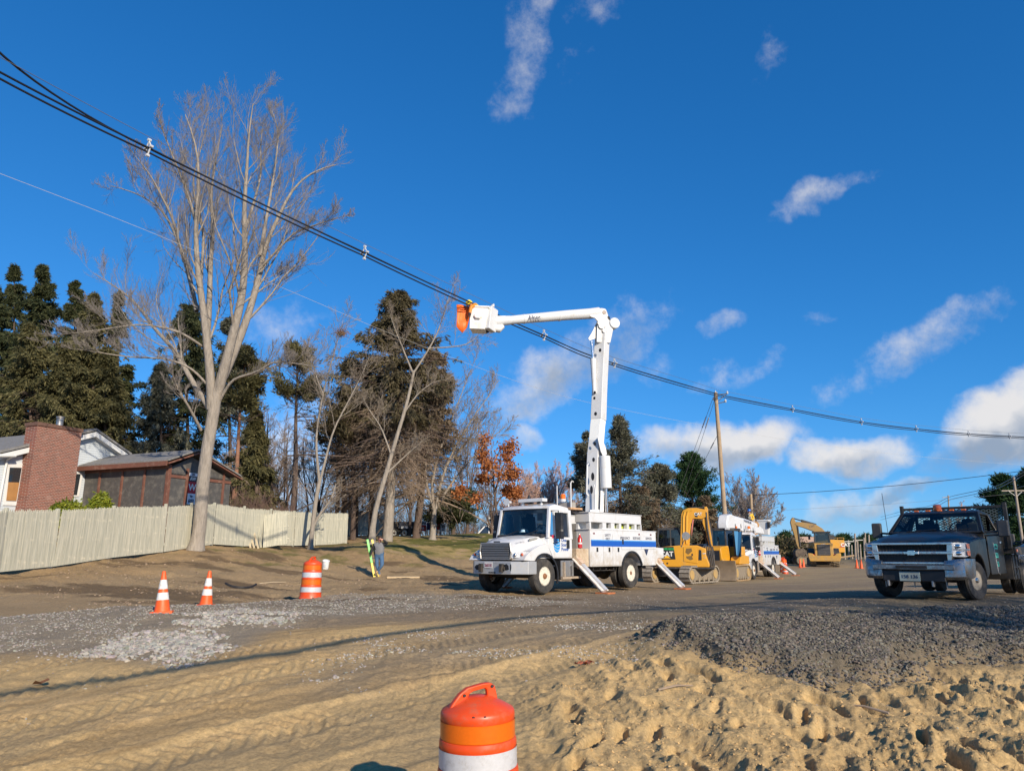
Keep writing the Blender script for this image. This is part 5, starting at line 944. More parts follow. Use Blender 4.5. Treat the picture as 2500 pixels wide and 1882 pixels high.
def bucket_truck(label, x, y, h, plate=True, group=None, seats=True):
    T = Rig('bucket_truck', label, 'truck', x, y, h, group); r = T.root; S = -1.12
    # cab: lower shell, pillars, roof and panes with seats inside
    bow = lambda X: .22 * (1 - (X / 1.0) ** 2)
    sh = MB(); xs = (-1.0, -.93, -.5, 0, .5, .93, 1.0)
    sh.loft([[(X * (1.03 if abs(X) < 1 else 1.03), -1.5, 1.0), (X * 1.03, -1.5, 1.62), (X * 1.03, -.32 + bow(X), 1.66), (X * 1.03, -.25 + bow(X), 1.3), (X * 1.03, -.3, 1.0)] for X in xs]); cabo = sh.build('cab', WHITE, r, .03)
    rf = MB(); rf.loft([[(X, -1.47, 2.42), (X * .96, -1.42, 2.56), (X * .96, -.75, 2.64), (X * .97, -.50 + bow(X) * .6, 2.58), (X, -.42 + bow(X) * .7, 2.47), (X, -.6, 2.42)] for X in (-.98, -.9, -.5, 0, .5, .9, .98)]); rf.build('roof', WHITE, cabo, .03)
    pl = MB()
    for s in (-1, 1):
        pl.beam((s * 1.0, -.29, 1.6), (s * .95, -.44, 2.5), .09, .10, (0, 1, 0)); pl.beam((s * 1.01, -1.44, 1.58), (s * .96, -1.42, 2.48), .07, .15, (0, 1, 0)); pl.beam((s * 1.02, -.62, 1.6), (s * .985, -.62, 2.45), .05, .04, (0, 1, 0)); pl.box(min(s * .93, s * 1.0), max(s * .93, s * 1.0), -1.42, -.42, 2.38, 2.46)
    pl.box(-.98, .98, -1.5, -1.44, 1.6, 1.85); pl.box(-.98, -.6, -1.5, -1.44, 1.85, 2.45); pl.box(.6, .98, -1.5, -1.44, 1.85, 2.45); pl.box(-.1, .1, -1.5, -1.44, 1.85, 2.45); pl.build('pillars', WHITE, cabo, .012)
    ws = MB(); pts = [[(X * .96, -.30 + bow(X) + .012, 1.66), (X * .93, -.45 + bow(X) * .7 + .012, 2.47)] for X in (-1, -.75, -.4, 0, .4, .75, 1)]
    ws.add([p for q in pts for p in q], [(2 * i, 2 * i + 2, 2 * i + 3, 2 * i + 1) for i in range(6)]); ws.build('windshield', GLASS, cabo)
    sm = MB(); sm.tube([(X * 1.0, -.29 + bow(X) + .01, 1.66) for X in (-.98, -.7, -.35, 0, .35, .7, .98)], .022, 6); sm.tube([(X * .96, -.44 + bow(X) * .7 + .01, 2.48) for X in (-.98, -.7, -.35, 0, .35, .7, .98)], .02, 6)
    for s in (-1, 1): sm.tube([(s * .97, -.28, 1.66), (s * .93, -.43, 2.48)], .02, 6)
    for s in (.45, -.3): sm.tube([(s, -.02, 1.69), (s - .5, -.06, 1.83)], .012, 5)
    sm.build('windshield_seal', BLACKP, cabo)
    for s in (-1, 1):
        d = MB().box(min(s * 1.03, s * 1.045), max(s * 1.03, s * 1.045), -1.40, -.42, 1.03, 1.64).build('door', WHITE, r, .006)
        MB().add([(s * 1.0, -1.36, 1.62), (s * 1.0, -.64, 1.62), (s * .965, -.64, 2.4), (s * .965, -1.36, 2.4)], [(0, 1, 2, 3)]).build('rear_window', glass('clear_side_glass', (.75, .82, .82), .05), d) if s > 0 else None
        MB().add([(s * 1.01, -.60, 1.62), (s * 1.01, -.36, 1.62), (s * .975, -.46, 2.36), (s * .975, -.60, 2.4)], [(0, 1, 2, 3)]).build('vent_window', GLASSD, d)
        MB().box(min(s * 1.045, s * 1.065), max(s * 1.045, s * 1.065), -1.32, -1.17, 1.30, 1.56).build('handle', BLACKP, d, .02)
        mm = MB(); mm.box(min(s * 1.16, s * 1.36), max(s * 1.16, s * 1.36), -.60, -.48, 1.86, 2.36); mm.box(min(s * 1.18, s * 1.38), max(s * 1.18, s * 1.38), -.60, -.46, 1.58, 1.80); mm.tube([(s * 1.0, -.46, 2.42), (s * 1.25, -.5, 2.42), (s * 1.27, -.52, 1.5), (s * 1.03, -.5, 1.46)], .018, 6); mm.build('mirror', BLACKP, d, .03)
    inn = MB(); inn.box(-.9, .9, -1.40, -.3, 1.62, 1.68); inn.box(-.9, .9, -.42, -.12, 1.62, 1.72)
    for sx in (-.5, .5): inn.obox((sx, -1.0, 1.72), (.5, .5, .14)); inn.obox((sx, -1.25, 2.0), (.48, .14, .62), Matrix.Rotation(R(-8), 3, 'X')); inn.obox((sx, -1.28, 2.33), (.26, .1, .16))
    inn.build('seats', SEATM, cabo, .03); MB().lathe([(.19, 0), (.205, .015), (.22, 0), (.205, -.015)], 20, Matrix.Translation((-.5, -.58, 1.86)) @ Matrix.Rotation(R(-50), 4, 'X'), cap=False).build('steering_wheel', BLACKP, cabo)
    MB().lathe([(.01, .1), (.11, .06), (.13, 0), (.16, -.01)], 14, Matrix.Translation((-.15, -.22, 1.80))).build('white_helmet', mat('pale_blue_plastic', (.45, .62, .68), .4), cabo) if seats else None
    # hood, fenders, grille
    MB.squeeze = .80
    hd = MB(); sec = []
    for yy, wb, wt, zt in ((-.28, .98, .80, 1.70), (.2, .88, .70, 1.655), (.65, .76, .60, 1.575), (.95, .70, .54, 1.49), (1.10, .64, .50, 1.36)): sec.append([(-wb, yy, 1.0), (-wb, yy, zt - .22), (-wt, yy, zt - .04), (-wt * .5, yy, zt), (0, yy, zt + .012), (wt * .5, yy, zt), (wt, yy, zt - .04), (wb, yy, zt - .22), (wb, yy, 1.0)])
    hd.loft(sec); hood = hd.build('hood', WHITE, r, .02)
    for s in (-1, 1):
        fd = MB(); prof = [(-.46, 1.0), (-.47, 1.42), (-.15, 1.44), (.25, 1.36), (.70, 1.22), (.98, 1.08), (1.10, .96)] + [(.72, .94)] + arc(0, .5, .66, 42, 168, 14); fd.prism(prof, 'x', s * .62, s * 1.09)
        fo = fd.build('fender', WHITE, r, .05, 3); ln = MB(); ln.loft([[(s * .64, a, b) for a, b in arc(0, .5, .64, 20, 190, 14)], [(s * 1.08, a, b) for a, b in arc(0, .5, .64, 20, 190, 14)]], cap=False, closed=False); ln.prism(arc(0, .5, .665, 20, 200, 16) + arc(0, .5, .61, 200, 20, 16), 'x', s * 1.075, s * 1.115); ln.build('fender_lip', BLACKP, fo)
        MB().box(min(s * .64, s * 1.12), max(s * .64, s * 1.12), -.76, -.735, .38, .95).build('mud_flap', BLACKP, r)
        hl = MB(); q = [(.60, 1.115, 1.03), (.63, 1.105, 1.17), (.90, .98, 1.20), (1.085, .74, 1.19), (1.10, .70, 1.12), (1.05, .86, 1.045), (.85, 1.06, 1.03)]; hl.add([(s * a, b, c) for a, b, c in q] + [(s * (a - .05), b - .12, c) for a, b, c in q], [tuple(range(7)), tuple(range(7, 14))[::-1]] + [(i, (i + 1) % 7, 7 + (i + 1) % 7, 7 + i) for i in range(7)])
        ho = hl.build('headlight', CLEAR, r, .015); MB().ball((s * .74, 1.085, 1.11), .055, 10, 6).build('lamp', CHROME, ho); MB().ball((s * .93, .98, 1.12), .045, 10, 6).build('turn_lamp', mat('orange_red_bulb', (.5, .1, .04), .3), ho)
        MB().obox((s * .80, .18, 1.56), (.05, .40, .10), Matrix.Rotation(R(-6), 3, 'X') @ Matrix.Rotation(s * R(38), 3, 'Y')).build('hood_vent', mat('vent_grey', (.30, .30, .28), .5), hood, .03)
        text('lettering', '1641-55-20', .075, mat('grey_lettering', (.35, .35, .37)), hood, (s * -.0 - .67, .62, 1.47), (.15 * s, -.95, .12) if s < 0 else (0, 1, 0), (.75 * -s * -1, 0, .6) if s > 0 else (.75, 0, .6), .002) if s < 0 else None
    gr = MB(); gr.prism([(-.56, .99), (.56, .99), (.60, 1.20), (.56, 1.43), (-.56, 1.43), (-.60, 1.20)], 'y', 1.09, 1.125); go = gr.build('grille', BLACKP, r, .015)
    gb = MB()
    for k in range(8): z = 1.03 + k * .051; gb.box(-.53, .53, 1.12, 1.145, z, z + .022)
    gb.build('grille_bars', STEEL, go); gf = MB()
    for a, b in (((-.57, .99), (.57, .99)), ((.57, .99), (.61, 1.2)), ((.61, 1.2), (.57, 1.44)), ((.57, 1.44), (-.57, 1.44)), ((-.57, 1.44), (-.61, 1.2)), ((-.61, 1.2), (-.57, .99))): gf.tube([(a[0], 1.13, a[1]), (b[0], 1.13, b[1])], .025, 6)
    gf.build('grille_frame', STEEL, go); MB().obox((0, 1.03, 1.485), (.26, .03, .06), Matrix.Rotation(R(-30), 3, 'X')).build('badge', STEEL, hood, .01)
    bp = MB(); out = [(-1.12, .42), (-1.12, .90), (-.72, 1.30), (.72, 1.30), (1.07, .90), (1.07, .42), (1.02, .42), (1.02, .86), (.69, 1.22), (-.69, 1.22), (-1.06, .86), (-1.06, .42)]; bp.prism(out, 'z', .56, .93); bo = bp.build('bumper', SILVER, r, .02)
    hl = MB(); rg = np.random.default_rng(5)
    for cx, w_, h_ in ((-.5, .30, .20), (.52, .34, .20), (.16, .34, .10), (-.72, .05, .2)): hl.prism([(cx + w_ / 2 * math.cos(t) * rg.uniform(.7, 1.25), .76 + h_ / 2 * math.sin(t) * rg.uniform(.75, 1.2)) for t in np.linspace(0, 6.28, 13)[:-1]], 'y', 1.299, 1.304)
    hl.build('worn_patch', mat('black_worn_patch', (.015, .015, .016), .6), bo); MB().box(-.14, .14, 1.295, 1.30, .585, .63).build('tow_slot', DARKIN, bo)
    for sx in (-.5, .5): MB().lathe([(.03, 0), (.055, 0), (.055, .012), (.03, .012)], 12, Matrix.Translation((sx, 1.32, .72)) @ Matrix.Rotation(R(90), 4, 'Y')).build('tow_hook', DARKFR, bo)
    if plate: pt = MB().box(-.02, .30, 1.305, 1.312, .735, .905).build('licence_plate', mat('plate_white', (.62, .60, .58), .4), bo); text('lettering', '2651E', .11, mat('plate_ink', (.22, .06, .09)), pt, (.14, .3 + 1.014 * .80 + .001, .81), (-1, 0, 0), (0, 0, 1), .002, bold=.004)
    MB.squeeze = 1.
    # chassis and utility body
    cz = MB(); cz.box(-.45, -.35, -6.9, 1.2, .62, .86); cz.box(.35, .45, -6.9, 1.2, .62, .86); cz.box(-.45, .45, -2.2, .95, .55, .95); cz.box(-.12, .12, -4.6, -1, .45, .62); cz.cyl((-.9, 0, .5), (.9, 0, .5), .07); cz.cyl((-.9, -4.78, .5), (.9, -4.78, .5), .1); cz.ball((0, -4.78, .5), .23)
    cz.box(-1., 1., -2.3, -1.5, .8, 1.0); cz.build('chassis', DARKFR, r)
    tk = MB(); tk.box(-1.06, -.55, -1.52, -.82, .46, .94); to = tk.build('step_tank', STEEL, r, .02); st = MB(); st.box(-1.14, -.6, -1.78, -.84, .40, .46); st.box(-1.12, -1.06, -1.0, -.95, .46, .9); st.build('step', mat('rusty_step', (.34, .27, .20), .8, var=.3, scale=8), to); tb = MB()
    for k in (-1.35, -1.0): tb.box(-1.075, -.55, k - .03, k + .03, .455, .95)
    tb.build('tank_strap', CHROME, to)
    bh = MB(); bh.box(-1.1, -.4, -2.28, -1.62, .74, 1.30); bh.build('front_cabinet', mat('stained_tan_cabinet', (.55, .45, .32), .7, var=.2, dirt=.6, dcol=(.28, .15, .07), dscale=5), r, .01); MB().box(.4, 1.1, -2.28, -1.62, .74, 1.30).build('front_cabinet', WHITE, r, .01)
    MB().lathe([(.0, 0), (.075, .02), (.075, .32), (.04, .38), (.03, .44)], 14, Matrix.Translation((-1.0, -1.95, 1.30))).build('fire_extinguisher', REDL, r); MB().lathe([(.078, 0), (.078, .05)], 14, Matrix.Translation((-1.0, -1.95, 1.44))).build('extinguisher_label', TRIM, r)
    ya, yb, zb, zt = -2.3, -6.48, .74, 1.90
    arch = arc(-4.78, .52, .66, 160, 20, 14)
    for s in (-1, 1):
        side = MB(); prof = [(ya, zb), (ya, zt), (yb, zt), (yb, 1.36), (-7.0, 1.34), (-7.0, .98), (-6.55, .98), (-6.55, zb), (-4.78 + .63, zb)][:8] + [(-4.78 - .625, zb)] + [(a, b) for a, b in arc(-4.78, .52, .66, 160, 20, 14)] + [(-4.78 + .625, zb)]
        side.prism(prof, 'x', s * .62, s * 1.155); so = side.build('utility_body', WHITE, r, .015)
        ed = [-2.32, -3.03, -3.58, -4.12, -5.42, -6.46]; 
        for k in range(5):
            z0 = zb + .03 if k not in (3,) else 1.28; 
            if k == 4: z0 = 1.30
            do = MB().box(min(s * 1.155, s * 1.172), max(s * 1.155, s * 1.172), ed[k + 1] + .014, ed[k] - .014, z0, zt - .12).build('compartment_door', WHITE, r, .006)
            if k < 4: MB().box(min(s * 1.172, s * 1.18), max(s * 1.172, s * 1.18), (ed[k] - .35 if k != 3 else ed[k] - .1) - .05, (ed[k] - .35 if k != 3 else ed[k] - .1) + .05, 1.20 if k < 3 else 1.45, 1.34 if k < 3 else 1.62).build('latch', BLACKP, do, .01)
        MB().box(min(s * 1.172, s * 1.1765), max(s * 1.172, s * 1.1765), -6.44, -2.33, 1.375, 1.55).build('stripe', BLUE, so); MB().box(min(s * 1.172, s * 1.1763), max(s * 1.172, s * 1.1763), -6.44, -2.33, 1.552, 1.585).build('thin_stripe', mat('light_blue_stripe', (.08, .30, .62), .4), so)
        lp = MB(); lp.prism(arc(-4.78, .52, .72, 160, 20, 16) + arc(-4.78, .52, .655, 20, 160, 16), 'x', s * 1.15, s * 1.19); lp.build('wheel_arch', BLACKP, so)
        up = MB(); up.box(min(s * .60, s * 1.165), max(s * .60, s * 1.165), -5.48, -2.26, 2.14, 2.44); up.build('upper_box', WHITE, r, .012); ld = MB(); ld.box(min(s * .58, s * 1.185), max(s * .58, s * 1.185), -5.52, -2.22, 2.44, 2.465); ld.build('box_lid', WHITE, r, .008)
        ps = MB()
        for yy, w_ in ((-2.3, .08), (-3.05, .22), (-3.55, .22), (-4.05, .14), (-4.55, .14), (-5.05, .14), (-5.46, .06)): ps.box(min(s * 1.02, s * 1.15), max(s * 1.02, s * 1.15), yy - w_, yy, zt, 2.14)
        ps.box(min(s * .62, s * .70), max(s * .62, s * .70), -5.4, -2.3, zt, 2.14); ps.box(min(s * 1.02, s * 1.155), max(s * 1.02, s * 1.155), -5.4, -3.0, 1.9, 1.97); ps.build('rack_post', WHITE, r)
        gd = MB()
        for k, yy in enumerate((-3.9, -4.4, -4.9)): gd.box(min(s * .74, s * .98), max(s * .74, s * .98), yy - .42, yy, zt + .02, zt + .2)
        gd.build('line_hose', mat('yellow_green_hose', (.45, .52, .05), .5), r)
        MB().box(min(s * .62, s * 1.165), max(s * .62, s * 1.165), -6.52, -2.26, zt, zt + .03).build('body_top', WHITE, r, .006)
        rk = MB(); rk.box(min(s * 1.0, s * 1.03), max(s * 1.0, s * 1.03), -3.9, -2.6, .60, .625)
        for yy in (-3.85, -3.4, -3.05, -2.65): rk.box(min(s * 1.0, s * 1.03), max(s * 1.0, s * 1.03), yy, yy + .03, .6, .74)
        rk.build('step_rail', DARKFR, r)
        mk = MB(); mk.add([(s * 1.176, -5.9, 1.30), (s * 1.176, -5.62, 1.30), (s * 1.176, -5.76, 1.08)], [(0, 1, 2)]); mk.build('warning_mark', INK, r)
        for yy, zz in ((-2.5, 1.78), (-5.3, 1.80), (-6.1, 1.80)): MB().box(min(s * 1.172, s * 1.186), max(s * 1.172, s * 1.186), yy - .035, yy + .035, zz - .028, zz + .028).build('marker_lamp', mat('dark_red_lens', (.16, .012, .012), .3), r, .008)
        xd = (0, -s * -1 * 1, 0); xd = (0, -1, 0) if s < 0 else (0, 1, 0); tx = s * 1.175
        for st_, yy, zz, sz in (('SAFETY', -3.3, 1.735, .125), ('FIRST', -3.3, 1.615, .125), ('EMERGENCY', -4.37, 1.655, .125), ('RESPONSE', -5.12, 1.66, .125), ('SERVICES', -5.94, 1.665, .12)): text('lettering', st_, sz, INK, so, (tx, yy, zz), xd, (0, 0, 1), .002, sx=.86)
        # name and globe on the door
        lg = MB(); lg.prism([(-.68 + .16 * math.cos(t), 1.40 + .22 * math.sin(t)) for t in np.linspace(0, 6.283, 25)[:-1]], 'x', s * 1.046, s * 1.049); go_ = lg.build('logo', mat('logo_bright_blue', (.03, .27, .62), .4), r); wv = MB()
        for k in range(4): wv.tube([(s * 1.0495, -.68 - .15 + .3 * j / 8, 1.53 - .085 * k - .05 * math.sin(j / 8 * 3.1) + .055 * (j / 8)) for j in range(9)], .007, 4)
        wv.build('logo_lines', TRIM, go_)
        for k, w_ in enumerate(('One', 'Source', 'Power')): text('lettering', w_, .145, mat('logo_ink', (.03, .09, .30)), r, (s * 1.048, -.90, 1.545 - .135 * k), xd, (0, 0, 1), .002, align='LEFT', bold=.004)
        MB().box(min(s * 1.046, s * 1.05), max(s * 1.046, s * 1.05), -.56, -.44, 1.60, 1.70).build('door_sticker', mat('red_sticker', (.5, .03, .06), .5), r)
    bd = MB(); bd.box(-.62, .62, -7.0, -2.3, .95, 1.28); bd.box(-.62, .62, -2.45, -2.3, 1.28, 2.1); bd.build('deck', mat('grey_deck', (.30, .30, .29), .7, dirt=.5), r); tl = MB(); tl.box(-1.15, 1.15, -7.02, -6.5, 1.22, 1.34); tl.box(-1.12, -.7, -6.9, -6.56, .75, 1.22); tl.box(.7, 1.12, -6.9, -6.56, .75, 1.22); tl.box(-1.0, 1.0, -7.05, -7.0, .82, 1.0); tlo = tl.build('tail_shelf', WHITE, r, .01)
    for s in (-1, 1): MB().box(min(s * .8, s * 1.1), max(s * .8, s * 1.1), -7.06, -7.03, 1.05, 1.2).build('tail_lamp', REDL, tlo); MB().box(min(s * .72, s * 1.05), max(s * .72, s * 1.05), -5.62, -5.6, .3, .75).build('mud_flap', BLACKP, r)
    # gear on the cab roof
    lb = MB(); lb.box(-.30, .72, -1.2, -.95, 2.76, 2.87); lb.box(-.2, -.12, -1.1, -1.02, 2.6, 2.78); lb.box(.55, .63, -1.1, -1.02, 2.6, 2.78); lb.build('roof_box', WHITE, r, .02)
    hn = MB(); hn.lathe([(.12, 0), (.06, .06), (.04, .2)], 14, Matrix.Translation((.78, -.45, 2.76)) @ Matrix.Rotation(R(90), 4, 'X')); hn.cyl((.78, -.55, 2.62), (.78, -.55, 2.76), .02); hn.build('spot_lamp', WHITE, r)
    for xx in (-.1, .42): c = MB().lathe([(.16, 0), (.09, .12), (.015, .3)], 14, Matrix.Translation((xx, -1.15, 2.72))); c.build('small_cone', BLACKP, r)
    pf = MB(); pf.box(-.95, .95, -2.2, -1.56, 2.52, 2.58); pf.build('boom_rest_platform', mat('rusty_platform', (.50, .30, .16), .8, var=.3, scale=6), r); rl = MB(); rl.box(-.6, .6, -1.95, -1.8, 2.2, 2.54); rl.box(-.9, .9, -1.9, -1.7, 2.58, 2.75); rl.build('boom_rest', mat('weathered_grey', (.33, .31, .28), .8, var=.2), r)
    hr = MB(); hr.tube([(-.9, -1.65, 2.58), (-.9, -1.65, 3.35), (-.9, -1.72, 3.42), (-.9, -1.8, 3.40)], .022, 6); hr.tube([(-.35, -1.65, 2.58), (-.35, -1.65, 3.3)], .018, 6); hr.build('hand_rail', WHITE, r)
    bc = MB().lathe([(.085, 0), (.09, .12), (.06, .16)], 14, Matrix.Translation((-.55, -1.7, 2.86))).build('beacon', AMBER, r); MB().lathe([(.1, 0), (.1, .08)], 14, Matrix.Translation((-.55, -1.7, 2.78))).build('beacon_base', WHITE, bc)
    for s in (-1, 1):
        wheel(r, s * .98, 0, .50, .27, s, RIMW, bolts=10)
        wheel(r, s * 1.00, -4.78, .50, .25, s, RIMW, deep=.13, bolts=10); MB().lathe([(.28, -.1), (.47, -.12), (.5, -.09), (.5, .09), (.47, .12), (.28, .1)], 40, Matrix.Translation((s * .68, -4.78, .5)) @ Matrix.Rotation(R(90), 4, 'Y'), cap=False).build('inner_wheel', TYRE, r)
        # outriggers: angled box legs down to foot plates
        for y0, dx, tz in ((-1.72, 1.02, .98), (-6.62, 1.02, .95)):
            p, q = Vector((s * .98, y0, tz)), Vector((s * (1.02 + dx), y0 - .03, .07)); wq = T.root.matrix_world @ q; q.z = gz(wq.x, wq.y) - T.root.location.z + .07
            lg = MB(); lg.beam(p, q, .19, .14, (0, 1, 0)); lo = lg.build('outrigger', mat('outrigger_grey', (.52, .53, .55), .4, .2, dirt=.3), r, .012)
            ll = MB()
            for o_ in (-.10, .10): ll.beam(p + Vector((0, o_, .02)), q + Vector((0, o_, .02)), .02, .19, (0, 1, 0))
            ll.build('outrigger_flange', mat('chipped_white', (.72, .70, .66), .5, dirt=.5, dcol=(.4, .18, .06), dscale=8), lo)
            sl = MB(); sl.beam(p + (p - q).normalized() * .02, p + (q - p) * .22, .24, .2, (0, 1, 0)); sl.build('outrigger_sleeve', mat('rusty_white', (.62, .5, .38), .7, dirt=.7, dcol=(.33, .13, .04), dscale=7), lo)
            MB().obox(q - Vector((0, 0, .05)), (.46, .42, .05)).build('foot', mat('orange_rust_foot', (.40, .13, .045), .8, var=.3), lo, .01)
    return T
TR1 = bucket_truck('white bucket truck with its boom raised to the overhead cable, parked nearest on the outriggers', .98 - .7614 * 1.12, 22.36 + .6483 * 1.12, (-.6483, -.7614))
def boom_up(T):
    r = T.root; pw = T.root.matrix_world @ Vector((0.0, -4.65, 0)); bw = Vector((-1.75, 24.9, 0)); d = (bw - Vector((pw.x, pw.y, 0))).normalized(); n = Vector((d.y, -d.x, 0))
    if n.y > 0: n = -n
    U = lambda u, v, off=0.: on_plane(u, v, Vector((pw.x, pw.y, 0)) + n * off, n)
    pxm = pw.y / FPX * .97
    def beam4(mb, pts, ws, ds=None, off=0., yaw=R(38)):
        """square box section turned so that two faces show"""
        secs = []
        for i, (u, v) in enumerate(pts):
            c = U(u, v, off); a, b = pts[max(0, i - 1)], pts[min(len(pts) - 1, i + 1)]; t = (U(*b) - U(*a)).normalized(); e1 = n - t * n.dot(t); e1.normalize(); e2 = t.cross(e1); w = ws[i] * .5
            c1, s1 = math.cos(yaw), math.sin(yaw); f1, f2 = e1 * c1 + e2 * s1, e2 * c1 - e1 * s1; k = (ds[i] if ds else ws[i]) * .5; secs.append([c + f1 * w + f2 * k, c - f1 * w + f2 * k, c - f1 * w - f2 * k, c + f1 * w - f2 * k])
        mb.loft(secs); return mb
    L = T.inv
    tu = MB(); tu.cyl((0, -4.65, 1.2), (0, -4.65, 2.35), .42, .38, 24); tu.box(-.48, .48, -5.1, -4.2, 2.3, 2.42); tu.build('turret', WHITE, r, .02)
    m = beam4(MB(), [(1447, 1256), (1450, 1180), (1453, 1110), (1456, 1076)], [.40, .44, .44, .42]); lo = m.xf(L).build('lower_boom', WHITE2, r, .02)
    m = beam4(MB(), [(1456, 1077), (1459, 1040), (1461, 1024)], [.415, .415, .415]); m.xf(L).build('insulator_insert', mat('bright_fibreglass', (.84, .84, .80), .35, var=.02), lo, .015)
    m = beam4(MB(), [(1461, 1025), (1464, 950), (1469, 850), (1473, 800)], [.44, .43, .43, .40]); m.xf(L).build('boom_section', WHITE2, lo, .02)
    kn = MB()
    def plate(poly, t0, t1, mb): v = [U(u, v, t0) for u, v in poly] + [U(u, v, t1) for u, v in poly]; k = len(poly); mb.add(v, [tuple(range(k)), tuple(range(k, 2 * k))[::-1]] + [(i, (i + 1) % k, k + (i + 1) % k, k + i) for i in range(k)]); return mb
    plate([(1456, 836), (1457, 792), (1462, 775), (1476, 772), (1494, 786), (1497, 805), (1490, 838)], -.20, .20, kn); kn.xf(L).build('elbow_knuckle', WHITE2, r, .04)
    dr = MB(); c = U(1494, 793); dr.tube([c - n * .27, c + n * .27], .21, 20); dr.xf(L).build('elbow_drum', WHITE2, r, .03)
    pv = MB(); 
    for (u, v, q) in ((1467, 796, .13), (1474, 808, .09), (1461, 790, .07)): a = U(u, v, .20); pv.tube([a, a + n * .07], q, 14)
    pv.xf(L).build('pivot_pin', STEEL, r, .01)
    hs = MB(); hs.tube([U(1478, 772, .05), U(1485, 776, .12), U(1486, 790, .12), U(1478, 800, .1)], .07, 8); hs.xf(L).build('hose_bundle', BLACKP, r)
    ub = MB(); ub.tube([U(1244, 782), U(1300, 777), U(1380, 770), U(1440, 766), U(1462, 763)], [.155, .17, .185, .20, .20], 20); uo = ub.xf(L).build('upper_boom', WHITE2, r, 0)
    eb = MB(); plate([(1438, 761), (1468, 752), (1479, 754), (1485, 770), (1484, 780), (1470, 790), (1460, 788), (1452, 778), (1440, 774)], -.17, .17, eb); eb.xf(L).build('upper_boom_elbow', WHITE2, uo, .05)
    wl = MB(); c = U(1475, 763, .17); wl.tube([c, c + n * .02], .08, 12); wl.xf(L).build('boom_eye', mat('weld_brown', (.3, .24, .2)), uo)
    for u, v, w in ((1279, 779, .175), (1365, 772, .187)): b = MB(); b.tube([U(u - 2, v), U(u + 2, v)], w, 18); b.xf(L).build('boom_band', mat('boom_band_grey', (.62, .62, .62)), uo)
    sl = MB(); sl.tube([U(1186, 786), U(1215, 784), U(1246, 782)], [.20, .19, .165], 16); sl.xf(L).build('boom_tip', WHITE2, uo)
    hd = MB(); hd.tube([U(1200, 800, .05), U(1218, 803, .05), U(1228, 796, .05)], [.13, .15, .09], 12); plate([(1203, 776), (1208, 772), (1234, 771), (1240, 776), (1234, 780), (1204, 781)], -.12, .12, hd); hd.xf(L).build('jib_head', mat('shaded_grey_plastic', (.62, .61, .58), .5), uo, .01)
    bk2 = MB(); plate([(1186, 806), (1195, 792), (1194, 812), (1188, 814)], -.1, .1, bk2); bk2.xf(L).build('leveling_bracket', BLACKP, uo)
    text('lettering', 'Altec', .26, INK, uo, L @ (U(1305, 775.2, .205)), L.to_3x3() @ (U(1400, 767.5) - U(1300, 775.5)), (0, 0, 1), .003, bold=.001, sx=.9)
    cy = MB(); cy.tube([U(1448, 876, .1), U(1451, 960, .1)], [.11, .07], 12); cy.xf(L).build('upper_cylinder', WHITE2, r); rd = MB(); rd.tube([U(1444, 834, .1), U(1448, 880, .1)], .045, 10); rd.xf(L).build('cylinder_rod', CHROME, r)
    lk = MB(); plate([(1436, 826), (1440, 832), (1456, 826), (1459, 806), (1463, 786), (1457, 786), (1448, 806), (1440, 820)], -.06, .1, lk); lk.xf(L).build('link_arm', STEEL, r, .01)
    big = MB(); big.tube([U(1476, 1113, .35), U(1480, 1192, .35)], .20, 22); bo = big.xf(L).build('lift_cylinder', WHITE2, r, .02); rod = MB(); rod.tube([U(1479, 1190, .35), U(1481, 1250, .3)], .055, 10); rod.xf(L).build('cylinder_rod', CHROME, bo)
    cb = MB(); plate([(1458, 1068), (1468, 1066), (1479, 1092), (1482, 1110), (1472, 1114), (1466, 1102)], .1, .42, cb); cb.xf(L).build('cylinder_bracket', WHITE2, r, .03)
    gs = MB(); plate([(1465, 1250), (1468, 1120), (1473, 1120), (1474, 1250)], .05, .3, gs); gs.xf(L).build('riser_link', mat('shaded_white', (.7, .7, .69), .45), r, .01)
    bs = MB(); plate([(1440, 1258), (1440, 1244), (1464, 1243), (1464, 1258)], .0, .45, bs); bs.xf(L).build('boom_base', WHITE2, r, .02)
    hole = MB()
    for u, v, a, b in ((1454, 1015 - 5, 3.2, 5), (1452, 1083, 3, 5), (1449, 1122, 3, 5.5), (1447, 1163, 3.5, 10), (1444, 1195, 3.2, 10), (1465, 855, 3, 5), (1452, 958, 2.6, 4), (1451, 972, 2.6, 4)):
        c = U(u, v, .325 if v > 1076 else .315); t = Vector((0, 0, 1)); e = d; f1 = (n * math.cos(R(52)) + e * math.sin(R(52))).normalized(); g = t.cross(f1); hole.add([c + g * (a * pxm * 1.3 * math.cos(k)) + t * (b * pxm * math.sin(k)) for k in np.linspace(0, 6.283, 13)[:-1]], [tuple(range(12))])
    hole.xf(L).build('boom_hole', DARKIN, lo)
    hr = MB(); hr.tube([U(1438, 1131, .2), U(1434, 1135, .2), U(1432, 1205, .2), U(1436, 1210, .2)], .03, 6); hr.tube([U(1450, 1183, .4), U(1453, 1195, .4), U(1453, 1245, .4)], .025, 6); hr.xf(L).build('hose_guard', WHITE2, r)
    # bucket: a tapered open tub, seen from below, tilted with the boom tip
    c0 = [(1143, 757), (1186, 761), (1190, 770), (1181, 806), (1152, 806)]
    P = lambda u, v, o: U(u, v, o)
    top = [P(1163, 757, .40), P(1192, 760, .40), P(1184, 756, -.45), P(1144, 757, -.45)]
    q0 = U(1158, 757, .0); e = (d * -1); ex = Vector((e.x, e.y, 0)).normalized(); w = .66
    cen = U(1171, 782, 0); rt = Matrix.Rotation(R(-6), 3, n); yawm = Matrix.Rotation(R(-28), 3, 'Z')
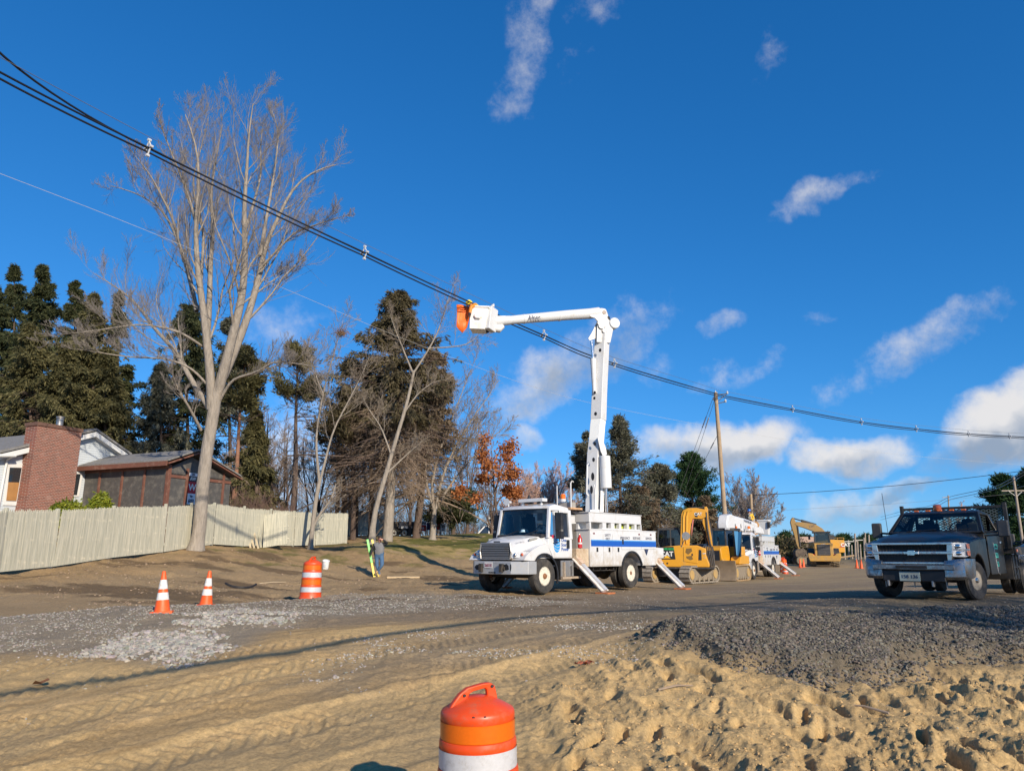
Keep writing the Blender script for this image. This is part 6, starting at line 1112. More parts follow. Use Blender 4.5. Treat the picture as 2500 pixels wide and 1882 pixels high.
    def tub(sx, sy, z): return [cen + rt @ (yawm @ (ex * (a * sx) + n * (b * sy))) + rt @ Vector((0, 0, z)) for a, b in ((-1, -1), (1, -1), (1, 1), (-1, 1))]
    bk = MB(); bk.loft([tub(.27, .27, -.42), tub(.33, .33, .36), tub(.37, .37, .36), tub(.37, .37, .42), tub(.31, .31, .42), tub(.25, .25, -.36)]); bo = bk.xf(L).build('bucket', mat('bucket_fibreglass', (.84, .82, .77), .4, var=.03, dirt=.2, dcol=(.5, .42, .34)), r, .02)
    h = MB(); cc = cen + rt @ (yawm @ (n * .335)) + rt @ Vector((0, 0, .02)); xx, zz = rt @ (yawm @ ex), rt @ Vector((0, 0, 1)); nn = xx.cross(zz); nn = nn if nn.dot(n) > 0 else -nn
    hx = [(-.15, .08), (.15, .08), (.17, 0), (.08, -.10), (-.08, -.10), (-.17, 0)]; v = [cc + xx * a + zz * b for a, b in hx] + [cc + nn * .05 + xx * a * .7 + zz * b * .7 for a, b in hx]; h.add(v, [tuple(range(6)), tuple(range(6, 12))[::-1]] + [(i, (i + 1) % 6, 6 + (i + 1) % 6, 6 + i) for i in range(6)]); h.xf(L).build('step_pocket', mat('bucket_fibreglass'), bo, .008)
    mt = MB(); mt.obox(cen + rt @ (yawm @ (ex * .42)) + Vector((0, 0, .05)), (.22, .5, .85), (rt @ yawm).to_3x3()); mt.xf(L).build('bucket_mount', WHITE2, bo, .03); ct = MB(); k = cen + rt @ (yawm @ (ex * .42)) + rt @ Vector((0, 0, .5)); ct.tube([k - n * .1, k - n * .1 + Vector((.03, 0, .14))], .035, 6); ct.tube([k + n * .1, k + n * .1 + Vector((0, 0, .10))], .03, 6); ct.xf(L).build('control_lever', TRIM, bo)
    # orange insulating blanket hung over the bucket's outer side
    kx = cen - rt @ (yawm @ (ex * .42)); bl = thing('insulating_blanket', 'orange insulating blanket hanging down outside the raised bucket', 'blanket', kx + Vector((0, 0, .3))); s = MB(); A = rt @ yawm
    g = [[Vector((-.16 + (i - 2) * (.145 - .012 * j) - .035 * j, .05 * math.sin(i * 1.7 + j) + .06 * (j - 1), .20 - .22 * j - .13 * (1 - abs(i - 2) / 2) * (j == 4) * 1.8)) for i in range(5)] for j in range(5)]
    vv = [ex * p.x + n * (p.y + .12) + Vector((0, 0, p.z)) for row in g for p in row]; f = [(5 * j + i, 5 * j + i + 1, 5 * j + 6 + i, 5 * j + 5 + i) for j in range(4) for i in range(4)]; s.add(vv, f); o = s.build('cloth', mat('orange_rubber_blanket', (.80, .14, .01), .55, var=.06), bl); sd_ = o.modifiers.new('thick', 'SOLIDIFY'); sd_.thickness = .012
    return cen, n, ex, d
CEN, BN, BX, BD = boom_up(TR1)

# ---------------------------------------------------------------- flatbed pickups
PAINT = mat('dark_plum_paint', (.014, .0135, .0125), .32, var=.15, coat=.05, spec=.3, dirt=.20, dcol=(.10, .085, .07), dscale=2.2)
TEAL = mat('teal_lettering', (.05, .42, .33), .5, var=.05)
BEDB = mat('black_bed_steel', (.022, .021, .02), .5, var=.2, dirt=.4, dcol=(.10, .08, .06))
PANE = glass('pickup_glass', (.50, .66, .63), .06)
BRIM = mat('dusty_steel_rim', (.42, .36, .28), .5, .3, var=.12, dirt=.4)
def pickup(label, x, y, h, mesh=True, steer=R(-14)):
    T = Rig('flatbed_pickup', label, 'pickup truck', x, y, h); r = T.root
    bow = lambda X: .12 * (1 - (X / .95) ** 2)
    sh = MB(); sh.loft([[(X, -2.34, .55), (X, -2.34, 1.36), (X * .985, -2.3, 1.42), (X * .97, -.86 + bow(X), 1.42), (X, -.78 + bow(X), 1.30), (X, -.74, .55)] for X in (-1.0, -.9, -.45, 0, .45, .9, 1.0)]); cab = sh.build('cab', PAINT, r, .03)
    rf = MB(); rf.loft([[(X * .98, -2.30, 1.80), (X * .96, -2.22, 1.885), (X * .95, -1.7, 1.93), (X * .95, -1.40 + bow(X) * .5, 1.90), (X, -1.30 + bow(X) * .6, 1.845), (X, -1.5, 1.80)] for X in (-.80, -.72, -.4, 0, .4, .72, .80)]); rf.build('roof', PAINT, cab, .03)
    pl = MB()
    for s in (-1, 1):
        pl.beam((s * .945, -.80, 1.39), (s * .785, -1.34, 1.85), .07, .09, (0, 1, 0)); pl.beam((s * .96, -2.2, 1.38), (s * .79, -2.2, 1.84), .06, .2, (0, 1, 0)); pl.beam((s * .955, -1.02, 1.4), (s * .82, -1.32, 1.78), .035, .04, (0, 1, 0)); pl.beam((s * .80, -2.2, 1.83), (s * .80, -1.34, 1.84), .06, .05)
    pl.box(-.9, .9, -2.33, -2.28, 1.36, 1.46); pl.box(-.80, -.73, -2.33, -2.27, 1.46, 1.83); pl.box(.73, .80, -2.33, -2.27, 1.46, 1.83); pl.build('pillars', PAINT, cab, .015)
    X7 = (-1, -.75, -.4, 0, .4, .75, 1); ws = MB(); ws.add([p for X in X7 for p in ((X * .90, -.82 + bow(X * .9) + .01, 1.415), (X * .77, -1.32 + bow(X * .8) * .7 + .01, 1.845))], [(2 * i, 2 * i + 2, 2 * i + 3, 2 * i + 1) for i in range(6)]); ws.build('windshield', PANE, cab)
    wp = MB()
    for s in (.55, -.15): wp.tube([(s, -.70, 1.43), (s - .62, -.74, 1.475)], .012, 5)
    wp.tube([(X * .93, -.80 + bow(X * .93) + .012, 1.412) for X in X7], .022, 6); wp.build('wipers', BLACKP, cab)
    inn = MB(); inn.box(-.9, .9, -2.25, -.95, 1.30, 1.36); inn.box(-.88, .88, -1.02, -.80, 1.36, 1.44)
    for sx in (-.42, .42): inn.obox((sx, -1.98, 1.45), (.46, .14, .40), Matrix.Rotation(R(-10), 3, 'X')); inn.obox((sx, -2.02, 1.68), (.24, .09, .13)); inn.obox((sx, -1.65, 1.33), (.5, .5, .14))
    inn.build('seats', SEATM, cab, .03); MB().lathe([(.17, 0), (.185, .012), (.2, 0), (.185, -.012)], 18, Matrix.Translation((-.42, -1.18, 1.50)) @ Matrix.Rotation(R(-55), 4, 'X'), cap=False).build('steering_wheel', BLACKP, cab)
    MB().box(-.12, .16, -1.22, -1.19, 1.71, 1.78).build('mirror_inside', BLACKP, cab, .01)
    hd = MB(); sec = []
    for yy, wb, zt in ((-.80, .98, 1.415), (-.3, .95, 1.395), (.3, .92, 1.335), (.70, .88, 1.255), (.90, .84, 1.175)): sec.append([(-wb, yy, 1.0), (-wb, yy, zt - .13), (-wb + .1, yy, zt - .05), (-.56, yy, zt + .012), (-.46, yy, zt), (0, yy, zt + .022), (.46, yy, zt), (.56, yy, zt + .012), (wb - .1, yy, zt - .05), (wb, yy, zt - .13), (wb, yy, 1.0)])
    hood = hd.loft(sec).build('hood', PAINT, r, .02)
    for s in (-1, 1):
        fd = MB(); fd.prism([(-.80, .52), (-.80, 1.28), (-.2, 1.27), (.45, 1.20), (.64, 1.15), (.68, .92), (.62, .84), (.55, .84)] + arc(0, .42, .50, 55, 185, 14), 'x', s * .60, s * 1.005); fo = fd.build('fender', PAINT, r, .035, 3)
        ln = MB(); ln.loft([[(s * .55, a, b) for a, b in arc(0, .42, .485, 10, 190, 14)], [(s * .99, a, b) for a, b in arc(0, .42, .485, 10, 190, 14)]], cap=False, closed=False); ln.build('wheel_well', BLACKP, fo)
        d = MB(); d.prism([(-.86, .50), (-.84, 1.31), (-2.2, 1.36), (-2.25, .50)], 'x', s * 1.0, s * 1.02); do = d.build('door', PAINT, r, .012); MB().box(min(s * 1.02, s * 1.05), max(s * 1.02, s * 1.05), -2.08, -1.88, 1.16, 1.22).build('handle', CHROME, do, .01)
        MB().add([(s * .95, -1.06, 1.41), (s * .95, -2.12, 1.41), (s * .81, -2.12, 1.80), (s * .815, -1.42, 1.80)], [(0, 1, 2, 3)]).build('side_window', GLASSD, do) if s > 0 else None
        sg = MB(); sg.tube([(s * 1.024, -1.30 - .02 * k, 1.18 - .09 * k) for k in range(8)] + [(s * 1.024, -1.60, .48)], .006, 4)
        sg.build('pinstripe', mat('white_pinstripe', (.6, .6, .6)), do)
        for k, w_ in enumerate(('BROS', 'LIC', 'IT')): b = MB().box(min(s * 1.021, s * 1.024), max(s * 1.021, s * 1.024), -1.66 + .03 * k, -1.36 - .05 * k, 1.04 - .19 * k, 1.15 - .19 * k).build('door_sign', TEAL, do); text('lettering', w_, .085, INK, b, (s * 1.026, -1.51, 1.095 - .19 * k), (0, -1, 0) if s < 0 else (0, 1, 0), (0, 0, 1), .002)
        mm = MB(); mm.box(min(s * 1.20, s * 1.42), max(s * 1.20, s * 1.42), -1.10, -1.0, 1.30, 1.66); mo = mm.build('mirror', mat('worn_black_plastic', (.05, .05, .052), .55, dirt=.3, dcol=(.16, .14, .12)), do, .03); a_ = MB(); a_.tube([(s * .97, -1.03, 1.40), (s * 1.25, -1.06, 1.42)], .025, 6); a_.tube([(s * .97, -1.03, 1.34), (s * 1.25, -1.06, 1.34)], .02, 6); a_.build('mirror_arm', BLACKP, mo)
        # two-storey headlamp with an amber outer edge
        hq = [(.74, .92, 1.165), (.98, .80, 1.16), (1.012, .66, 1.14), (1.015, .70, .90), (.97, .84, .875), (.76, .95, .88)]; hl = MB(); hl.add([(s * a, b, c) for a, b, c in hq] + [(s * (a - .03), b - .26, c) for a, b, c in hq], [tuple(range(6)), tuple(range(6, 12))[::-1]] + [(i, (i + 1) % 6, 6 + (i + 1) % 6, 6 + i) for i in range(6)]); ho = hl.build('headlight', mat('clear_headlamp_lens', (.55, .55, .53), .22, .1, var=.3, scale=22, coat=.3), r, .012)
        for zz in (1.09, .95): MB().ball((s * .85, .885, zz), .058, 12, 6, (1.2, .5, .8)).build('lamp', CHROME, ho); MB().add([(s * 1.0, .78, zz - .05), (s * 1.022, .68, zz - .05), (s * 1.02, .67, zz + .05), (s * .995, .79, zz + .05)], [(0, 1, 2, 3)]).build('amber_lens', AMBER, ho)
        MB().add([(s * .745, .945, 1.02), (s * .99, .835, 1.012), (s * 1.022, .70, 1.01), (s * 1.022, .70, 1.026), (s * .99, .835, 1.03), (s * .745, .945, 1.038)], [(0, 1, 4, 5), (1, 2, 3, 4)]).build('lamp_bar', STEEL, ho)
    # grille with two openings, chrome bars and a plain bow shaped badge
    gr = MB(); gr.box(-.76, .76, .80, .90, .74, 1.165); go = gr.build('grille', BLACKP, r, .01); gm = MB()
    for k in range(23): xx = -.70 + k * .0636; gm.box(xx - .005, xx + .005, .90, .91, .79, 1.13)
    for zz in (.83, .87, 1.03, 1.07): gm.box(-.72, .72, .90, .908, zz - .004, zz + .004)
    gm.build('grille_mesh', mat('grey_grille_mesh', (.022, .02, .019), .7), go); gc = MB()
    gc.prism([(-.78, 1.12), (.78, 1.12), (.78, 1.172), (-.78, 1.172)], 'y', .89, .965); gc.prism([(-.77, .93), (.77, .93), (.77, .99), (-.77, .99)], 'y', .89, .975); gc.prism([(-.74, .725), (.74, .725), (.72, .775), (-.72, .775)], 'y', .89, .96)
    for s in (-1, 1): gc.prism([(s * .78, 1.15), (s * .68, 1.15), (s * .66, .97), (s * .78, .95)], 'y', .89, .96); gc.prism([(s * .775, .95), (s * .66, .95), (s * .66, .77), (s * .72, .75)], 'y', .89, .955)
    gc.build('grille_frame', mat('dull_chrome', (.66, .65, .64), .2, .9, var=.05, dirt=.25, dcol=(.16, .13, .11), dscale=8), go, .012)
    MB().prism([(-.15, .93), (-.075, .93), (-.06, .905), (.075, .905), (.075, .93), (.14, .93), (.165, .985), (.075, .985), (.06, 1.01), (-.075, 1.01), (-.075, .985), (-.135, .985)], 'y', .975, .995).build('badge', CHROME, go, .008)
    bm_ = MB(); bm_.loft([[(X, .97 + .07 * (1 - (X / .78) ** 2), .60), (X, 1.03 + .07 * (1 - (X / .78) ** 2), .63), (X, 1.03 + .07 * (1 - (X / .78) ** 2), .71), (X, .97 + .07 * (1 - (X / .78) ** 2), .735)] for X in np.linspace(-.78, .78, 11)])
    for s in (-1, 1):
        bm_.loft([[(s * X, Y0, zb), (s * X, Y0 + .07, zb + .06), (s * X, Y0 + .07, zt - .07), (s * X, Y0 + .015, zt), (s * X, Y0 - .1, zt)] for X, Y0, zb, zt in ((.60, .955, .42, .80), (.80, .93, .42, .83), (.95, .86, .43, .845), (1.02, .72, .45, .845), (1.03, .50, .48, .84))])
    bo = bm_.build('bumper', mat('dusty_chrome', (.42, .41, .40), .22, .95, var=.05, dirt=.62, dcol=(.17, .14, .11), dscale=7), r, .02); MB().box(-.30, .30, 1.06, 1.104, .642, .70).build('bumper_slot', DARKIN, bo); vl = MB(); vl.box(-.60, .60, .93, 1.02, .38, .60); vl.build('valance', BLACKP, bo, .02); hk = MB()
    for s in (-.35, .5): hk.box(s - .02, s + .02, .9, 1.02, .28, .40)
    for s in (.62, -.55, .05): hk.cyl((s, .8, .25), (s, .8, .40), .015, n=6)
    hk.build('tow_hook', STEEL, bo, .008); MB().box(-.14, .26, 1.04, 1.05, .385, .575).build('licence_plate', mat('pale_green_plate', (.30, .36, .34), .5, dirt=.3), bo, .004); text('lettering', '158 136', .10, INK, bo, (.06, 1.053, .475), (-1, 0, 0), (0, 0, 1), .002)
    ch = MB(); ch.box(-.45, -.36, -5.3, .85, .48, .66); ch.box(.36, .45, -5.3, .85, .48, .66); ch.cyl((-.8, 0, .40), (.8, 0, .40), .06); ch.cyl((-1.0, -3.62, .40), (1.0, -3.62, .40), .08); ch.ball((0, -3.62, .4), .18); ch.box(-.5, .5, -.3, .8, .36, .6); ch.box(-.3, .3, -2.2, -.4, .36, .55); ch.build('chassis', DARKFR, r)
    for s in (-1, 1):
        wheel(r, s * .82, 0, .40, .24, s, BRIM, rr=.53, deep=.05, steer=steer, hubm=CHROME); wheel(r, s * 1.03, -3.62, .40, .22, s, BRIM, rr=.53, deep=.11, hubm=CHROME); MB().lathe([(.21, -.09), (.38, -.1), (.4, -.08), (.4, .08), (.38, .1), (.21, .09)], 36, Matrix.Translation((s * .76, -3.62, .4)) @ Matrix.Rotation(R(90), 4, 'Y'), cap=False).build('inner_wheel', TYRE, r)
        tb = MB(); tb.box(min(s * .55, s * 1.10), max(s * .55, s * 1.10), -3.15, -2.5, .36, .92); to = tb.build('underbody_box', BEDB, r, .012); rb = MB()
        for yy in (-3.12, -2.83, -2.53): rb.box(min(s * 1.10, s * 1.12), max(s * 1.10, s * 1.12), yy - .015, yy + .015, .37, .91)
        rb.beam((s * 1.11, -3.1, .62), (s * 1.11, -2.55, .40), .02, .03); rb.beam((s * 1.11, -3.1, .64), (s * 1.11, -2.55, .64), .02, .03); rb.build('box_ribs', BEDB, to)
        sd_ = MB(); sd_.box(min(s * 1.17, s * 1.22), max(s * 1.17, s * 1.22), -5.4, -2.45, .92, 1.10)
        sd_.build('bed_side', BEDB, r, .006); MB().box(min(s * 1.22, s * 1.23), max(s * 1.22, s * 1.23), -2.6, -2.5, .98, 1.04).build('marker_lamp', AMBER, r)
    bd = MB(); bd.box(-1.17, 1.17, -5.4, -2.45, .94, 1.05); bd.build('flatbed', BEDB, r, .01)
    rk = MB(); rk.box(-1.16, -1.08, -2.48, -2.40, 1.05, 2.12); rk.box(1.08, 1.16, -2.48, -2.40, 1.05, 2.12); rk.box(-1.1, 1.1, -2.47, -2.41, 2.00, 2.06); rk.box(-1.1, 1.1, -2.47, -2.41, 1.05, 1.50) if not mesh else rk.box(-1.1, 1.1, -2.47, -2.41, 1.36, 1.42); rk.box(-1.1, -.86, -2.46, -2.42, 1.05, 1.66) if mesh else None
    for xx in (-.35, .35): rk.box(xx - .02, xx + .02, -2.46, -2.42, 1.1, 2.0)
    ro = rk.build('headache_rack', BEDB, r, .006); ms = MB(); sl = .55
    x0, x1, z0, z1 = -1.08, 1.08, 1.40, 2.01
    for sg in (1, -1):
        c = -2.0
        while c < 2.6:
            a, b = (x0, c + sg * sl * x0), (x1, c + sg * sl * x1)
            pts = []
            for t in (0, 1):
                pass
            def cut(z): return (z - c) / (sg * sl)
            xs = sorted((cut(z0), cut(z1))); xa, xb = max(x0, xs[0]), min(x1, xs[1])
            if xb - xa > .02: ms.beam((xa, -2.44, c + sg * sl * xa), (xb, -2.44, c + sg * sl * xb), .015, .014)
            c += .062
    ms.build('wire_mesh', mat('grey_green_mesh', (.10, .125, .12), .6), ro)
    pm = MB().lathe([(.085, 0), (.09, .04), (.09, .13), (.05, .15)], 18, Matrix.Translation((.12 if mesh else .3, -1.75, 1.94))); bo_ = pm.build('beacon', mat('dark_amber_lens', (.42, .075, .02), .25, coat=.6) if mesh else AMBER, r); MB().box(-.35, .3, -1.83, -1.66, 1.925, 1.945).build('beacon_bar', BLACKP, bo_)
    for xx in (-.5, -.25, 0, .25, .5): MB().obox((xx, -1.45, 1.93), (.10, .06, .035)).build('roof_lamp', AMBER, r, .01)
    an = MB(); an.tube([(.95, -.7, 1.3), (1.0, -.72, 2.35)], .006, 5); an.build('antenna', BLACKP, r); return T
PK1 = pickup('dark plum flatbed pickup with chrome bumper and mesh headache rack facing the viewer', 9.74 - .714 * .95, 15.9 + .70 * .95, (-.70, -.714))
PK2 = pickup('second dark flatbed truck mostly cut by the right edge behind the pickup', 16.35, 22.7, (-.70, -.714), mesh=False, steer=0)

# ---------------------------------------------------------------- second bucket truck with a stowed boom
TR2 = bucket_truck('smaller looking white bucket truck with its boom folded over the cab, behind the bulldozer', 13.72 - .854 * 1.12, 43.0 + .52 * 1.12, (-.52, -.854), plate=False, seats=False)
def boom_down(T):
    r = T.root; U = lambda u, v, x=0.: T.side(u, v, x)
    z2 = lambda a, b: (1550 + a / 3.687, 1180 + b / 3.687)
    def plate(px_, x0, x1): v = [U(*z2(*p), 0) for p in px_]; k = len(v); return MB().add([(x0, p.y, p.z) for p in v] + [(x1, p.y, p.z) for p in v], [tuple(range(k)), tuple(range(k, 2 * k))[::-1]] + [(i, (i + 1) % k, k + (i + 1) % k, k + i) for i in range(k)])
    MB().cyl((0, -4.65, 1.2), (0, -4.65, 2.5), .42, .38, 24).build('turret', WHITE, r)
    lo = plate([(800, 420), (795, 350), (850, 300), (900, 330), (1000, 370), (1120, 405), (1135, 455), (1000, 440), (900, 425), (850, 422)], -.24, .24).build('lower_boom', WHITE2, r, .04)
    plate([(790, 415), (786, 350), (796, 285), (825, 275), (850, 290), (856, 340), (852, 420)], -.30, .30).build('elbow_housing', WHITE2, lo, .10)
    a, b, c = U(*z2(872, 312)), U(*z2(980, 345)), U(*z2(1090, 382)); MB().tube([a, b, c], [.17, .20, .18], 18).build('upper_boom', WHITE2, r)
    hb = MB()
    for q in ((905, 385), (955, 385), (1000, 400), (1040, 415), (1065, 420)): p = U(*z2(*q), -.245); hb.add([(p.x, p.y + .09 * math.cos(k), p.z + .16 * math.sin(k)) for k in np.linspace(0, 6.283, 11)[:-1]], [tuple(range(10))])
    hb.build('boom_hole', DARKIN, lo); st = U(*z2(1082, 372)); MB().tube([st - Vector((0, .12, .0)), st + Vector((0, .12, 0))], .24, 14).build('boom_strap', mat('tan_strap', (.45, .25, .1), .7), lo)
    text('lettering', 'TRANSFORMER LINE', .20, INK, r, (-.21, b.y - .1, b.z), (0, a.y - c.y, a.z - c.z) if False else (0, c.y - a.y, c.z - a.z), (0, 0, 1), .003)
    jb = MB(); jb.tube([c, U(*z2(1125, 405))], [.16, .12], 12); jb.build('jib', WHITE2, r); k = U(*z2(1165, 388)); bk = MB(); bk.loft([[(k.x + sx * w, k.y + sy * w * 1.0, k.z + z) for sx, sy in ((-1, -1), (1, -1), (1, 1), (-1, 1))] for w, z in ((.28, -.55), (.34, .34), (.38, .34), (.38, .44), (.25, .44))]); bk.build('bucket', WHITE2, r, .05)
    MB().box(k.x - .42, k.x - .28, k.y + .1, k.y + .4, k.z - .1, k.z + .3).build('control_lever', BLACKP, r)
    return k
K2B = boom_down(TR2)

# ---------------------------------------------------------------- tracked and wheeled machines
GLASSK = glass('cab_glass', (.30, .36, .38), .14)
SHADE = mat('dark_machine_grey', (.03, .03, .032), .6, var=.15, dirt=.35, dcol=(.12, .1, .08))
TRACK = mat('pale_muddy_track', (.29, .25, .20), .9, var=.35, scale=9, bump=.7, bscale=25)
def track(parent, x, y0, y1, h, w, m=TRACK, pitch=.17):
    """closed belt with shoes, sprocket, idler and rollers"""
    rr = h / 2; a, b = y0 + rr, y1 - rr; path = []; L_ = (b - a); per = 2 * L_ + 2 * math.pi * rr; n = int(per / pitch); mb = MB()
    for k in range(n):
        s = per * k / n
        if s < L_: p, t = (a + s, h - .03), 0
        elif s < L_ + math.pi * rr: q = (s - L_) / rr; p, t = (b + (rr - .03) * math.sin(q), rr + (rr - .03) * math.cos(q)), -q
        elif s < 2 * L_ + math.pi * rr: p, t = (b - (s - L_ - math.pi * rr), .03), math.pi
        else: q = (s - 2 * L_ - math.pi * rr) / rr; p, t = (a - (rr - .03) * math.sin(q), rr - (rr - .03) * math.cos(q)), math.pi - q
        M = Matrix.Rotation(t, 3, 'X'); mb.obox((x, *p), (w, pitch * .9, .045), M); mb.obox(Vector((x, *p)) + M @ Vector((0, pitch * .3, .035)), (w, .03, .04), M)
    o = mb.build('track', m, parent); inr = MB(); inr.box(x - w * .33, x + w * .33, a, b, .12, h - .1)
    for yy in (a, b): inr.cyl((x - w * .38, yy, rr), (x + w * .38, yy, rr), rr - .07, n=22)
    for k in range(5): yy = a + (b - a) * (k + .5) / 5; inr.cyl((x - w * .4, yy, .15), (x + w * .4, yy, .15), .10, n=12)
    inr.build('track_frame', MUD, o); ct = MB()
    for yy in (a, b):
        for sg in (-1, 1): ct.cyl((x + sg * w * .38, yy, rr), (x + sg * w * .44, yy, rr), rr * .55, n=18)
    ct.build('track_hub', mat('dusty_yellow', (.42, .27, .09), .8, var=.2, dirt=.5), o); return o
def seg_arm(pts, w, name, m, parent, bev=.03):
    """plated arm in the machine's yz plane from a closed outline"""
    return MB().prism(pts, 'x', -w / 2, w / 2).build(name, m, parent, bev)
def cat_sign(parent, x, y, z, size, s=-1, tri=True, m=TRIM):
    xd = (0, 1, 0) if s > 0 else (0, -1, 0)
    o = text('lettering', 'CAT', size, m, parent, (x, y, z), xd, (0, 0, 1), .004, bold=size * .035)
    if tri: MB().add([(x + s * .006, y - size * .55, z - size * .62), (x + s * .006, y + size * .55, z - size * .62), (x + s * .006, y, z - size * .18)], [(0, 1, 2)]).build('yellow_triangle', mat('sign_yellow', (.8, .42, .02), .5), parent)
def excavator_near():
    T = Rig('excavator', 'yellow excavator with its boom arched up and arm hanging, just behind the first bucket truck', 'excavator', 12.0 - 5.4, 33.4, (.965, -.262)); r = T.root
    # its right flank (x = +1.15) faces the road
    S = lambda a, b, x=1.12: T.side(1550 + a / 3.687, 1180 + b / 3.687, x)
    ub = thing('tmp', '', '', (0, 0, 0)); D.objects.remove(ub)
    rel = Matrix.Rotation(math.atan2(.6483, -.7614) - T.rz, 4, 'Z')
    yc = S(520, 700).y * .75
    for sx in (-.88, .88):
        o = track(r, sx, -1.45, 1.45, .70, .46); 
        o.matrix_local = Matrix.Translation((0, yc - .2, 0)) @ rel
    ucb = MB(); ucb.box(-.7, .7, -.9, .9, .25, .62); ucb.cyl((0, 0, .6), (0, 0, .86), .55, n=24); u = ucb.build('undercarriage', SHADE, r); u.matrix_local = Matrix.Translation((0, yc - .2, 0)) @ rel
    bl = MB(); bl.loft([[(X, 2.15 + .06 * abs(X), .08), (X, 2.25 + .06 * abs(X), .12), (X, 2.1, .35), (X, 2.2, .58), (X, 2.1, .58), (X, 2.0, .35)] for X in (-1.15, 0, 1.15)]); bl.beam((-.5, .9, .4), (-.5, 2.1, .35), .12, .18); bl.beam((.5, .9, .4), (.5, 2.1, .35), .12, .18); b_ = bl.build('dozer_blade', SHADE, r, .01); b_.matrix_local = u.matrix_local.copy()
    P = lambda a, b: (S(a, b).y, S(a, b).z)
    body = [P(198, 752), P(190, 575), P(400, 556), P(560, 556), P(640, 585), P(640, 640), P(672, 722), P(672, 756)]
    up = MB().prism(body, 'x', -.95, 1.08); uo = up.build('upper_body', YEL, r, .05, 3)
    fl = MB(); y0, y1 = P(195, 0)[0], P(672, 0)[0]; fl.box(-.95, 1.1, y0 + .05, y1, P(300, 768)[1], P(300, 752)[1]); fl.build('deck_plate', SHADE, uo, .01)
    pn = MB(); q0, q1, q2, q3 = P(214, 682), P(208, 572), P(348, 568), P(366, 682); pn.prism([q0, q1, q2, q3], 'x', 1.08, 1.094); po = pn.build('decal_panel', mat('black_decal', (.02, .02, .022), .35), uo)
    c = ((q0[0] + q3[0]) / 2, (q0[1] + q1[1]) / 2); cat_sign(po, 1.097, c[0], c[1] - .04, .27, 1); text('lettering', 'WEAVER BROS.', .105, mat('green_lettering', (.02, .38, .10), .5), po, (1.097, c[0], q1[1] - .085), (0, 1, 0), (0, 0, 1), .003, bold=.004, sx=.9)
    dr = MB(); dr.prism([P(440, 700), P(436, 572), P(548, 572), P(566, 720)], 'x', 1.085, 1.10); do = dr.build('engine_door', YEL, uo, .012); vg = MB(); vg.prism([P(462, 585), P(510, 582), P(515, 610), P(480, 640), P(455, 620)], 'x', 1.10, 1.106); vg.prism([P(462, 655), P(510, 650), P(525, 680), P(500, 690), P(465, 672)], 'x', 1.10, 1.106); vg.build('grille_cutout', mat('shadow_grille', (.16, .09, .02), .7), do); MB().prism([P(510, 630), P(522, 630), P(522, 652), P(510, 652)], 'x', 1.10, 1.11).build('latch', BLACKP, do)
    sg = MB(); sg.prism([P(572, 690), P(576, 595), P(598, 600), P(602, 690)], 'x', 1.085, 1.092); so = sg.build('model_decal', mat('black_decal'), uo); text('lettering', 'CAT', .062, TRIM, so, (1.095, P(587, 0)[0], P(0, 630)[1]), (0, 1, 0), (0, 0, 1), .002, bold=.004); text('lettering', '310', .06, TRIM, so, (1.095, P(590, 0)[0], P(0, 668)[1]), (0, 1, 0), (0, 0, 1), .002)
    for a in (253, 292): MB().cyl((1.08, *P(a, 718)), (1.09, *P(a, 718)), .04, n=12).build('bolt_hole', DARKIN, uo)
    # cab on the far side
    cb = MB(); z0, z1 = P(300, 560)[1], P(300, 418)[1] + .05; ya, yb = P(165, 0)[0], P(405, 0)[0]; cf = [(ya + .1, z0 - .3), (ya, z0 + .2), (ya + .06, z1), (yb - .25, z1 + .02), (yb - .05, z0 + .3), (yb, z0 - .3)]
    for s in (-.98, .05): 
        for i in range(6): a, b = cf[i], cf[(i + 1) % 6]; cb.beam((s, *a), (s, *b), .07, .07, (1, 0, 0))
        cb.beam((s, (ya + yb) / 2, z0 - .3), (s, (ya + yb) / 2, z1), .06, .06, (1, 0, 0))
    for i in (1, 2, 3, 4): cb.beam((-.98, *cf[i]), (.05, *cf[i]), .06, .06)
    cb.box(-1.0, .07, ya + .02, yb - .22, z1, z1 + .07); cab = cb.build('cab', SHADE, r, .01)
    gl = MB(); 
    for s in (-.98, .05): gl.add([(s, *p) for p in cf], [tuple(range(6))])
    gl.add([(-.98, *cf[3]), (.05, *cf[3]), (.05, *cf[4]), (-.98, *cf[4])], [(0, 1, 2, 3)]); gl.add([(-.98, *cf[1]), (.05, *cf[1]), (.05, *cf[2]), (-.98, *cf[2])], [(0, 1, 2, 3)]); gl.build('cab_glass', GLASSK, cab)
    st = MB(); st.box(-.75, -.2, ya + .3, ya + .85, z0 - .2, z0 + .1); st.obox((-.48, ya + .35, z0 + .4), (.5, .14, .75)); st.build('seat', SEATM, cab, .03)
    # boom, arm, cylinders and bucket in one plane
    Q = lambda a, b: (S(a, b, .2).y, S(a, b, .2).z)
    bo = seg_arm([Q(408, 560), Q(412, 430), Q(418, 280), Q(432, 245), Q(480, 222), Q(560, 222), Q(645, 240), Q(650, 300), Q(600, 322), Q(545, 318), Q(520, 322), Q(505, 370), Q(497, 450), Q(492, 560)], .42, 'boom', YEL, r, .03); bo.location.x = .2
    for xx, a in ((.42, 437), (.42, 466)): h_ = MB(); h_.tube([(xx, *Q(a, 540)), (xx, *Q(a + 2, 300)), (xx, *Q(a + 14, 255)), (xx, *Q(a + 50, 238))], .04, 8); h_.build('hydraulic_hose', mat('yellow_pipe', (.62, .33, .03), .5), bo).location.x = -.2
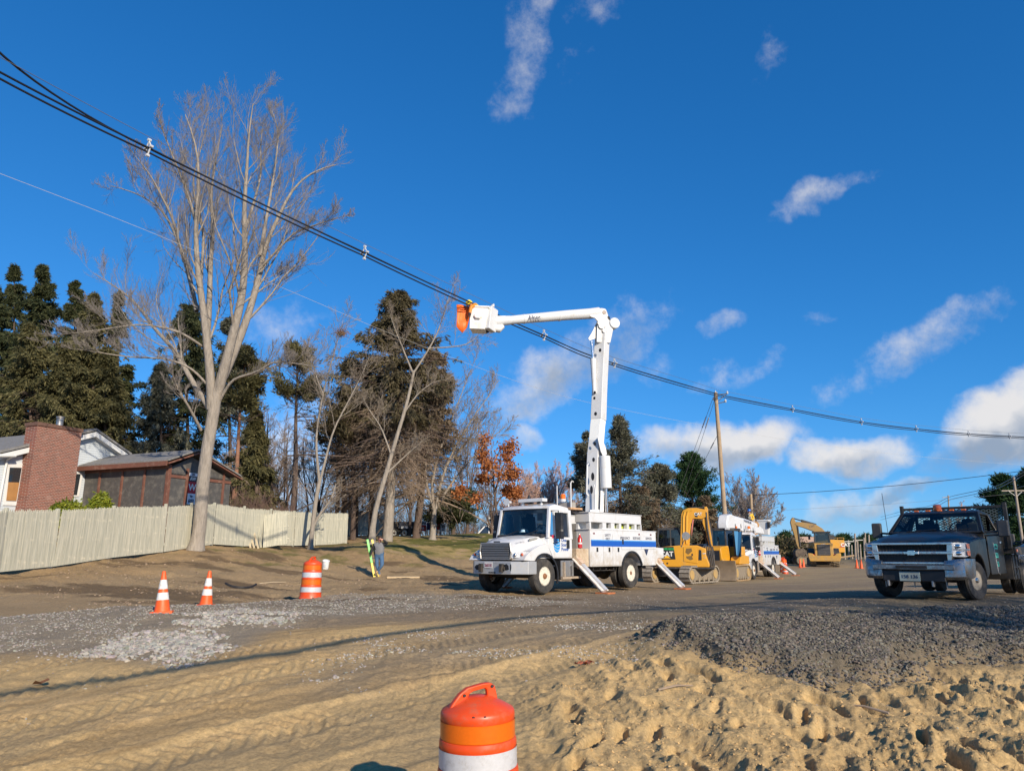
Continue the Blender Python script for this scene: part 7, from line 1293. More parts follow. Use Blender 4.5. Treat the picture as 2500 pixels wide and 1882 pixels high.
    rd = MB(); rd.prism([Q(512, 400), Q(522, 325), Q(532, 325), Q(512, 480)], 'x', .412, .418); ro = rd.build('caution_stripe', mat('red_white_stripe', (.6, .2, .15), .5), bo); ro.location.x = -.2
    dc = MB(); dc.prism([Q(541, 302), Q(543, 262), Q(568, 268), Q(566, 306)], 'x', .413, .42); d2 = dc.build('boom_decal', mat('black_decal'), bo); d2.location.x = -.2; text('lettering', 'CAT', .17, TRIM, bo, (.222, Q(555, 0)[0], Q(0, 285)[1]), (0, 1, 0), (0, 0, 1), .002, bold=.004)
    cy = MB(); cy.tube([(.2, *Q(505, 232)), (.2, *Q(560, 222))], .085, 12); cy.tube([(.2, *Q(556, 222)), (.2, *Q(632, 214))], .04, 8); cy.build('arm_cylinder', SHADE, r)
    ar = seg_arm([Q(625, 212), Q(645, 208), Q(658, 228), Q(662, 330), Q(690, 480), Q(700, 560), Q(688, 590), Q(668, 560), Q(640, 440), Q(610, 360), Q(606, 300), Q(628, 280)], .30, 'arm', YEL, r, .02); ar.location.x = .2
    h2 = MB(); h2.tube([(.38, *Q(640, 260)), (.38, *Q(652, 400)), (.36, *Q(676, 540)), (.3, *Q(700, 600))], .04, 8); h2.tube([(.05, *Q(600, 335)), (.05, *Q(600, 400)), (.05, *Q(650, 520))], .03, 6); h2.build('arm_hose', BLACKP, ar).location.x = -.2
    c2 = MB(); c2.tube([(.2, *Q(660, 330)), (.2, *Q(690, 520))], .07, 10); c2.build('bucket_cylinder', SHADE, r); lk = MB(); lk.beam((.2, *Q(690, 560)), (.2, *Q(712, 650)), .26, .1); lk.beam((.2, *Q(700, 600)), (.2, *Q(690, 690)), .3, .12); lk.build('bucket_link', SHADE, r)
    bk = MB(); w = .42; prof = [Q(690, 660), Q(716, 640), Q(722, 720), Q(718, 770), Q(690, 780), Q(660, 700)]; bk.prism(prof, 'x', .2 - w, .2 + w); b2 = bk.build('bucket', mat('worn_dark_bucket', (.09, .07, .055), .7, .3, var=.3, dirt=.4), r, .03); th = MB()
    for k in range(4): th.beam((.2 - w + .1 + k * .21, *Q(664, 700)), (.2 - w + .1 + k * .21, *Q(648, 720)), .07, .04)
    th.build('bucket_teeth', STEEL, b2)
    mr = MB(); c_ = S(460, 472, 1.3); mr.cyl((1.28, c_.y, c_.z), (1.32, c_.y, c_.z), .17, n=18); mr.tube([(1.0, c_.y - .3, c_.z - .6), (1.3, c_.y, c_.z)], .02, 6); mr.build('mirror', STEEL, r)
    cage = MB()
    for k in range(6): a = 612 + k * 15; cage.tube([(.9, *P(a, 560)), (.9, *P(a + 30, 740))], .025, 5)
    cage.build('front_guard', SHADE, r); return T
EX = excavator_near()
def dozer():
    T = Rig('bulldozer', 'yellow bulldozer with a wide muddy blade, facing the viewer between the excavator and second truck', 'bulldozer', 10.9, 39.6, (-.56, -.83)); r = T.root; r.scale = (.9, .9, .9)
    for sx in (-1.0, 1.0): track(r, sx, -1.6, 1.35, .86, .52, mat('ochre_muddy_track', (.40, .27, .14), .9, var=.3, scale=9, bump=.7))
    bl = MB(); bl.loft([[(X, 2.15 - .08 * abs(X), .02), (X, 2.28 - .08 * abs(X), .06), (X, 2.10 - .08 * abs(X), .40), (X, 2.10 - .08 * abs(X), .75), (X, 2.24 - .08 * abs(X), 1.12), (X, 2.14 - .08 * abs(X), 1.12), (X, 2.0 - .08 * abs(X), .75), (X, 2.0 - .08 * abs(X), .35)] for X in (-1.5, -.75, 0, .75, 1.5)]); bo = bl.build('blade', mat('bare_worn_blade', (.24, .18, .12), .6, .35, var=.2, scale=3, dirt=.5, dcol=(.3, .23, .15)), r, .01)
    am = MB()
    for s in (-1, 1): am.beam((s * .6, .2, .5), (s * .6, 2.0, .45), .18, .25); am.tube([(s * .55, 1.3, 1.15), (s * .7, 2.0, .8)], .07, 8)
    am.build('push_arm', YEL2, bo)
    hd = MB(); hd.loft([[(X * .62, -.1, .75), (X * .62, 1.35, .75), (X * .60, 1.45, .9), (X * .52, 1.40, 1.75), (X * .5, 1.25, 1.86), (X * .5, -.1, 1.95)] for X in (-1, -.9, .9, 1)]); ho = hd.build('hood', YEL, r, .05); MB().box(-.46, .46, 1.44, 1.475, .86, 1.66).build('radiator_grille', mat('black_decal'), ho); b = MB().box(-.18, .18, 1.475, 1.49, 1.46, 1.60).build('nose_badge', mat('black_decal'), ho); text('lettering', 'CAT', .15, TRIM, b, (0, 1.495, 1.53), (-1, 0, 0), (0, 0, 1), .003, bold=.006)
    fm = MB()
    for s in (-1, 1): fm.prism([(-1.5, .9), (-1.5, 1.35), (-.6, 1.42), (.05, 1.32), (.35, 1.0), (.35, .9)], 'x', s * .66, s * 1.22)
    fm.build('fender', YEL, r, .03)
    tk = MB(); tk.box(-.9, .9, -1.9, -1.3, .9, 1.9); tk.build('rear_tank', YEL, r, .05)
    cb = MB(); base = [(-.82, -1.35), (.82, -1.35), (.82, -.25), (.42, .1), (-.42, .1), (-.82, -.25)]
    for x, y in base: cb.beam((x, y, 1.3), (x * .92, y - .04, 2.82), .09, .09, (0, 1, 0))
    cb.prism([(x * 1.04, y * 1.03) for x, y in base], 'z', 2.80, 2.95); cb.prism(base, 'z', 1.25, 1.36); co = cb.build('cab', SHADE, r, .015); gl = MB()
    for i in range(6): (x0, y0), (x1, y1) = base[i], base[(i + 1) % 6]; gl.add([(x0, y0, 1.36), (x1, y1, 1.36), (x1 * .92, y1 - .04, 2.8), (x0 * .92, y0 - .04, 2.8)], [(0, 1, 2, 3)])
    gl.build('cab_glass', GLASSK, co); st = MB(); st.box(-.3, .3, -.95, -.35, 1.36, 1.7); st.obox((0, -1.0, 2.0), (.5, .14, .8)); st.build('seat', SEATM, co, .03)
    for s in (-.55, .55): MB().obox((s, .12, 2.90), (.26, .1, .11)).build('work_lamp', CLEAR, co, .01)
    dn = MB(); d0 = Vector((-.86, -.3, 1.32)); dn.obox((-1.16, -.05, 2.02), (.05, .95, 1.42), Matrix.Rotation(R(28), 3, 'Z') @ Matrix.Rotation(R(-6), 3, 'Y')); do = dn.build('open_cab_door', mat('blue_grey_door_glass', (.025, .045, .07), .12, coat=.4), co, .01)
    ex = MB(); ex.tube([(.28, .8, 1.85), (.28, .8, 2.35), (.28, .7, 2.5)], .06, 10); ex.build('exhaust_pipe', SHADE, r); MB().lathe([(.06, 0), (.07, .1), (.03, .13)], 12, Matrix.Translation((-.75, -.9, 2.95))).build('beacon', AMBER, co); return T
dozer()
def loader():
    T = Rig('wheel_loader', 'yellow wheel loader seen from behind with a tall black radiator grille', 'wheel loader', 31.3, 76., (.34, .94)); r = T.root
    for s in (-1, 1): wheel(r, s * 1.08, -.2, .82, .62, s, YEL2, rr=.5, knob=18, rough=True, bolts=6); wheel(r, s * 1.08, 3.1, .82, .62, s, YEL2, rr=.5, knob=18, rough=True, bolts=6)
    b = MB(); b.prism([(-1.7, .75), (-1.75, 1.3), (-1.62, 2.25), (.2, 2.35), (.6, 1.4), (.6, .8)], 'x', -.86, .86); bo = b.build('engine_hood', YEL2, r, .06); MB().obox((0, -1.725, 1.65), (1.16, .06, 1.05), Matrix.Rotation(R(-6), 3, 'X')).build('radiator_grille', SHADE, bo); g = MB()
    for k in range(6): z = 1.26 + k * .15; g.obox((0, -1.79 + (z - 1.2) * .1, z), (1.06, .03, .03))
    g.build('grille_bars', mat('grey_bars', (.10, .10, .10)), bo); cw = MB(); cw.prism([(-1.35, .55), (1.35, .55), (1.5, 1.0), (1.5, 1.35), (1.1, 1.3), (.9, 1.1), (-.9, 1.1), (-1.1, 1.3), (-1.5, 1.35), (-1.5, 1.0)], 'y', -1.95, -1.5); cw.build('counterweight', YEL2, bo, .05)
    for s in (-1, 1): f = MB(); f.prism(arc(-.2, .82, 1.0, 10, 160, 10) + arc(-.2, .82, .93, 160, 10, 10), 'x', s * .8, s * 1.42); f.build('fender', SHADE, r); MB().box(min(s * .9, s * 1.3), max(s * .9, s * 1.3), -1.82, -1.76, 1.12, 1.24).build('tail_lamp', REDL, bo)
    base = [(-.75, .3), (.75, .3), (.7, 1.9), (-.7, 1.9)]; c = MB()
    for x, y in base: c.beam((x, y, 2.0), (x * .9, y, 3.35), .10, .10, (0, 1, 0))
    c.box(-.85, .85, .15, 2.0, 3.33, 3.48); c.box(-.8, .8, .3, 1.9, 1.8, 2.1); co = c.build('cab', SHADE, r, .02); gl = MB()
    for i in range(4): (x0, y0), (x1, y1) = base[i], base[(i + 1) % 4]; gl.add([(x0, y0, 2.1), (x1, y1, 2.1), (x1 * .9, y1, 3.33), (x0 * .9, y0, 3.33)], [(0, 1, 2, 3)])
    gl.build('cab_glass', GLASSK, co); m = MB()
    for s in (-1, 1): m.box(s * 1.15 - .1, s * 1.15 + .1, 1.6, 1.68, 2.7, 3.15); m.tube([(s * .7, 1.7, 3.0), (s * 1.1, 1.65, 3.0)], .025, 6)
    m.build('mirror', SHADE, co); fr = MB(); fr.box(-.5, .5, .5, 4.0, .7, 1.3); fr.build('front_frame', YEL2, r); am = MB()
    for s in (-.6, .6): am.beam((s, 2.2, 1.7), (s, 4.6, .8), .14, .4)
    am.build('lift_arm', YEL2, r); bk = MB(); bk.prism([(4.4, .15), (5.6, .1), (5.6, .16), (4.6, .4), (4.55, 1.3), (4.4, 1.3)], 'x', -1.5, 1.5); bk.build('bucket', MUD, r)
    text('lettering', 'CAT', .2, TRIM, bo, (0, -1.665, 2.16), (1, 0, 0), (0, 0, 1), .004)
    return T
loader()
def excavator_far():
    T = Rig('excavator', 'far dusty yellow excavator reaching left over the wheel loader with a black bucket', 'excavator', 33.6, 84., (-.985, .17)); r = T.root
    # left flank (x = -1.3) faces the road
    S = lambda a, b, x=-1.3: T.side(1850 + a / 6.32, 1180 + b / 6.32, x); P = lambda a, b: (S(a, b).y, S(a, b).z); Q = lambda a, b: (S(a, b, -.2).y, S(a, b, -.2).z)
    for sx in (-1.2, 1.2): track(r, sx, -1.8, 2.2, .95, .6, MUD, .25)
    ub = MB(); ub.prism([P(1350, 1065), P(1335, 870), P(1130, 865), P(860, 900), P(850, 1065)], 'x', -1.3, 1.3); uo = ub.build('upper_body', YEL, r, .06); cat_sign(uo, -1.31, P(1262, 0)[0], P(0, 950)[1], .50, -1, False); pt = MB().prism([P(1250, 985), P(1335, 985), P(1335, 925)], 'x', -1.302, -1.305); pt.build('decal_panel', mat('red_decal', (.4, .06, .03)), uo)
    rl = MB()
    for a in (1150, 1230, 1330): rl.tube([(-1.2, *P(a, 866)), (-1.2, *P(a, 835))], .03, 6)
    rl.tube([(-1.2, *P(1150, 838)), (-1.2, *P(1330, 838))], .03, 6); rl.build('hand_rail', YEL2, uo); bs = MB(); bs.cyl((0, 0, .8), (0, 0, 1.25), .9, n=20); bs.build('undercarriage', SHADE, r)
    cb = MB(); cb.box(-1.25, -.2, P(1090, 0)[0], P(850, 0)[0], 1.9, 3.2); cb.build('cab', SHADE, r, .05)
    seg_arm([Q(1030, 740), Q(985, 690), Q(900, 640), Q(840, 625), Q(700, 600), Q(600, 590), Q(560, 620), Q(600, 655), Q(700, 680), Q(820, 725), Q(900, 760), Q(1020, 860)], .5, 'boom', mat('shaded_yellow', (.30, .18, .05), .65, var=.2, dirt=.5), r, .04).location.x = -.2  # boom and arm yellow darkened to stand in for shade
    seg_arm([Q(500, 600), Q(515, 545), Q(540, 520), Q(575, 575), Q(600, 640), Q(612, 780), Q(635, 940), Q(650, 1000), Q(625, 1010), Q(590, 930), Q(560, 800), Q(525, 700)], .42, 'arm', mat('shaded_yellow'), r, .03).location.x = -.2
    c = MB(); c.tube([(-.2, *Q(545, 535)), (-.2, *Q(680, 575))], .07, 8); c.tube([(-.2, *Q(670, 572)), (-.2, *Q(900, 640))], .14, 10); c.tube([(-.4, *Q(605, 650)), (-.4, *Q(650, 980))], .10, 8); c.build('hydraulic_cylinder', SHADE, r)
    b = MB(); b.prism([Q(640, 1010), Q(690, 1000), Q(740, 1050), Q(735, 1090), Q(640, 1160), Q(590, 1160), Q(560, 1100), Q(560, 1040), Q(600, 1005)], 'x', -.9, .5); b.build('bucket', mat('worn_dark_bucket'), r, .05); text('lettering', 'CAT', .32, INK, r, (-.46, Q(770, 0)[0], Q(0, 668)[1]), (0, -1, .2), (0, .2, 1), .003); return T
excavator_far()

# ---------------------------------------------------------------- cones, drums and small things
CONEW = mat('cone_white_collar', (.66, .65, .62), .5, var=.12, scale=12, dirt=.35, dcol=(.4, .3, .22), dscale=14)
CONEO = mat('cone_orange', (.78, .10, .012), .5, var=.08, dirt=.25, dcol=(.42, .16, .07), dscale=9)
def cone(label, p, h=.71, lean=(0, 0), group='traffic cones', plain=False):
    r = thing('traffic_cone', label, 'traffic cone', p, random.uniform(0, 1), group); r.rotation_euler.x, r.rotation_euler.y = lean; k = h / .71
    rad = lambda z: (.135 - .105 * z / .71)
    b = MB().lathe([((rad(z) + .012 * (z < .02)) * k, z * k) for z in (0, .02, .04, .2, .4, .6, .69)] + [(rad(.69) * .7 * k, .71 * k), (.018 * k, .71 * k)], 26); b.build('body', CONEO, r)
    for z0, z1 in (() if plain else ((.215, .34), (.40, .56))): MB().lathe([((rad(z0) + .003) * k, z0 * k), ((rad(z1) + .003) * k, z1 * k)], 26, cap=False).build('collar', CONEW, r)
    MB().box(-.18 * k, .18 * k, -.18 * k, .18 * k, -.03, .022 * k).build('base', CONEO, r, .01); return r
def drum(label, p, rz=0., s=1., lean=(0, 0), group='traffic drums'):
    r = thing('traffic_drum', label, 'traffic drum', p, rz, group); r.rotation_euler.x, r.rotation_euler.y = lean; r.scale = (s, s, s)
    pr = [(.29, 0), (.295, .05), (.275, .09), (.275, .17)]
    for zb, zt, rr in ((.185, .315, .262), (.37, .50, .253), (.555, .685, .244), (.745, .865, .235)): pr += [(rr + .010, zb - .018), (rr + .008, zb - .004), (rr, zb), (rr, zt), (rr + .003, zt + .006), (rr + .003, zt + .03)]
    pr += [(.238, .90), (.236, .918), (.228, .932), (.17, .968), (.085, 1.012), (.0, 1.018)]
    MB().lathe(pr, 56).build('body', ORANGE, r)
    for (zb, zt, rr), m in zip(((.187, .313, .262), (.372, .498, .253), (.557, .683, .244), (.747, .863, .235)), (REFW, REFO, REFW, REFO)):
        n = 9; MB().lathe([(rr + .0035 + .0012 * (i % 2), zb + (zt - zb) * i / n) for i in range(n + 1)], 56, cap=False).build('reflective_band', m, r)
    # carrying handle: an upright loop across the lid
    out = [(-.215, .922), (-.175, .985), (-.13, 1.04), (-.075, 1.078), (.03, 1.098), (.085, 1.10), (.115, 1.075), (.125, 1.03), (.135, .975)]
    inn = [(-.085, .99), (-.07, 1.012), (-.058, 1.038), (-.035, 1.050), (.035, 1.062), (.048, 1.062), (.058, 1.050), (.060, 1.02), (.056, 1.0)]
    v, f = [], []
    for y in (-.026, .026): v += [(a, y, b) for a, b in out] + [(a, y * .85, b) for a, b in inn]
    N = len(out)
    for i in range(N - 1):
        f += [(i, i + 1, N + i + 1, N + i), (2 * N + i + 1, 2 * N + i, 3 * N + i, 3 * N + i + 1), (i + 1, i, 2 * N + i, 2 * N + i + 1), (N + i, N + i + 1, 3 * N + i + 1, 3 * N + i)]
    f += [(N - 1, 0, N, 2 * N - 1), (2 * N, 3 * N - 1, 4 * N - 1, 3 * N), (0, N - 1, 3 * N - 1, 2 * N), (2 * N - 1, N, 3 * N, 4 * N - 1)]
    MB().add(v, f).build('handle', ORANGE, r, .012, 3)
    hb = MB()
    for a, b in ((-.10, 1.03), (.092, 1.075)): hb.cyl((a, -.034, b), (a, .034, b), .010, n=10)
    for a in (-2.05, -1.75): hb.cyl((.232 * math.cos(a), .232 * math.sin(a), .925), (.236 * math.cos(a), .236 * math.sin(a), .918), .008, n=8)
    hb.build('bolt_hole', DARKIN, r); MB().prism([(.29 * math.cos(t), .29 * math.sin(t)) for t in np.linspace(0, 6.283, 41)[:-1]], 'z', -.05, .045).build('rubber_base', BLACKP, r); return r
cone('taller orange cone with two white collars nearest the viewer', on_ground(395, 1500), .74, (R(-2), R(-3)))
cone('second orange cone on the crushed stone, right of the nearest cone', on_ground(502, 1482), .72, (R(1), R(2)))
drum('orange and white traffic drum standing on the gravel edge below the white pail', on_ground(757, 1463), R(75), .98, (0, R(2)))
c0 = at(1172, 1733, 5.1); drum('big orange traffic drum with a lid handle, cut off by the bottom edge', (c0.x, c0.y, c0.z - .925 * .89 + .01), R(24), 1., (0, R(-1.2))).scale.z = .89
for (u, v, Y, lab) in ((1953, 1378, 70, 'left cone of the pair by the far black bucket'), (1961, 1374, 73, 'right cone of the pair by the far black bucket'), (2091, 1374, 70, 'left cone of the pair standing alone in the far road'), (2102, 1376, 68, 'right cone of the pair standing alone in the far road')):
    p = at(u, v, Y); p.z = gz(p.x, p.y); cone(lab, p, .78, (0, R(4)), 'far orange cones', True)
p = at(1912, 1370, 57); p.z = gz(p.x, p.y); drum('orange drum beside the tail of the second bucket truck', p)
p = at(1916, 1384, 53); p.z = gz(p.x, p.y); drum('low cut off orange drum right of the second truck outrigger', p, 0, .7)
def bits():
    p = on_ground(794, 1387); r = thing('bucket', 'white plastic pail lying tilted on the dirt bank behind the drum', 'bucket', p + Vector((0, 0, .03))); r.rotation_euler = (R(16), R(8), 0)
    MB().lathe([(.001, 0), (.13, 0), (.15, .33), (.162, .335), (.162, .355), (.15, .37), (.142, .37), (.125, .03)], 26).build('pail', mat('white_pail_plastic', (.72, .73, .74), .45, var=.05, dirt=.3), r); MB().tube([(.155 * math.cos(a), .155 * math.sin(a) - .04 * math.sin(a), .33 - .16 * math.sin(a)) for a in np.linspace(0, math.pi, 12)], .004, 5).build('handle', STEEL, r); MB().box(-.04, .04, -.158, -.148, .12, .24).build('label', mat('pale_label', (.5, .55, .62)), r)
    a, b = on_ground(549, 1438), on_ground(624, 1443); r = thing('rubber_strip', 'curved black rubber strip lying on the dirt between the cones and the drum', 'rubber strip', a); d = b - a; q = Vector((-d.y, d.x, 0)).normalized()
    MB().tube([d * t - q * (.28 * 4 * t * (1 - t)) + Vector((0, 0, .05 + .10 * abs(2 * t - 1) ** 3)) for t in np.linspace(0, 1, 14)], .035, 6).build('strip', BLACKP, r)
    p = on_ground(1418, 1630); r = thing('tape_scrap', 'torn orange tape scrap half buried in the sand behind the big drum', 'tape', p); rg = np.random.default_rng(5); m = MB()
    for k in range(4): x = rg.uniform(-.15, .15, 2); m.add([(x[0] + i * .07, x[1] + .03 * ((i * 7) % 3) + j * .05, .03 + .03 * ((i + j + k) % 3)) for j in (0, 1) for i in range(4)], [(i, i + 1, i + 5, i + 4) for i in range(3)])
    m.build('scrap', mat('faded_orange_tape', (.42, .12, .05), .6), r); r.scale = (.6, .6, .6)
    for (u, v, L_, a, lab) in ((1650, 1690, .45, .3, 'bare stick lying on the sand bank left of the gravel'), (2110, 1740, .5, 2.4, 'dark stick lying across the churned sand at the right'), (665, 1424, .9, .2, 'pale stick lying on the dirt bank above the drum')):
        p = on_ground(u, v); r = thing('stick', lab, 'stick', p + Vector((0, 0, .03))); d = Vector((math.cos(a), math.sin(a), .05)) * L_; MB().tube([-d / 2, Vector((.02, .03, .02)), d / 2], [.014, .012, .007], 6).build('wood', DEADT if u != 665 else mat('pale_stick', (.5, .4, .27), .8), r)
    p = on_ground(98, 1672); r = thing('dead_leaf', 'curled brown leaf on the sand beside the long cable shadow', 'leaf', p + Vector((0, 0, .03))); MB().add([(-.1, 0, 0), (-.03, -.06, .05), (.06, -.05, .02), (.11, 0, .05), (.05, .06, .06), (-.04, .06, .02), (0, 0, .0)], [(i, (i + 1) % 6, 6) for i in range(6)]).build('blade', mat('brown_leaf', (.22, .09, .03), .8), r)
    # pale plywood scrap by the ladder
    p = on_ground(985, 1409); r = thing('plank', 'pale sandy board lying on the ground beside the man', 'plank', p + Vector((0, 0, .03)), .1); MB().box(-.7, .7, -.25, .25, -.04, .03).build('board', mat('sandy_board', (.50, .38, .23), .9, var=.2), r, .01)
bits()
def rhododendron():
    rg = np.random.default_rng(71); Y = 28.4
    for (u0, u1, vt, lab) in ((112, 205, 1212, 'yellow green rhododendron below the brick chimney'), (205, 268, 1196, 'taller yellow green rhododendron in front of the porch')):
        b = at((u0 + u1) / 2, 1300, Y); b.z = gz(b.x, Y); w = (u1 - u0) / 2 * Y / FPX; h = at(u0, vt, Y).z - b.z; root = place('rhododendron_bush', lab, 'rhododendrons behind the fence', b, 'bush')
        n = 240; a = rg.uniform(0, 6.28, n); q = np.sqrt(rg.uniform(.05, 1, n)); z = h * (1 - .45 * q ** 2) * rg.uniform(.78, 1.0, n); P = np.stack([np.array(b.x) + np.cos(a) * q * w * 1.1, b.y + np.sin(a) * q * w * .8, b.z + z], -1)
        S = np.empty((40, 5, 3)); 
        for k in range(40): S[k] = resample([tuple(b), tuple(b.lerp(Vector(P[k]), .5) + Vector((0, 0, .2))), tuple(P[k])], 5)
        wood('stems', root, [(S, np.full((40, 5), .012))], BARKD, b, [4])
        sprays('crown', root, P, rg, 16, (.12, .20), (.045, .07), leafmat('rhododendron_leaves', (.10, .15, .015), (.42, .42, .05), .35, .3), b, droop=-.35, spread=.045)
rhododendron()
# ---------------------------------------------------------------- far vehicles, signs and buildings
def far_things():
    rg = np.random.default_rng(81); gb = mat('matt_black_body', (.012, .012, .015), .6, var=.2)
    # dark dump trailer and truck beyond the lawn
    a = at(917, 1299, 66); r = thing('dump_trailer', 'black dump trailer parked beyond the lawn behind the tree trunks', 'trailer', (a.x, 66, gz(a.x, 66)), .05); w = 92 * 66 / FPX; z0 = at(917, 1297, 66).z - r.location.z; H = at(917, 1272, 66).z - at(917, 1297, 66).z
    b = MB(); b.prism([(0, z0 + .3), (w * .55, z0 + .3), (w * .56, z0 + H), (.1, z0 + H * .72), (0, z0 + H * .6)], 'y', 0, 2.2); b.build('dump_body', gb, r, .02); c = MB(); c.box(w * .58, w, 0, 2.1, z0 + .25, z0 + H * .55); c.box(w * .6, w * .98, .1, 2., z0 + H * .55, z0 + H * .98); c.build('deck_body', mat('black_blue_body', (.02, .025, .04), .4), r, .03); MB().box(w * .66, w * .95, -.03, 0, z0 + H * .28, z0 + H * .5).build('side_panel', mat('grey_panel', (.4, .42, .45)), r)
    for x in (.3, .48, .75): wheel(r, 0, 0, .42, .25, -1, RIMW, bolts=5).matrix_local = Matrix.Translation((w * x, .05, .42)) @ Matrix.Rotation(R(90), 4, 'Z') @ Matrix.Translation((0, 0, -.42))
    ch = MB(); ch.box(0, w, .3, 1.8, .3, z0 + .4); ch.build('chassis', DARKFR, r)
    bl = mat('sign_black', (.02, .02, .025)); rd = mat('banner_red', (.55, .035, .03), .5); wh = mat('banner_white', (.74, .74, .74), .5)
    def board(lab, u0, u1, v0, v1, Y, bands, words, rz=0., name='sign_board'):
        p, q = at(u0, v1, Y), at(u1, v0, Y); w, h = q.x - p.x, q.z - p.z; g = gz(p.x, Y); r = thing(name, lab, 'sign', (p.x, Y, g), rz); zb = p.z - g
        for k, (f0, f1, m) in enumerate(bands): MB().box(0, w, -.03 - .0 * k, .03, zb + h * f0, zb + h * f1).build('panel', m, r)
        lg = MB()
        for x in (.05 * w, .95 * w): lg.box(x - .04, x + .04, .032, .11, -.2, zb + h * .9)
        lg.build('post', STEEL, r)
        for s, fx, fz, sz, m in words: text('lettering', s, h * sz, m, r, (w * fx, -.036, zb + h * fz), (1, 0, 0), (0, 0, 1), .003, bold=.01)
    board('banner with black letters over a red lower half, left of the red panels', 1019, 1041, 1272, 1296, 66, ((.0, .60, rd), (.60, 1., wh)), (('ALPHA', .55, .78, .26, bl), ('SELL', .5, .3, .28, wh)))
    board('plain dark blue panel between the red boards', 1042, 1051, 1275, 1294, 67, ((0, 1, mat('navy_panel', (.03, .03, .09))),), ())
    board('first red panel of the far boards, beside the banner', 1052, 1062, 1278, 1297, 66, ((0, 1, rd),), ())
    board('second red panel of the far boards, left of the white signs', 1066, 1075, 1275, 1293, 66.4, ((0, 1, rd),), ())
    board('wide white sign with black words nearer the red panels', 1076, 1087, 1278, 1297, 66, ((0, 1, wh),), (('JOE', .5, .75, .22, bl), ('TIRE', .5, .48, .22, bl), ('603', .5, .2, .2, bl)))
    board('white sign with black words at the right end of the far boards', 1096, 1111, 1279, 1298, 65.5, ((0, 1, wh),), (('FOR', .5, .78, .22, bl), ('LEASE', .5, .5, .22, bl), ('NOW', .5, .22, .2, bl)))
    board('small white and pink roadside sign beside the far house', 1189, 1198, 1275, 1286, 70, ((0, .5, mat('pink_sign', (.6, .38, .38))), (.5, 1, wh)), (('SALE', .5, .75, .3, bl),))
    def car(name, lab, cat, u, v, Y, h, body, prof, roof, s=1.):
        p = at(u, v, Y); h = Vector(h).normalized(); r = thing(name, lab, cat, (p.x, Y, gz(p.x, Y)), math.atan2(-h.x, h.y)); r.scale = (s, s, s)
        b = MB(); b.prism(prof, 'x', -.92, .92); b.build('body', body, r, .08, 3); c = MB(); c.loft([[(X * k, y, z) for y, z, k in roof] for X in (-.86, .86)]); co = c.build('cabin', mat('dark_car_glass', (.02, .025, .03), .06, coat=1.), r, .03)
        ro = MB(); ro.loft([[(X, y, z) for y, z, k in roof[1:-1]] + [(X, y, z + .05) for y, z, k in roof[1:-1]][::-1] for X in (-.72, .72)]); ro.build('roof', body, r, .02); pl = MB()
        for s_ in (-1, 1):
            ym = sum(q[0] for q in roof) / len(roof)
            for (y0, z0, k0), (y1, z1, k1) in ((roof[0], roof[1]), (roof[-1], roof[-2]), ((ym, roof[0][1], roof[0][2]), (ym, roof[1][1], roof[1][2]))): pl.beam((s_ * .87 * k0, y0, z0), (s_ * .87 * k1, y1, z1), .05, .09, (0, 1, 0))
        pl.build('pillars', body, r)
        for s_ in (-1, 1):
            wheel(r, s_ * .80, 1.4, .36, .22, s_, RIMW, bolts=5); wheel(r, s_ * .80, -1.5, .36, .22, s_, RIMW, bolts=5); MB().box(s_ * .78 - .12, s_ * .78 + .12, -2.42, -2.36, .85, 1.15).build('tail_lamp', REDL, r, .02); MB().box(s_ * .7 - .15, s_ * .7 + .15, 2.30, 2.36, .68, .85).build('headlight', CLEAR, r, .02)
        return r
    car('pickup_truck', 'white pickup parked beyond the lawn crest, left of the bucket truck cab', 'pickup truck', 1196, 1306, 69, (-1, -.12), WHITE, [(-2.4, .4), (-2.4, 1.05), (-.6, 1.08), (.9, 1.10), (2.2, .98), (2.36, .7), (2.3, .4)], [(-.62, 1.06, 1.), (-.45, 1.72, .84), (.55, 1.74, .84), (1.15, 1.10, 1.)])
    car('car', 'dark grey sport utility car behind the excavator arm', 'car', 1710, 1395, 46, (.45, .89), mat('dark_grey_car', (.05, .055, .065), .25, coat=1.), [(-2.35, .4), (-2.38, 1.1), (.8, 1.12), (2.2, 1.0), (2.36, .7), (2.3, .4)], [(-2.3, 1.10, 1.), (-2.05, 1.75, .84), (.2, 1.76, .84), (1.0, 1.12, 1.)])
    # far house behind the truck cab
    p = at(1200, 1300, 76); r = thing('house', 'small tan house with a grey shingle roof behind the bucket truck cab', 'house', (p.x, 76, gz(p.x, 76))); zt = at(1200, 1263, 76).z - r.location.z; zr = at(1200, 1241, 76).z - r.location.z; L_ = 9.
    MB().box(0, L_, 0, 6, -.5, zt).build('wall', mat('tan_siding', (.42, .38, .32), .8), r); m = MB(); m.loft([[(x, -.4, zt - .05), (x, 3, zr), (x, 6.4, zt - .05), (x, 3, zr - .25)] for x in (-.4, L_ + .4)]); ro = m.build('roof', ROOF, r); f = MB(); f.beam((-.4, -.42, zt - .08), (L_ + .4, -.42, zt - .08), .06, .16); f.build('fascia', TRIM, r); MB().cyl((1.2, 1.5, zr - .8), (1.2, 1.5, zr + .15), .09, n=10).build('vent_pipe', TRIM, ro)
    for x in (1.5, 4.5): w_ = MB().box(x, x + 1.1, -.06, 0, zt - 1.5, zt - .3).build('window', TRIM, r); MB().box(x + .1, x + 1.0, -.07, -.06, zt - 1.4, zt - .4).build('pane', mat('dark_pane'), w_)
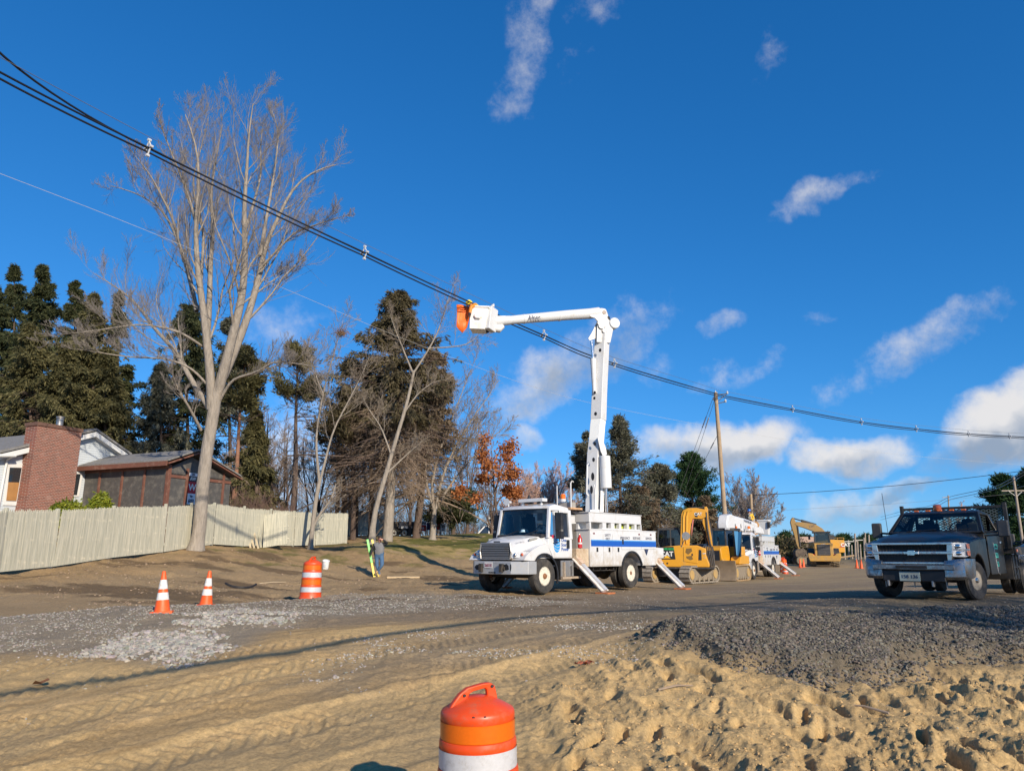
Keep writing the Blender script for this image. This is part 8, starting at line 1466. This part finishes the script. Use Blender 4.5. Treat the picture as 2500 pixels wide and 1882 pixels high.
    # brush heap and shed by the far excavator
    p = at(1935, 1368, 88); p.z = gz(p.x, p.y); rt = thing('brush_pile', 'heap of cut brush and logs left of the far excavator', 'brush pile', p); n = 260; q = np.stack([rg.normal(0, 2.1, n), rg.normal(0, 1.2, n), np.zeros(n)], -1); q[:, 2] = np.abs(rg.uniform(0, 1, n)) * np.maximum(0, 3.2 - np.abs(q[:, 0]) * .8); q += np.array(p)
    sprays('crown', rt, q, rg, 14, (.3, .7), (.06, .16), leafmat('cut_brush', (.05, .06, .02), (.30, .22, .12)), p, droop=.1, spread=.25); m = MB()
    for k in range(30): c = Vector((rg.normal(0, 2), rg.normal(0, 1.), rg.uniform(.1, 1.2))); d = Vector((rg.normal(0, 1.6), rg.normal(0, .6), rg.normal(.3, .5))); m.tube([c - d, c + d], rg.uniform(.06, .16), 7)
    m.build('log', mat('log_wood', (.34, .24, .14), .9, var=.3), rt); m = MB(); m.prism([(-3, 0), (3.4, 0), (2.2, .5), (.5, .8), (-2, .6)], 'y', -1.5, 1.5); m.build('heap', MUD, rt)
    p = at(1960, 1366, 104); r = thing('shed', 'far brown shed with a pale tan roof behind the brush heap', 'shed', (p.x, 104, gz(p.x, 104))); z1, z2 = at(1960, 1324, 104).z - r.location.z, at(1960, 1309, 104).z - r.location.z
    MB().box(0, 4.6, 0, 4, -.3, z1).build('wall', mat('brown_shed_wall', (.12, .09, .07), .8), r); m = MB(); m.loft([[(x, -.4, z1), (x, 2.2, z2), (x, 4.4, z1), (x, 2.2, z2 - .3)] for x in (-.5, 5.)]); m.build('roof', mat('tan_roof', (.55, .36, .24), .8), r); w_ = MB().box(1.6, 3., -.06, 0, z1 - 1.6, z1 - .5).build('window', TRIM, r)
far_things()

# ---------------------------------------------------------------- people
SKIN = mat('skin', (.52, .27, .19), .55, var=.06)
JEANS = mat('blue_jeans', (.055, .12, .22), .85, var=.25, scale=14)
FLEECE = mat('grey_fleece', (.17, .17, .175), .9, var=.12, scale=10)
SLEEVE = mat('black_sleeve', (.015, .015, .018), .85, var=.2)
BOOT = mat('tan_boot', (.42, .26, .13), .8, var=.15)
def person(label, loc, rz, J, bones, sub=2):
    """one continuous skinned body; J: joint -> (x, y, z, radius); bones: (joint, joint, material). Colours follow the nearest bone"""
    root = thing('person', label, 'person', loc, rz); names = list(J); me = D.meshes.new('body'); me.from_pydata([J[k][:3] for k in names], [(names.index(a), names.index(b)) for a, b, m in bones], [])
    o = D.objects.new('body', me); col.objects.link(o); sk = o.modifiers.new('skin', 'SKIN'); sk.use_smooth_shade = True
    lay = me.skin_vertices[0].data
    for i, k in enumerate(names):
        q = J[k][3]; lay[i].radius = q if isinstance(q, tuple) else (q, q); lay[i].use_root = (k == 'pelvis')
    ss = o.modifiers.new('sub', 'SUBSURF'); ss.levels = ss.render_levels = sub
    dg = bpy.context.evaluated_depsgraph_get(); m2 = D.meshes.new_from_object(o.evaluated_get(dg)); D.objects.remove(o); m2.name = 'body'
    ms = []
    for a, b, m in bones:
        if m not in ms: ms.append(m)
    m2.materials.clear()
    for m in ms: m2.materials.append(m)
    segs = [(Vector(J[a][:3]), Vector(J[b][:3]), ms.index(m)) for a, b, m in bones]
    for p in m2.polygons:
        best = 1e9
        for a, b, k in segs:
            d = b - a; t = max(0, min(1, (p.center - a).dot(d) / d.length_squared)); q = (p.center - a - d * t).length
            if q < best: best, p.material_index = q, k
        p.use_smooth = True
    o = D.objects.new('body', m2); col.objects.link(o); o.parent = root; return root
def hand_bones(J, B, wrist, tip, side, curl, m):
    """palm with four fingers and a thumb, rooted at the wrist"""
    w, t = Vector(J[wrist][:3]), Vector(tip); d = (t - w).normalized(); s = Vector(side).normalized(); n = d.cross(s); pm = w + d * .075; J['palm' + wrist] = (*pm, (.036, .020)); B.append((wrist, 'palm' + wrist, m))
    for k, (o, L_) in enumerate(((-.030, .062), (-.010, .075), (.010, .070), (.030, .055))):
        a, b = pm + s * o + d * .025, pm + s * o * 1.15 + d * (.025 + L_) + n * curl * L_; J['f%d%s' % (k, wrist)] = (*a, .010); J['g%d%s' % (k, wrist)] = (*b, .0085); B += [('palm' + wrist, 'f%d%s' % (k, wrist), m), ('f%d%s' % (k, wrist), 'g%d%s' % (k, wrist), m)]
    a = w + d * .04 - s * .05; b = a + d * .04 - s * .015 + n * curl * .03; J['t' + wrist] = (*a, .012); J['u' + wrist] = (*b, .010); B += [('palm' + wrist, 't' + wrist, m), ('t' + wrist, 'u' + wrist, m)]
def people():
    # man shading his eyes; he faces the viewer, so his left is on the right of the picture
    p = at(925, 1408, 33); p.z = gz(p.x, p.y)
    J = dict(pelvis=(-.03, 0, .93, (.19, .15)), belly=(-.035, -.01, 1.08, (.215, .17)), chest=(-.045, 0, 1.28, (.215, .15)), neck=(-.03, -.01, 1.475, .062), head=(-.015, -.04, 1.56, .082), crown=(-.01, -.03, 1.665, .088),
             sl=(.15, 0, 1.385, .082), el=(.33, -.05, 1.43, .060), wl=(.15, -.17, 1.575, .040), sr=(-.24, 0, 1.375, .082), er=(-.35, -.02, 1.13, .060), wr=(-.36, -.14, .97, .040),
             hl=(.08, 0, .86, .115), kl=(.15, -.18, .50, .085), al=(-.06, -.08, .24, .048), fl=(-.10, -.20, .17, .045), hr=(-.13, 0, .86, .115), kr=(-.10, -.02, .47, .083), ar=(.03, 0, .09, .048), fr=(.05, -.16, .045, .045))
    B = [('pelvis', 'belly', FLEECE), ('belly', 'chest', FLEECE), ('chest', 'neck', FLEECE), ('neck', 'head', SKIN), ('head', 'crown', SKIN), ('chest', 'sl', FLEECE), ('sl', 'el', SLEEVE), ('el', 'wl', SLEEVE), ('chest', 'sr', FLEECE), ('sr', 'er', SLEEVE), ('er', 'wr', SLEEVE),
         ('pelvis', 'hl', JEANS), ('hl', 'kl', JEANS), ('kl', 'al', JEANS), ('al', 'fl', BOOT), ('pelvis', 'hr', JEANS), ('hr', 'kr', JEANS), ('kr', 'ar', JEANS), ('ar', 'fr', BOOT)]
    hand_bones(J, B, 'wl', (.02, -.18, 1.62), (0, .3, .6), .15, SKIN); hand_bones(J, B, 'wr', (-.37, -.2, .88), (.2, .9, 0), .5, SLEEVE)
    r = person('man in a grey fleece, black sleeves and jeans shading his eyes beside the ladder', p, 0, J, B)
    MB().ball((-.01, -.015, 1.672), .104, 14, 8, (.92, 1.02, .72)).build('hair', mat('dark_hair', (.03, .02, .015), .8), r)
    g = MB()
    for s in (-.037, .037): g.ball((-.012 + s, -.128, 1.602), .030, 10, 6, (1, .4, .75))
    g.tube([(-.085, -.06, 1.61), (-.05, -.125, 1.608), (.026, -.125, 1.608), (.062, -.06, 1.61)], .006, 5); g.build('sunglasses', mat('red_black_glasses', (.10, .01, .012), .15), r)
    f = MB(); f.ball((-.013, -.135, 1.568), .017, 8, 6, (.8, 1, 1.3)); f.ball((-.013, -.122, 1.525), .024, 8, 5, (1.2, .5, .35)); f.build('nose_and_mouth', mat('ruddy_skin', (.5, .2, .16), .6), r)
    for s in (-1, 1): MB().ball((-.012 + s * .09, -.03, 1.585), .025, 8, 6, (.4, .8, 1.1)).build('ear', SKIN, r)
    cl = MB(); cl.tube([(-.09, -.03, 1.455), (-.03, -.085, 1.43), (.035, -.03, 1.455), (-.03, .045, 1.47), (-.09, -.03, 1.455)], .022, 6); cl.build('collar', SLEEVE, r); MB().box(-.042, -.030, -.128, -.118, 1.28, 1.42).build('zip', BLACKP, r)
    # extension ladder he leans on
    l = thing('ladder', 'green and yellow fibreglass extension ladder leaning upright beside the man', 'ladder', p + Vector((-.20, .05, -.02))); a, b = Vector((0, 0, 0)), Vector((-.40, .12, 1.62)); dd = Vector((.13, .42, .0)); gm, ym = mat('lime_green_fibreglass', (.10, .62, .07), .4), mat('yellow_fibreglass', (.80, .58, .01), .4)
    for k, (o, sp) in enumerate(((Vector((0, 0, 0)), .37), (dd, .37))):
        q = a.lerp(b, sp); MB().beam(a + o, q + o, .035, .09, (1, .3, 0)).build('lower_rail', ym, l, .006); MB().beam(q + o, b + o, .035, .09, (1, .3, 0)).build('upper_rail', gm if k == 0 else ym, l, .006)
    for t in (.12, .31, .50, .69, .88): MB().tube([a.lerp(b, t), a.lerp(b, t) + dd], .018, 8).build('rung', mat('aluminium_rung', (.6, .6, .6), .4, .6), l)
    # worker in the raised bucket, bent over its edge
    L = Vector((BX.x, BX.y, 0)); N = Vector((BN.x, BN.y, 0)).normalized(); base = CEN + Vector((0, 0, -.36)); ang = math.atan2(L.y, L.x)
    YV = mat('yellow_rain_jacket', (.80, .55, .03), .6, var=.1); OR = mat('orange_rubber_sleeve', (.78, .22, .015), .5, var=.06); GL = mat('dark_glove', (.04, .025, .03), .7)
    J = dict(pelvis=(.02, 0, .55, (.15, .12)), belly=(-.04, 0, .70, (.15, .12)), chest=(-.16, 0, .86, (.16, .11)), neck=(-.28, -.02, .90, .055), head=(-.35, -.03, .88, .078), crown=(-.43, -.04, .86, .08), sl=(-.20, -.17, .86, .07), el=(-.40, -.26, .74, .07), wl=(-.44, -.27, .50, .055), sr=(-.20, .17, .86, .07), er=(-.38, .25, .78, .06), wr=(-.52, .22, .70, .04),
             hl=(.05, -.1, .48, .09), kl=(.04, -.12, .28, .07), al=(.06, -.12, .08, .05), hr=(.05, .1, .48, .09), kr=(.04, .12, .28, .07), ar=(.06, .12, .08, .05))
    B = [('pelvis', 'belly', YV), ('belly', 'chest', YV), ('chest', 'neck', YV), ('neck', 'head', SKIN), ('head', 'crown', SKIN), ('chest', 'sl', YV), ('sl', 'el', OR), ('el', 'wl', OR), ('chest', 'sr', YV), ('sr', 'er', OR), ('er', 'wr', OR), ('pelvis', 'hl', JEANS), ('hl', 'kl', JEANS), ('kl', 'al', JEANS), ('pelvis', 'hr', JEANS), ('hr', 'kr', JEANS), ('kr', 'ar', JEANS)]
    hand_bones(J, B, 'wl', (-.45, -.27, .40), (1, 0, 0), .5, GL); hand_bones(J, B, 'wr', (-.62, .2, .64), (0, 1, 0), .5, GL)
    rz = ang
    r = person('lineman in a yellow jacket and orange sleeves bending over the raised bucket edge', base, rz + math.pi if L.dot(Vector((-1, 0, 0))) < 0 and False else rz + math.pi * (1 if (Vector((math.cos(rz), math.sin(rz), 0)).x < 0) else 0) * 0 + 0, J, B)
    MB().lathe([(.14, -.02), (.125, 0), (.118, .06), (.085, .12), (.03, .145), (.001, .148)], 18, Matrix.Translation((-.40, -.035, .92)) @ Matrix.Rotation(R(-35), 4, 'Y')).build('hard_hat', mat('yellow_hard_hat', (.85, .62, .03), .35), r)
    # worker behind the folded boom of the second truck
    q = TR2.side(1550 + 1035 / 3.687, 1180 + 340 / 3.687, .95); w = TR2.root.matrix_world @ q; YJ = mat('amber_yellow_jacket', (.72, .42, .02), .7, var=.1); VG = mat('grey_vest', (.2, .2, .19), .8)
    J = dict(pelvis=(0, 0, 0, (.15, .12)), belly=(0, 0, .16, (.15, .12)), chest=(0, 0, .36, (.17, .12)), neck=(0, -.01, .53, .055), head=(0, -.03, .61, .075), crown=(0, -.02, .72, .08), sl=(.19, 0, .44, .075), el=(.27, -.06, .18, .062), wl=(.12, -.22, .10, .042), sr=(-.19, 0, .44, .07), er=(-.28, -.08, .22, .06), wr=(-.18, -.25, .12, .04), hl=(.1, 0, -.08, .09), kl=(.1, -.02, -.45, .07), al=(.1, 0, -.82, .05), hr=(-.1, 0, -.08, .09), kr=(-.1, -.02, -.45, .07), ar=(-.1, 0, -.82, .05))
    B = [('pelvis', 'belly', VG), ('belly', 'chest', VG), ('chest', 'neck', VG), ('neck', 'head', SKIN), ('head', 'crown', SKIN), ('chest', 'sl', YJ), ('sl', 'el', YJ), ('el', 'wl', YJ), ('chest', 'sr', SLEEVE), ('sr', 'er', SLEEVE), ('er', 'wr', SLEEVE), ('pelvis', 'hl', JEANS), ('hl', 'kl', JEANS), ('kl', 'al', JEANS), ('pelvis', 'hr', JEANS), ('hr', 'kr', JEANS), ('kr', 'ar', JEANS)]
    hand_bones(J, B, 'wl', (.02, -.25, .08), (0, 0, 1), .4, GL); hand_bones(J, B, 'wr', (-.06, -.28, .10), (0, 0, 1), .4, GL)
    r = person('worker in a yellow jacket and blue hard hat standing behind the folded boom', w, -.25, J, B)
    h = MB().lathe([(.15, -.02), (.125, 0), (.118, .06), (.085, .12), (.03, .145), (.001, .148)], 18, Matrix.Translation((0, -.02, .70))).build('hard_hat', mat('blue_hard_hat', (.02, .12, .42), .3), r); MB().ball((0, -.105, .635), .055, 10, 6, (1.1, .5, .5)).build('safety_glasses', mat('dark_car_glass', (.02, .02, .02), .1), r)
people()
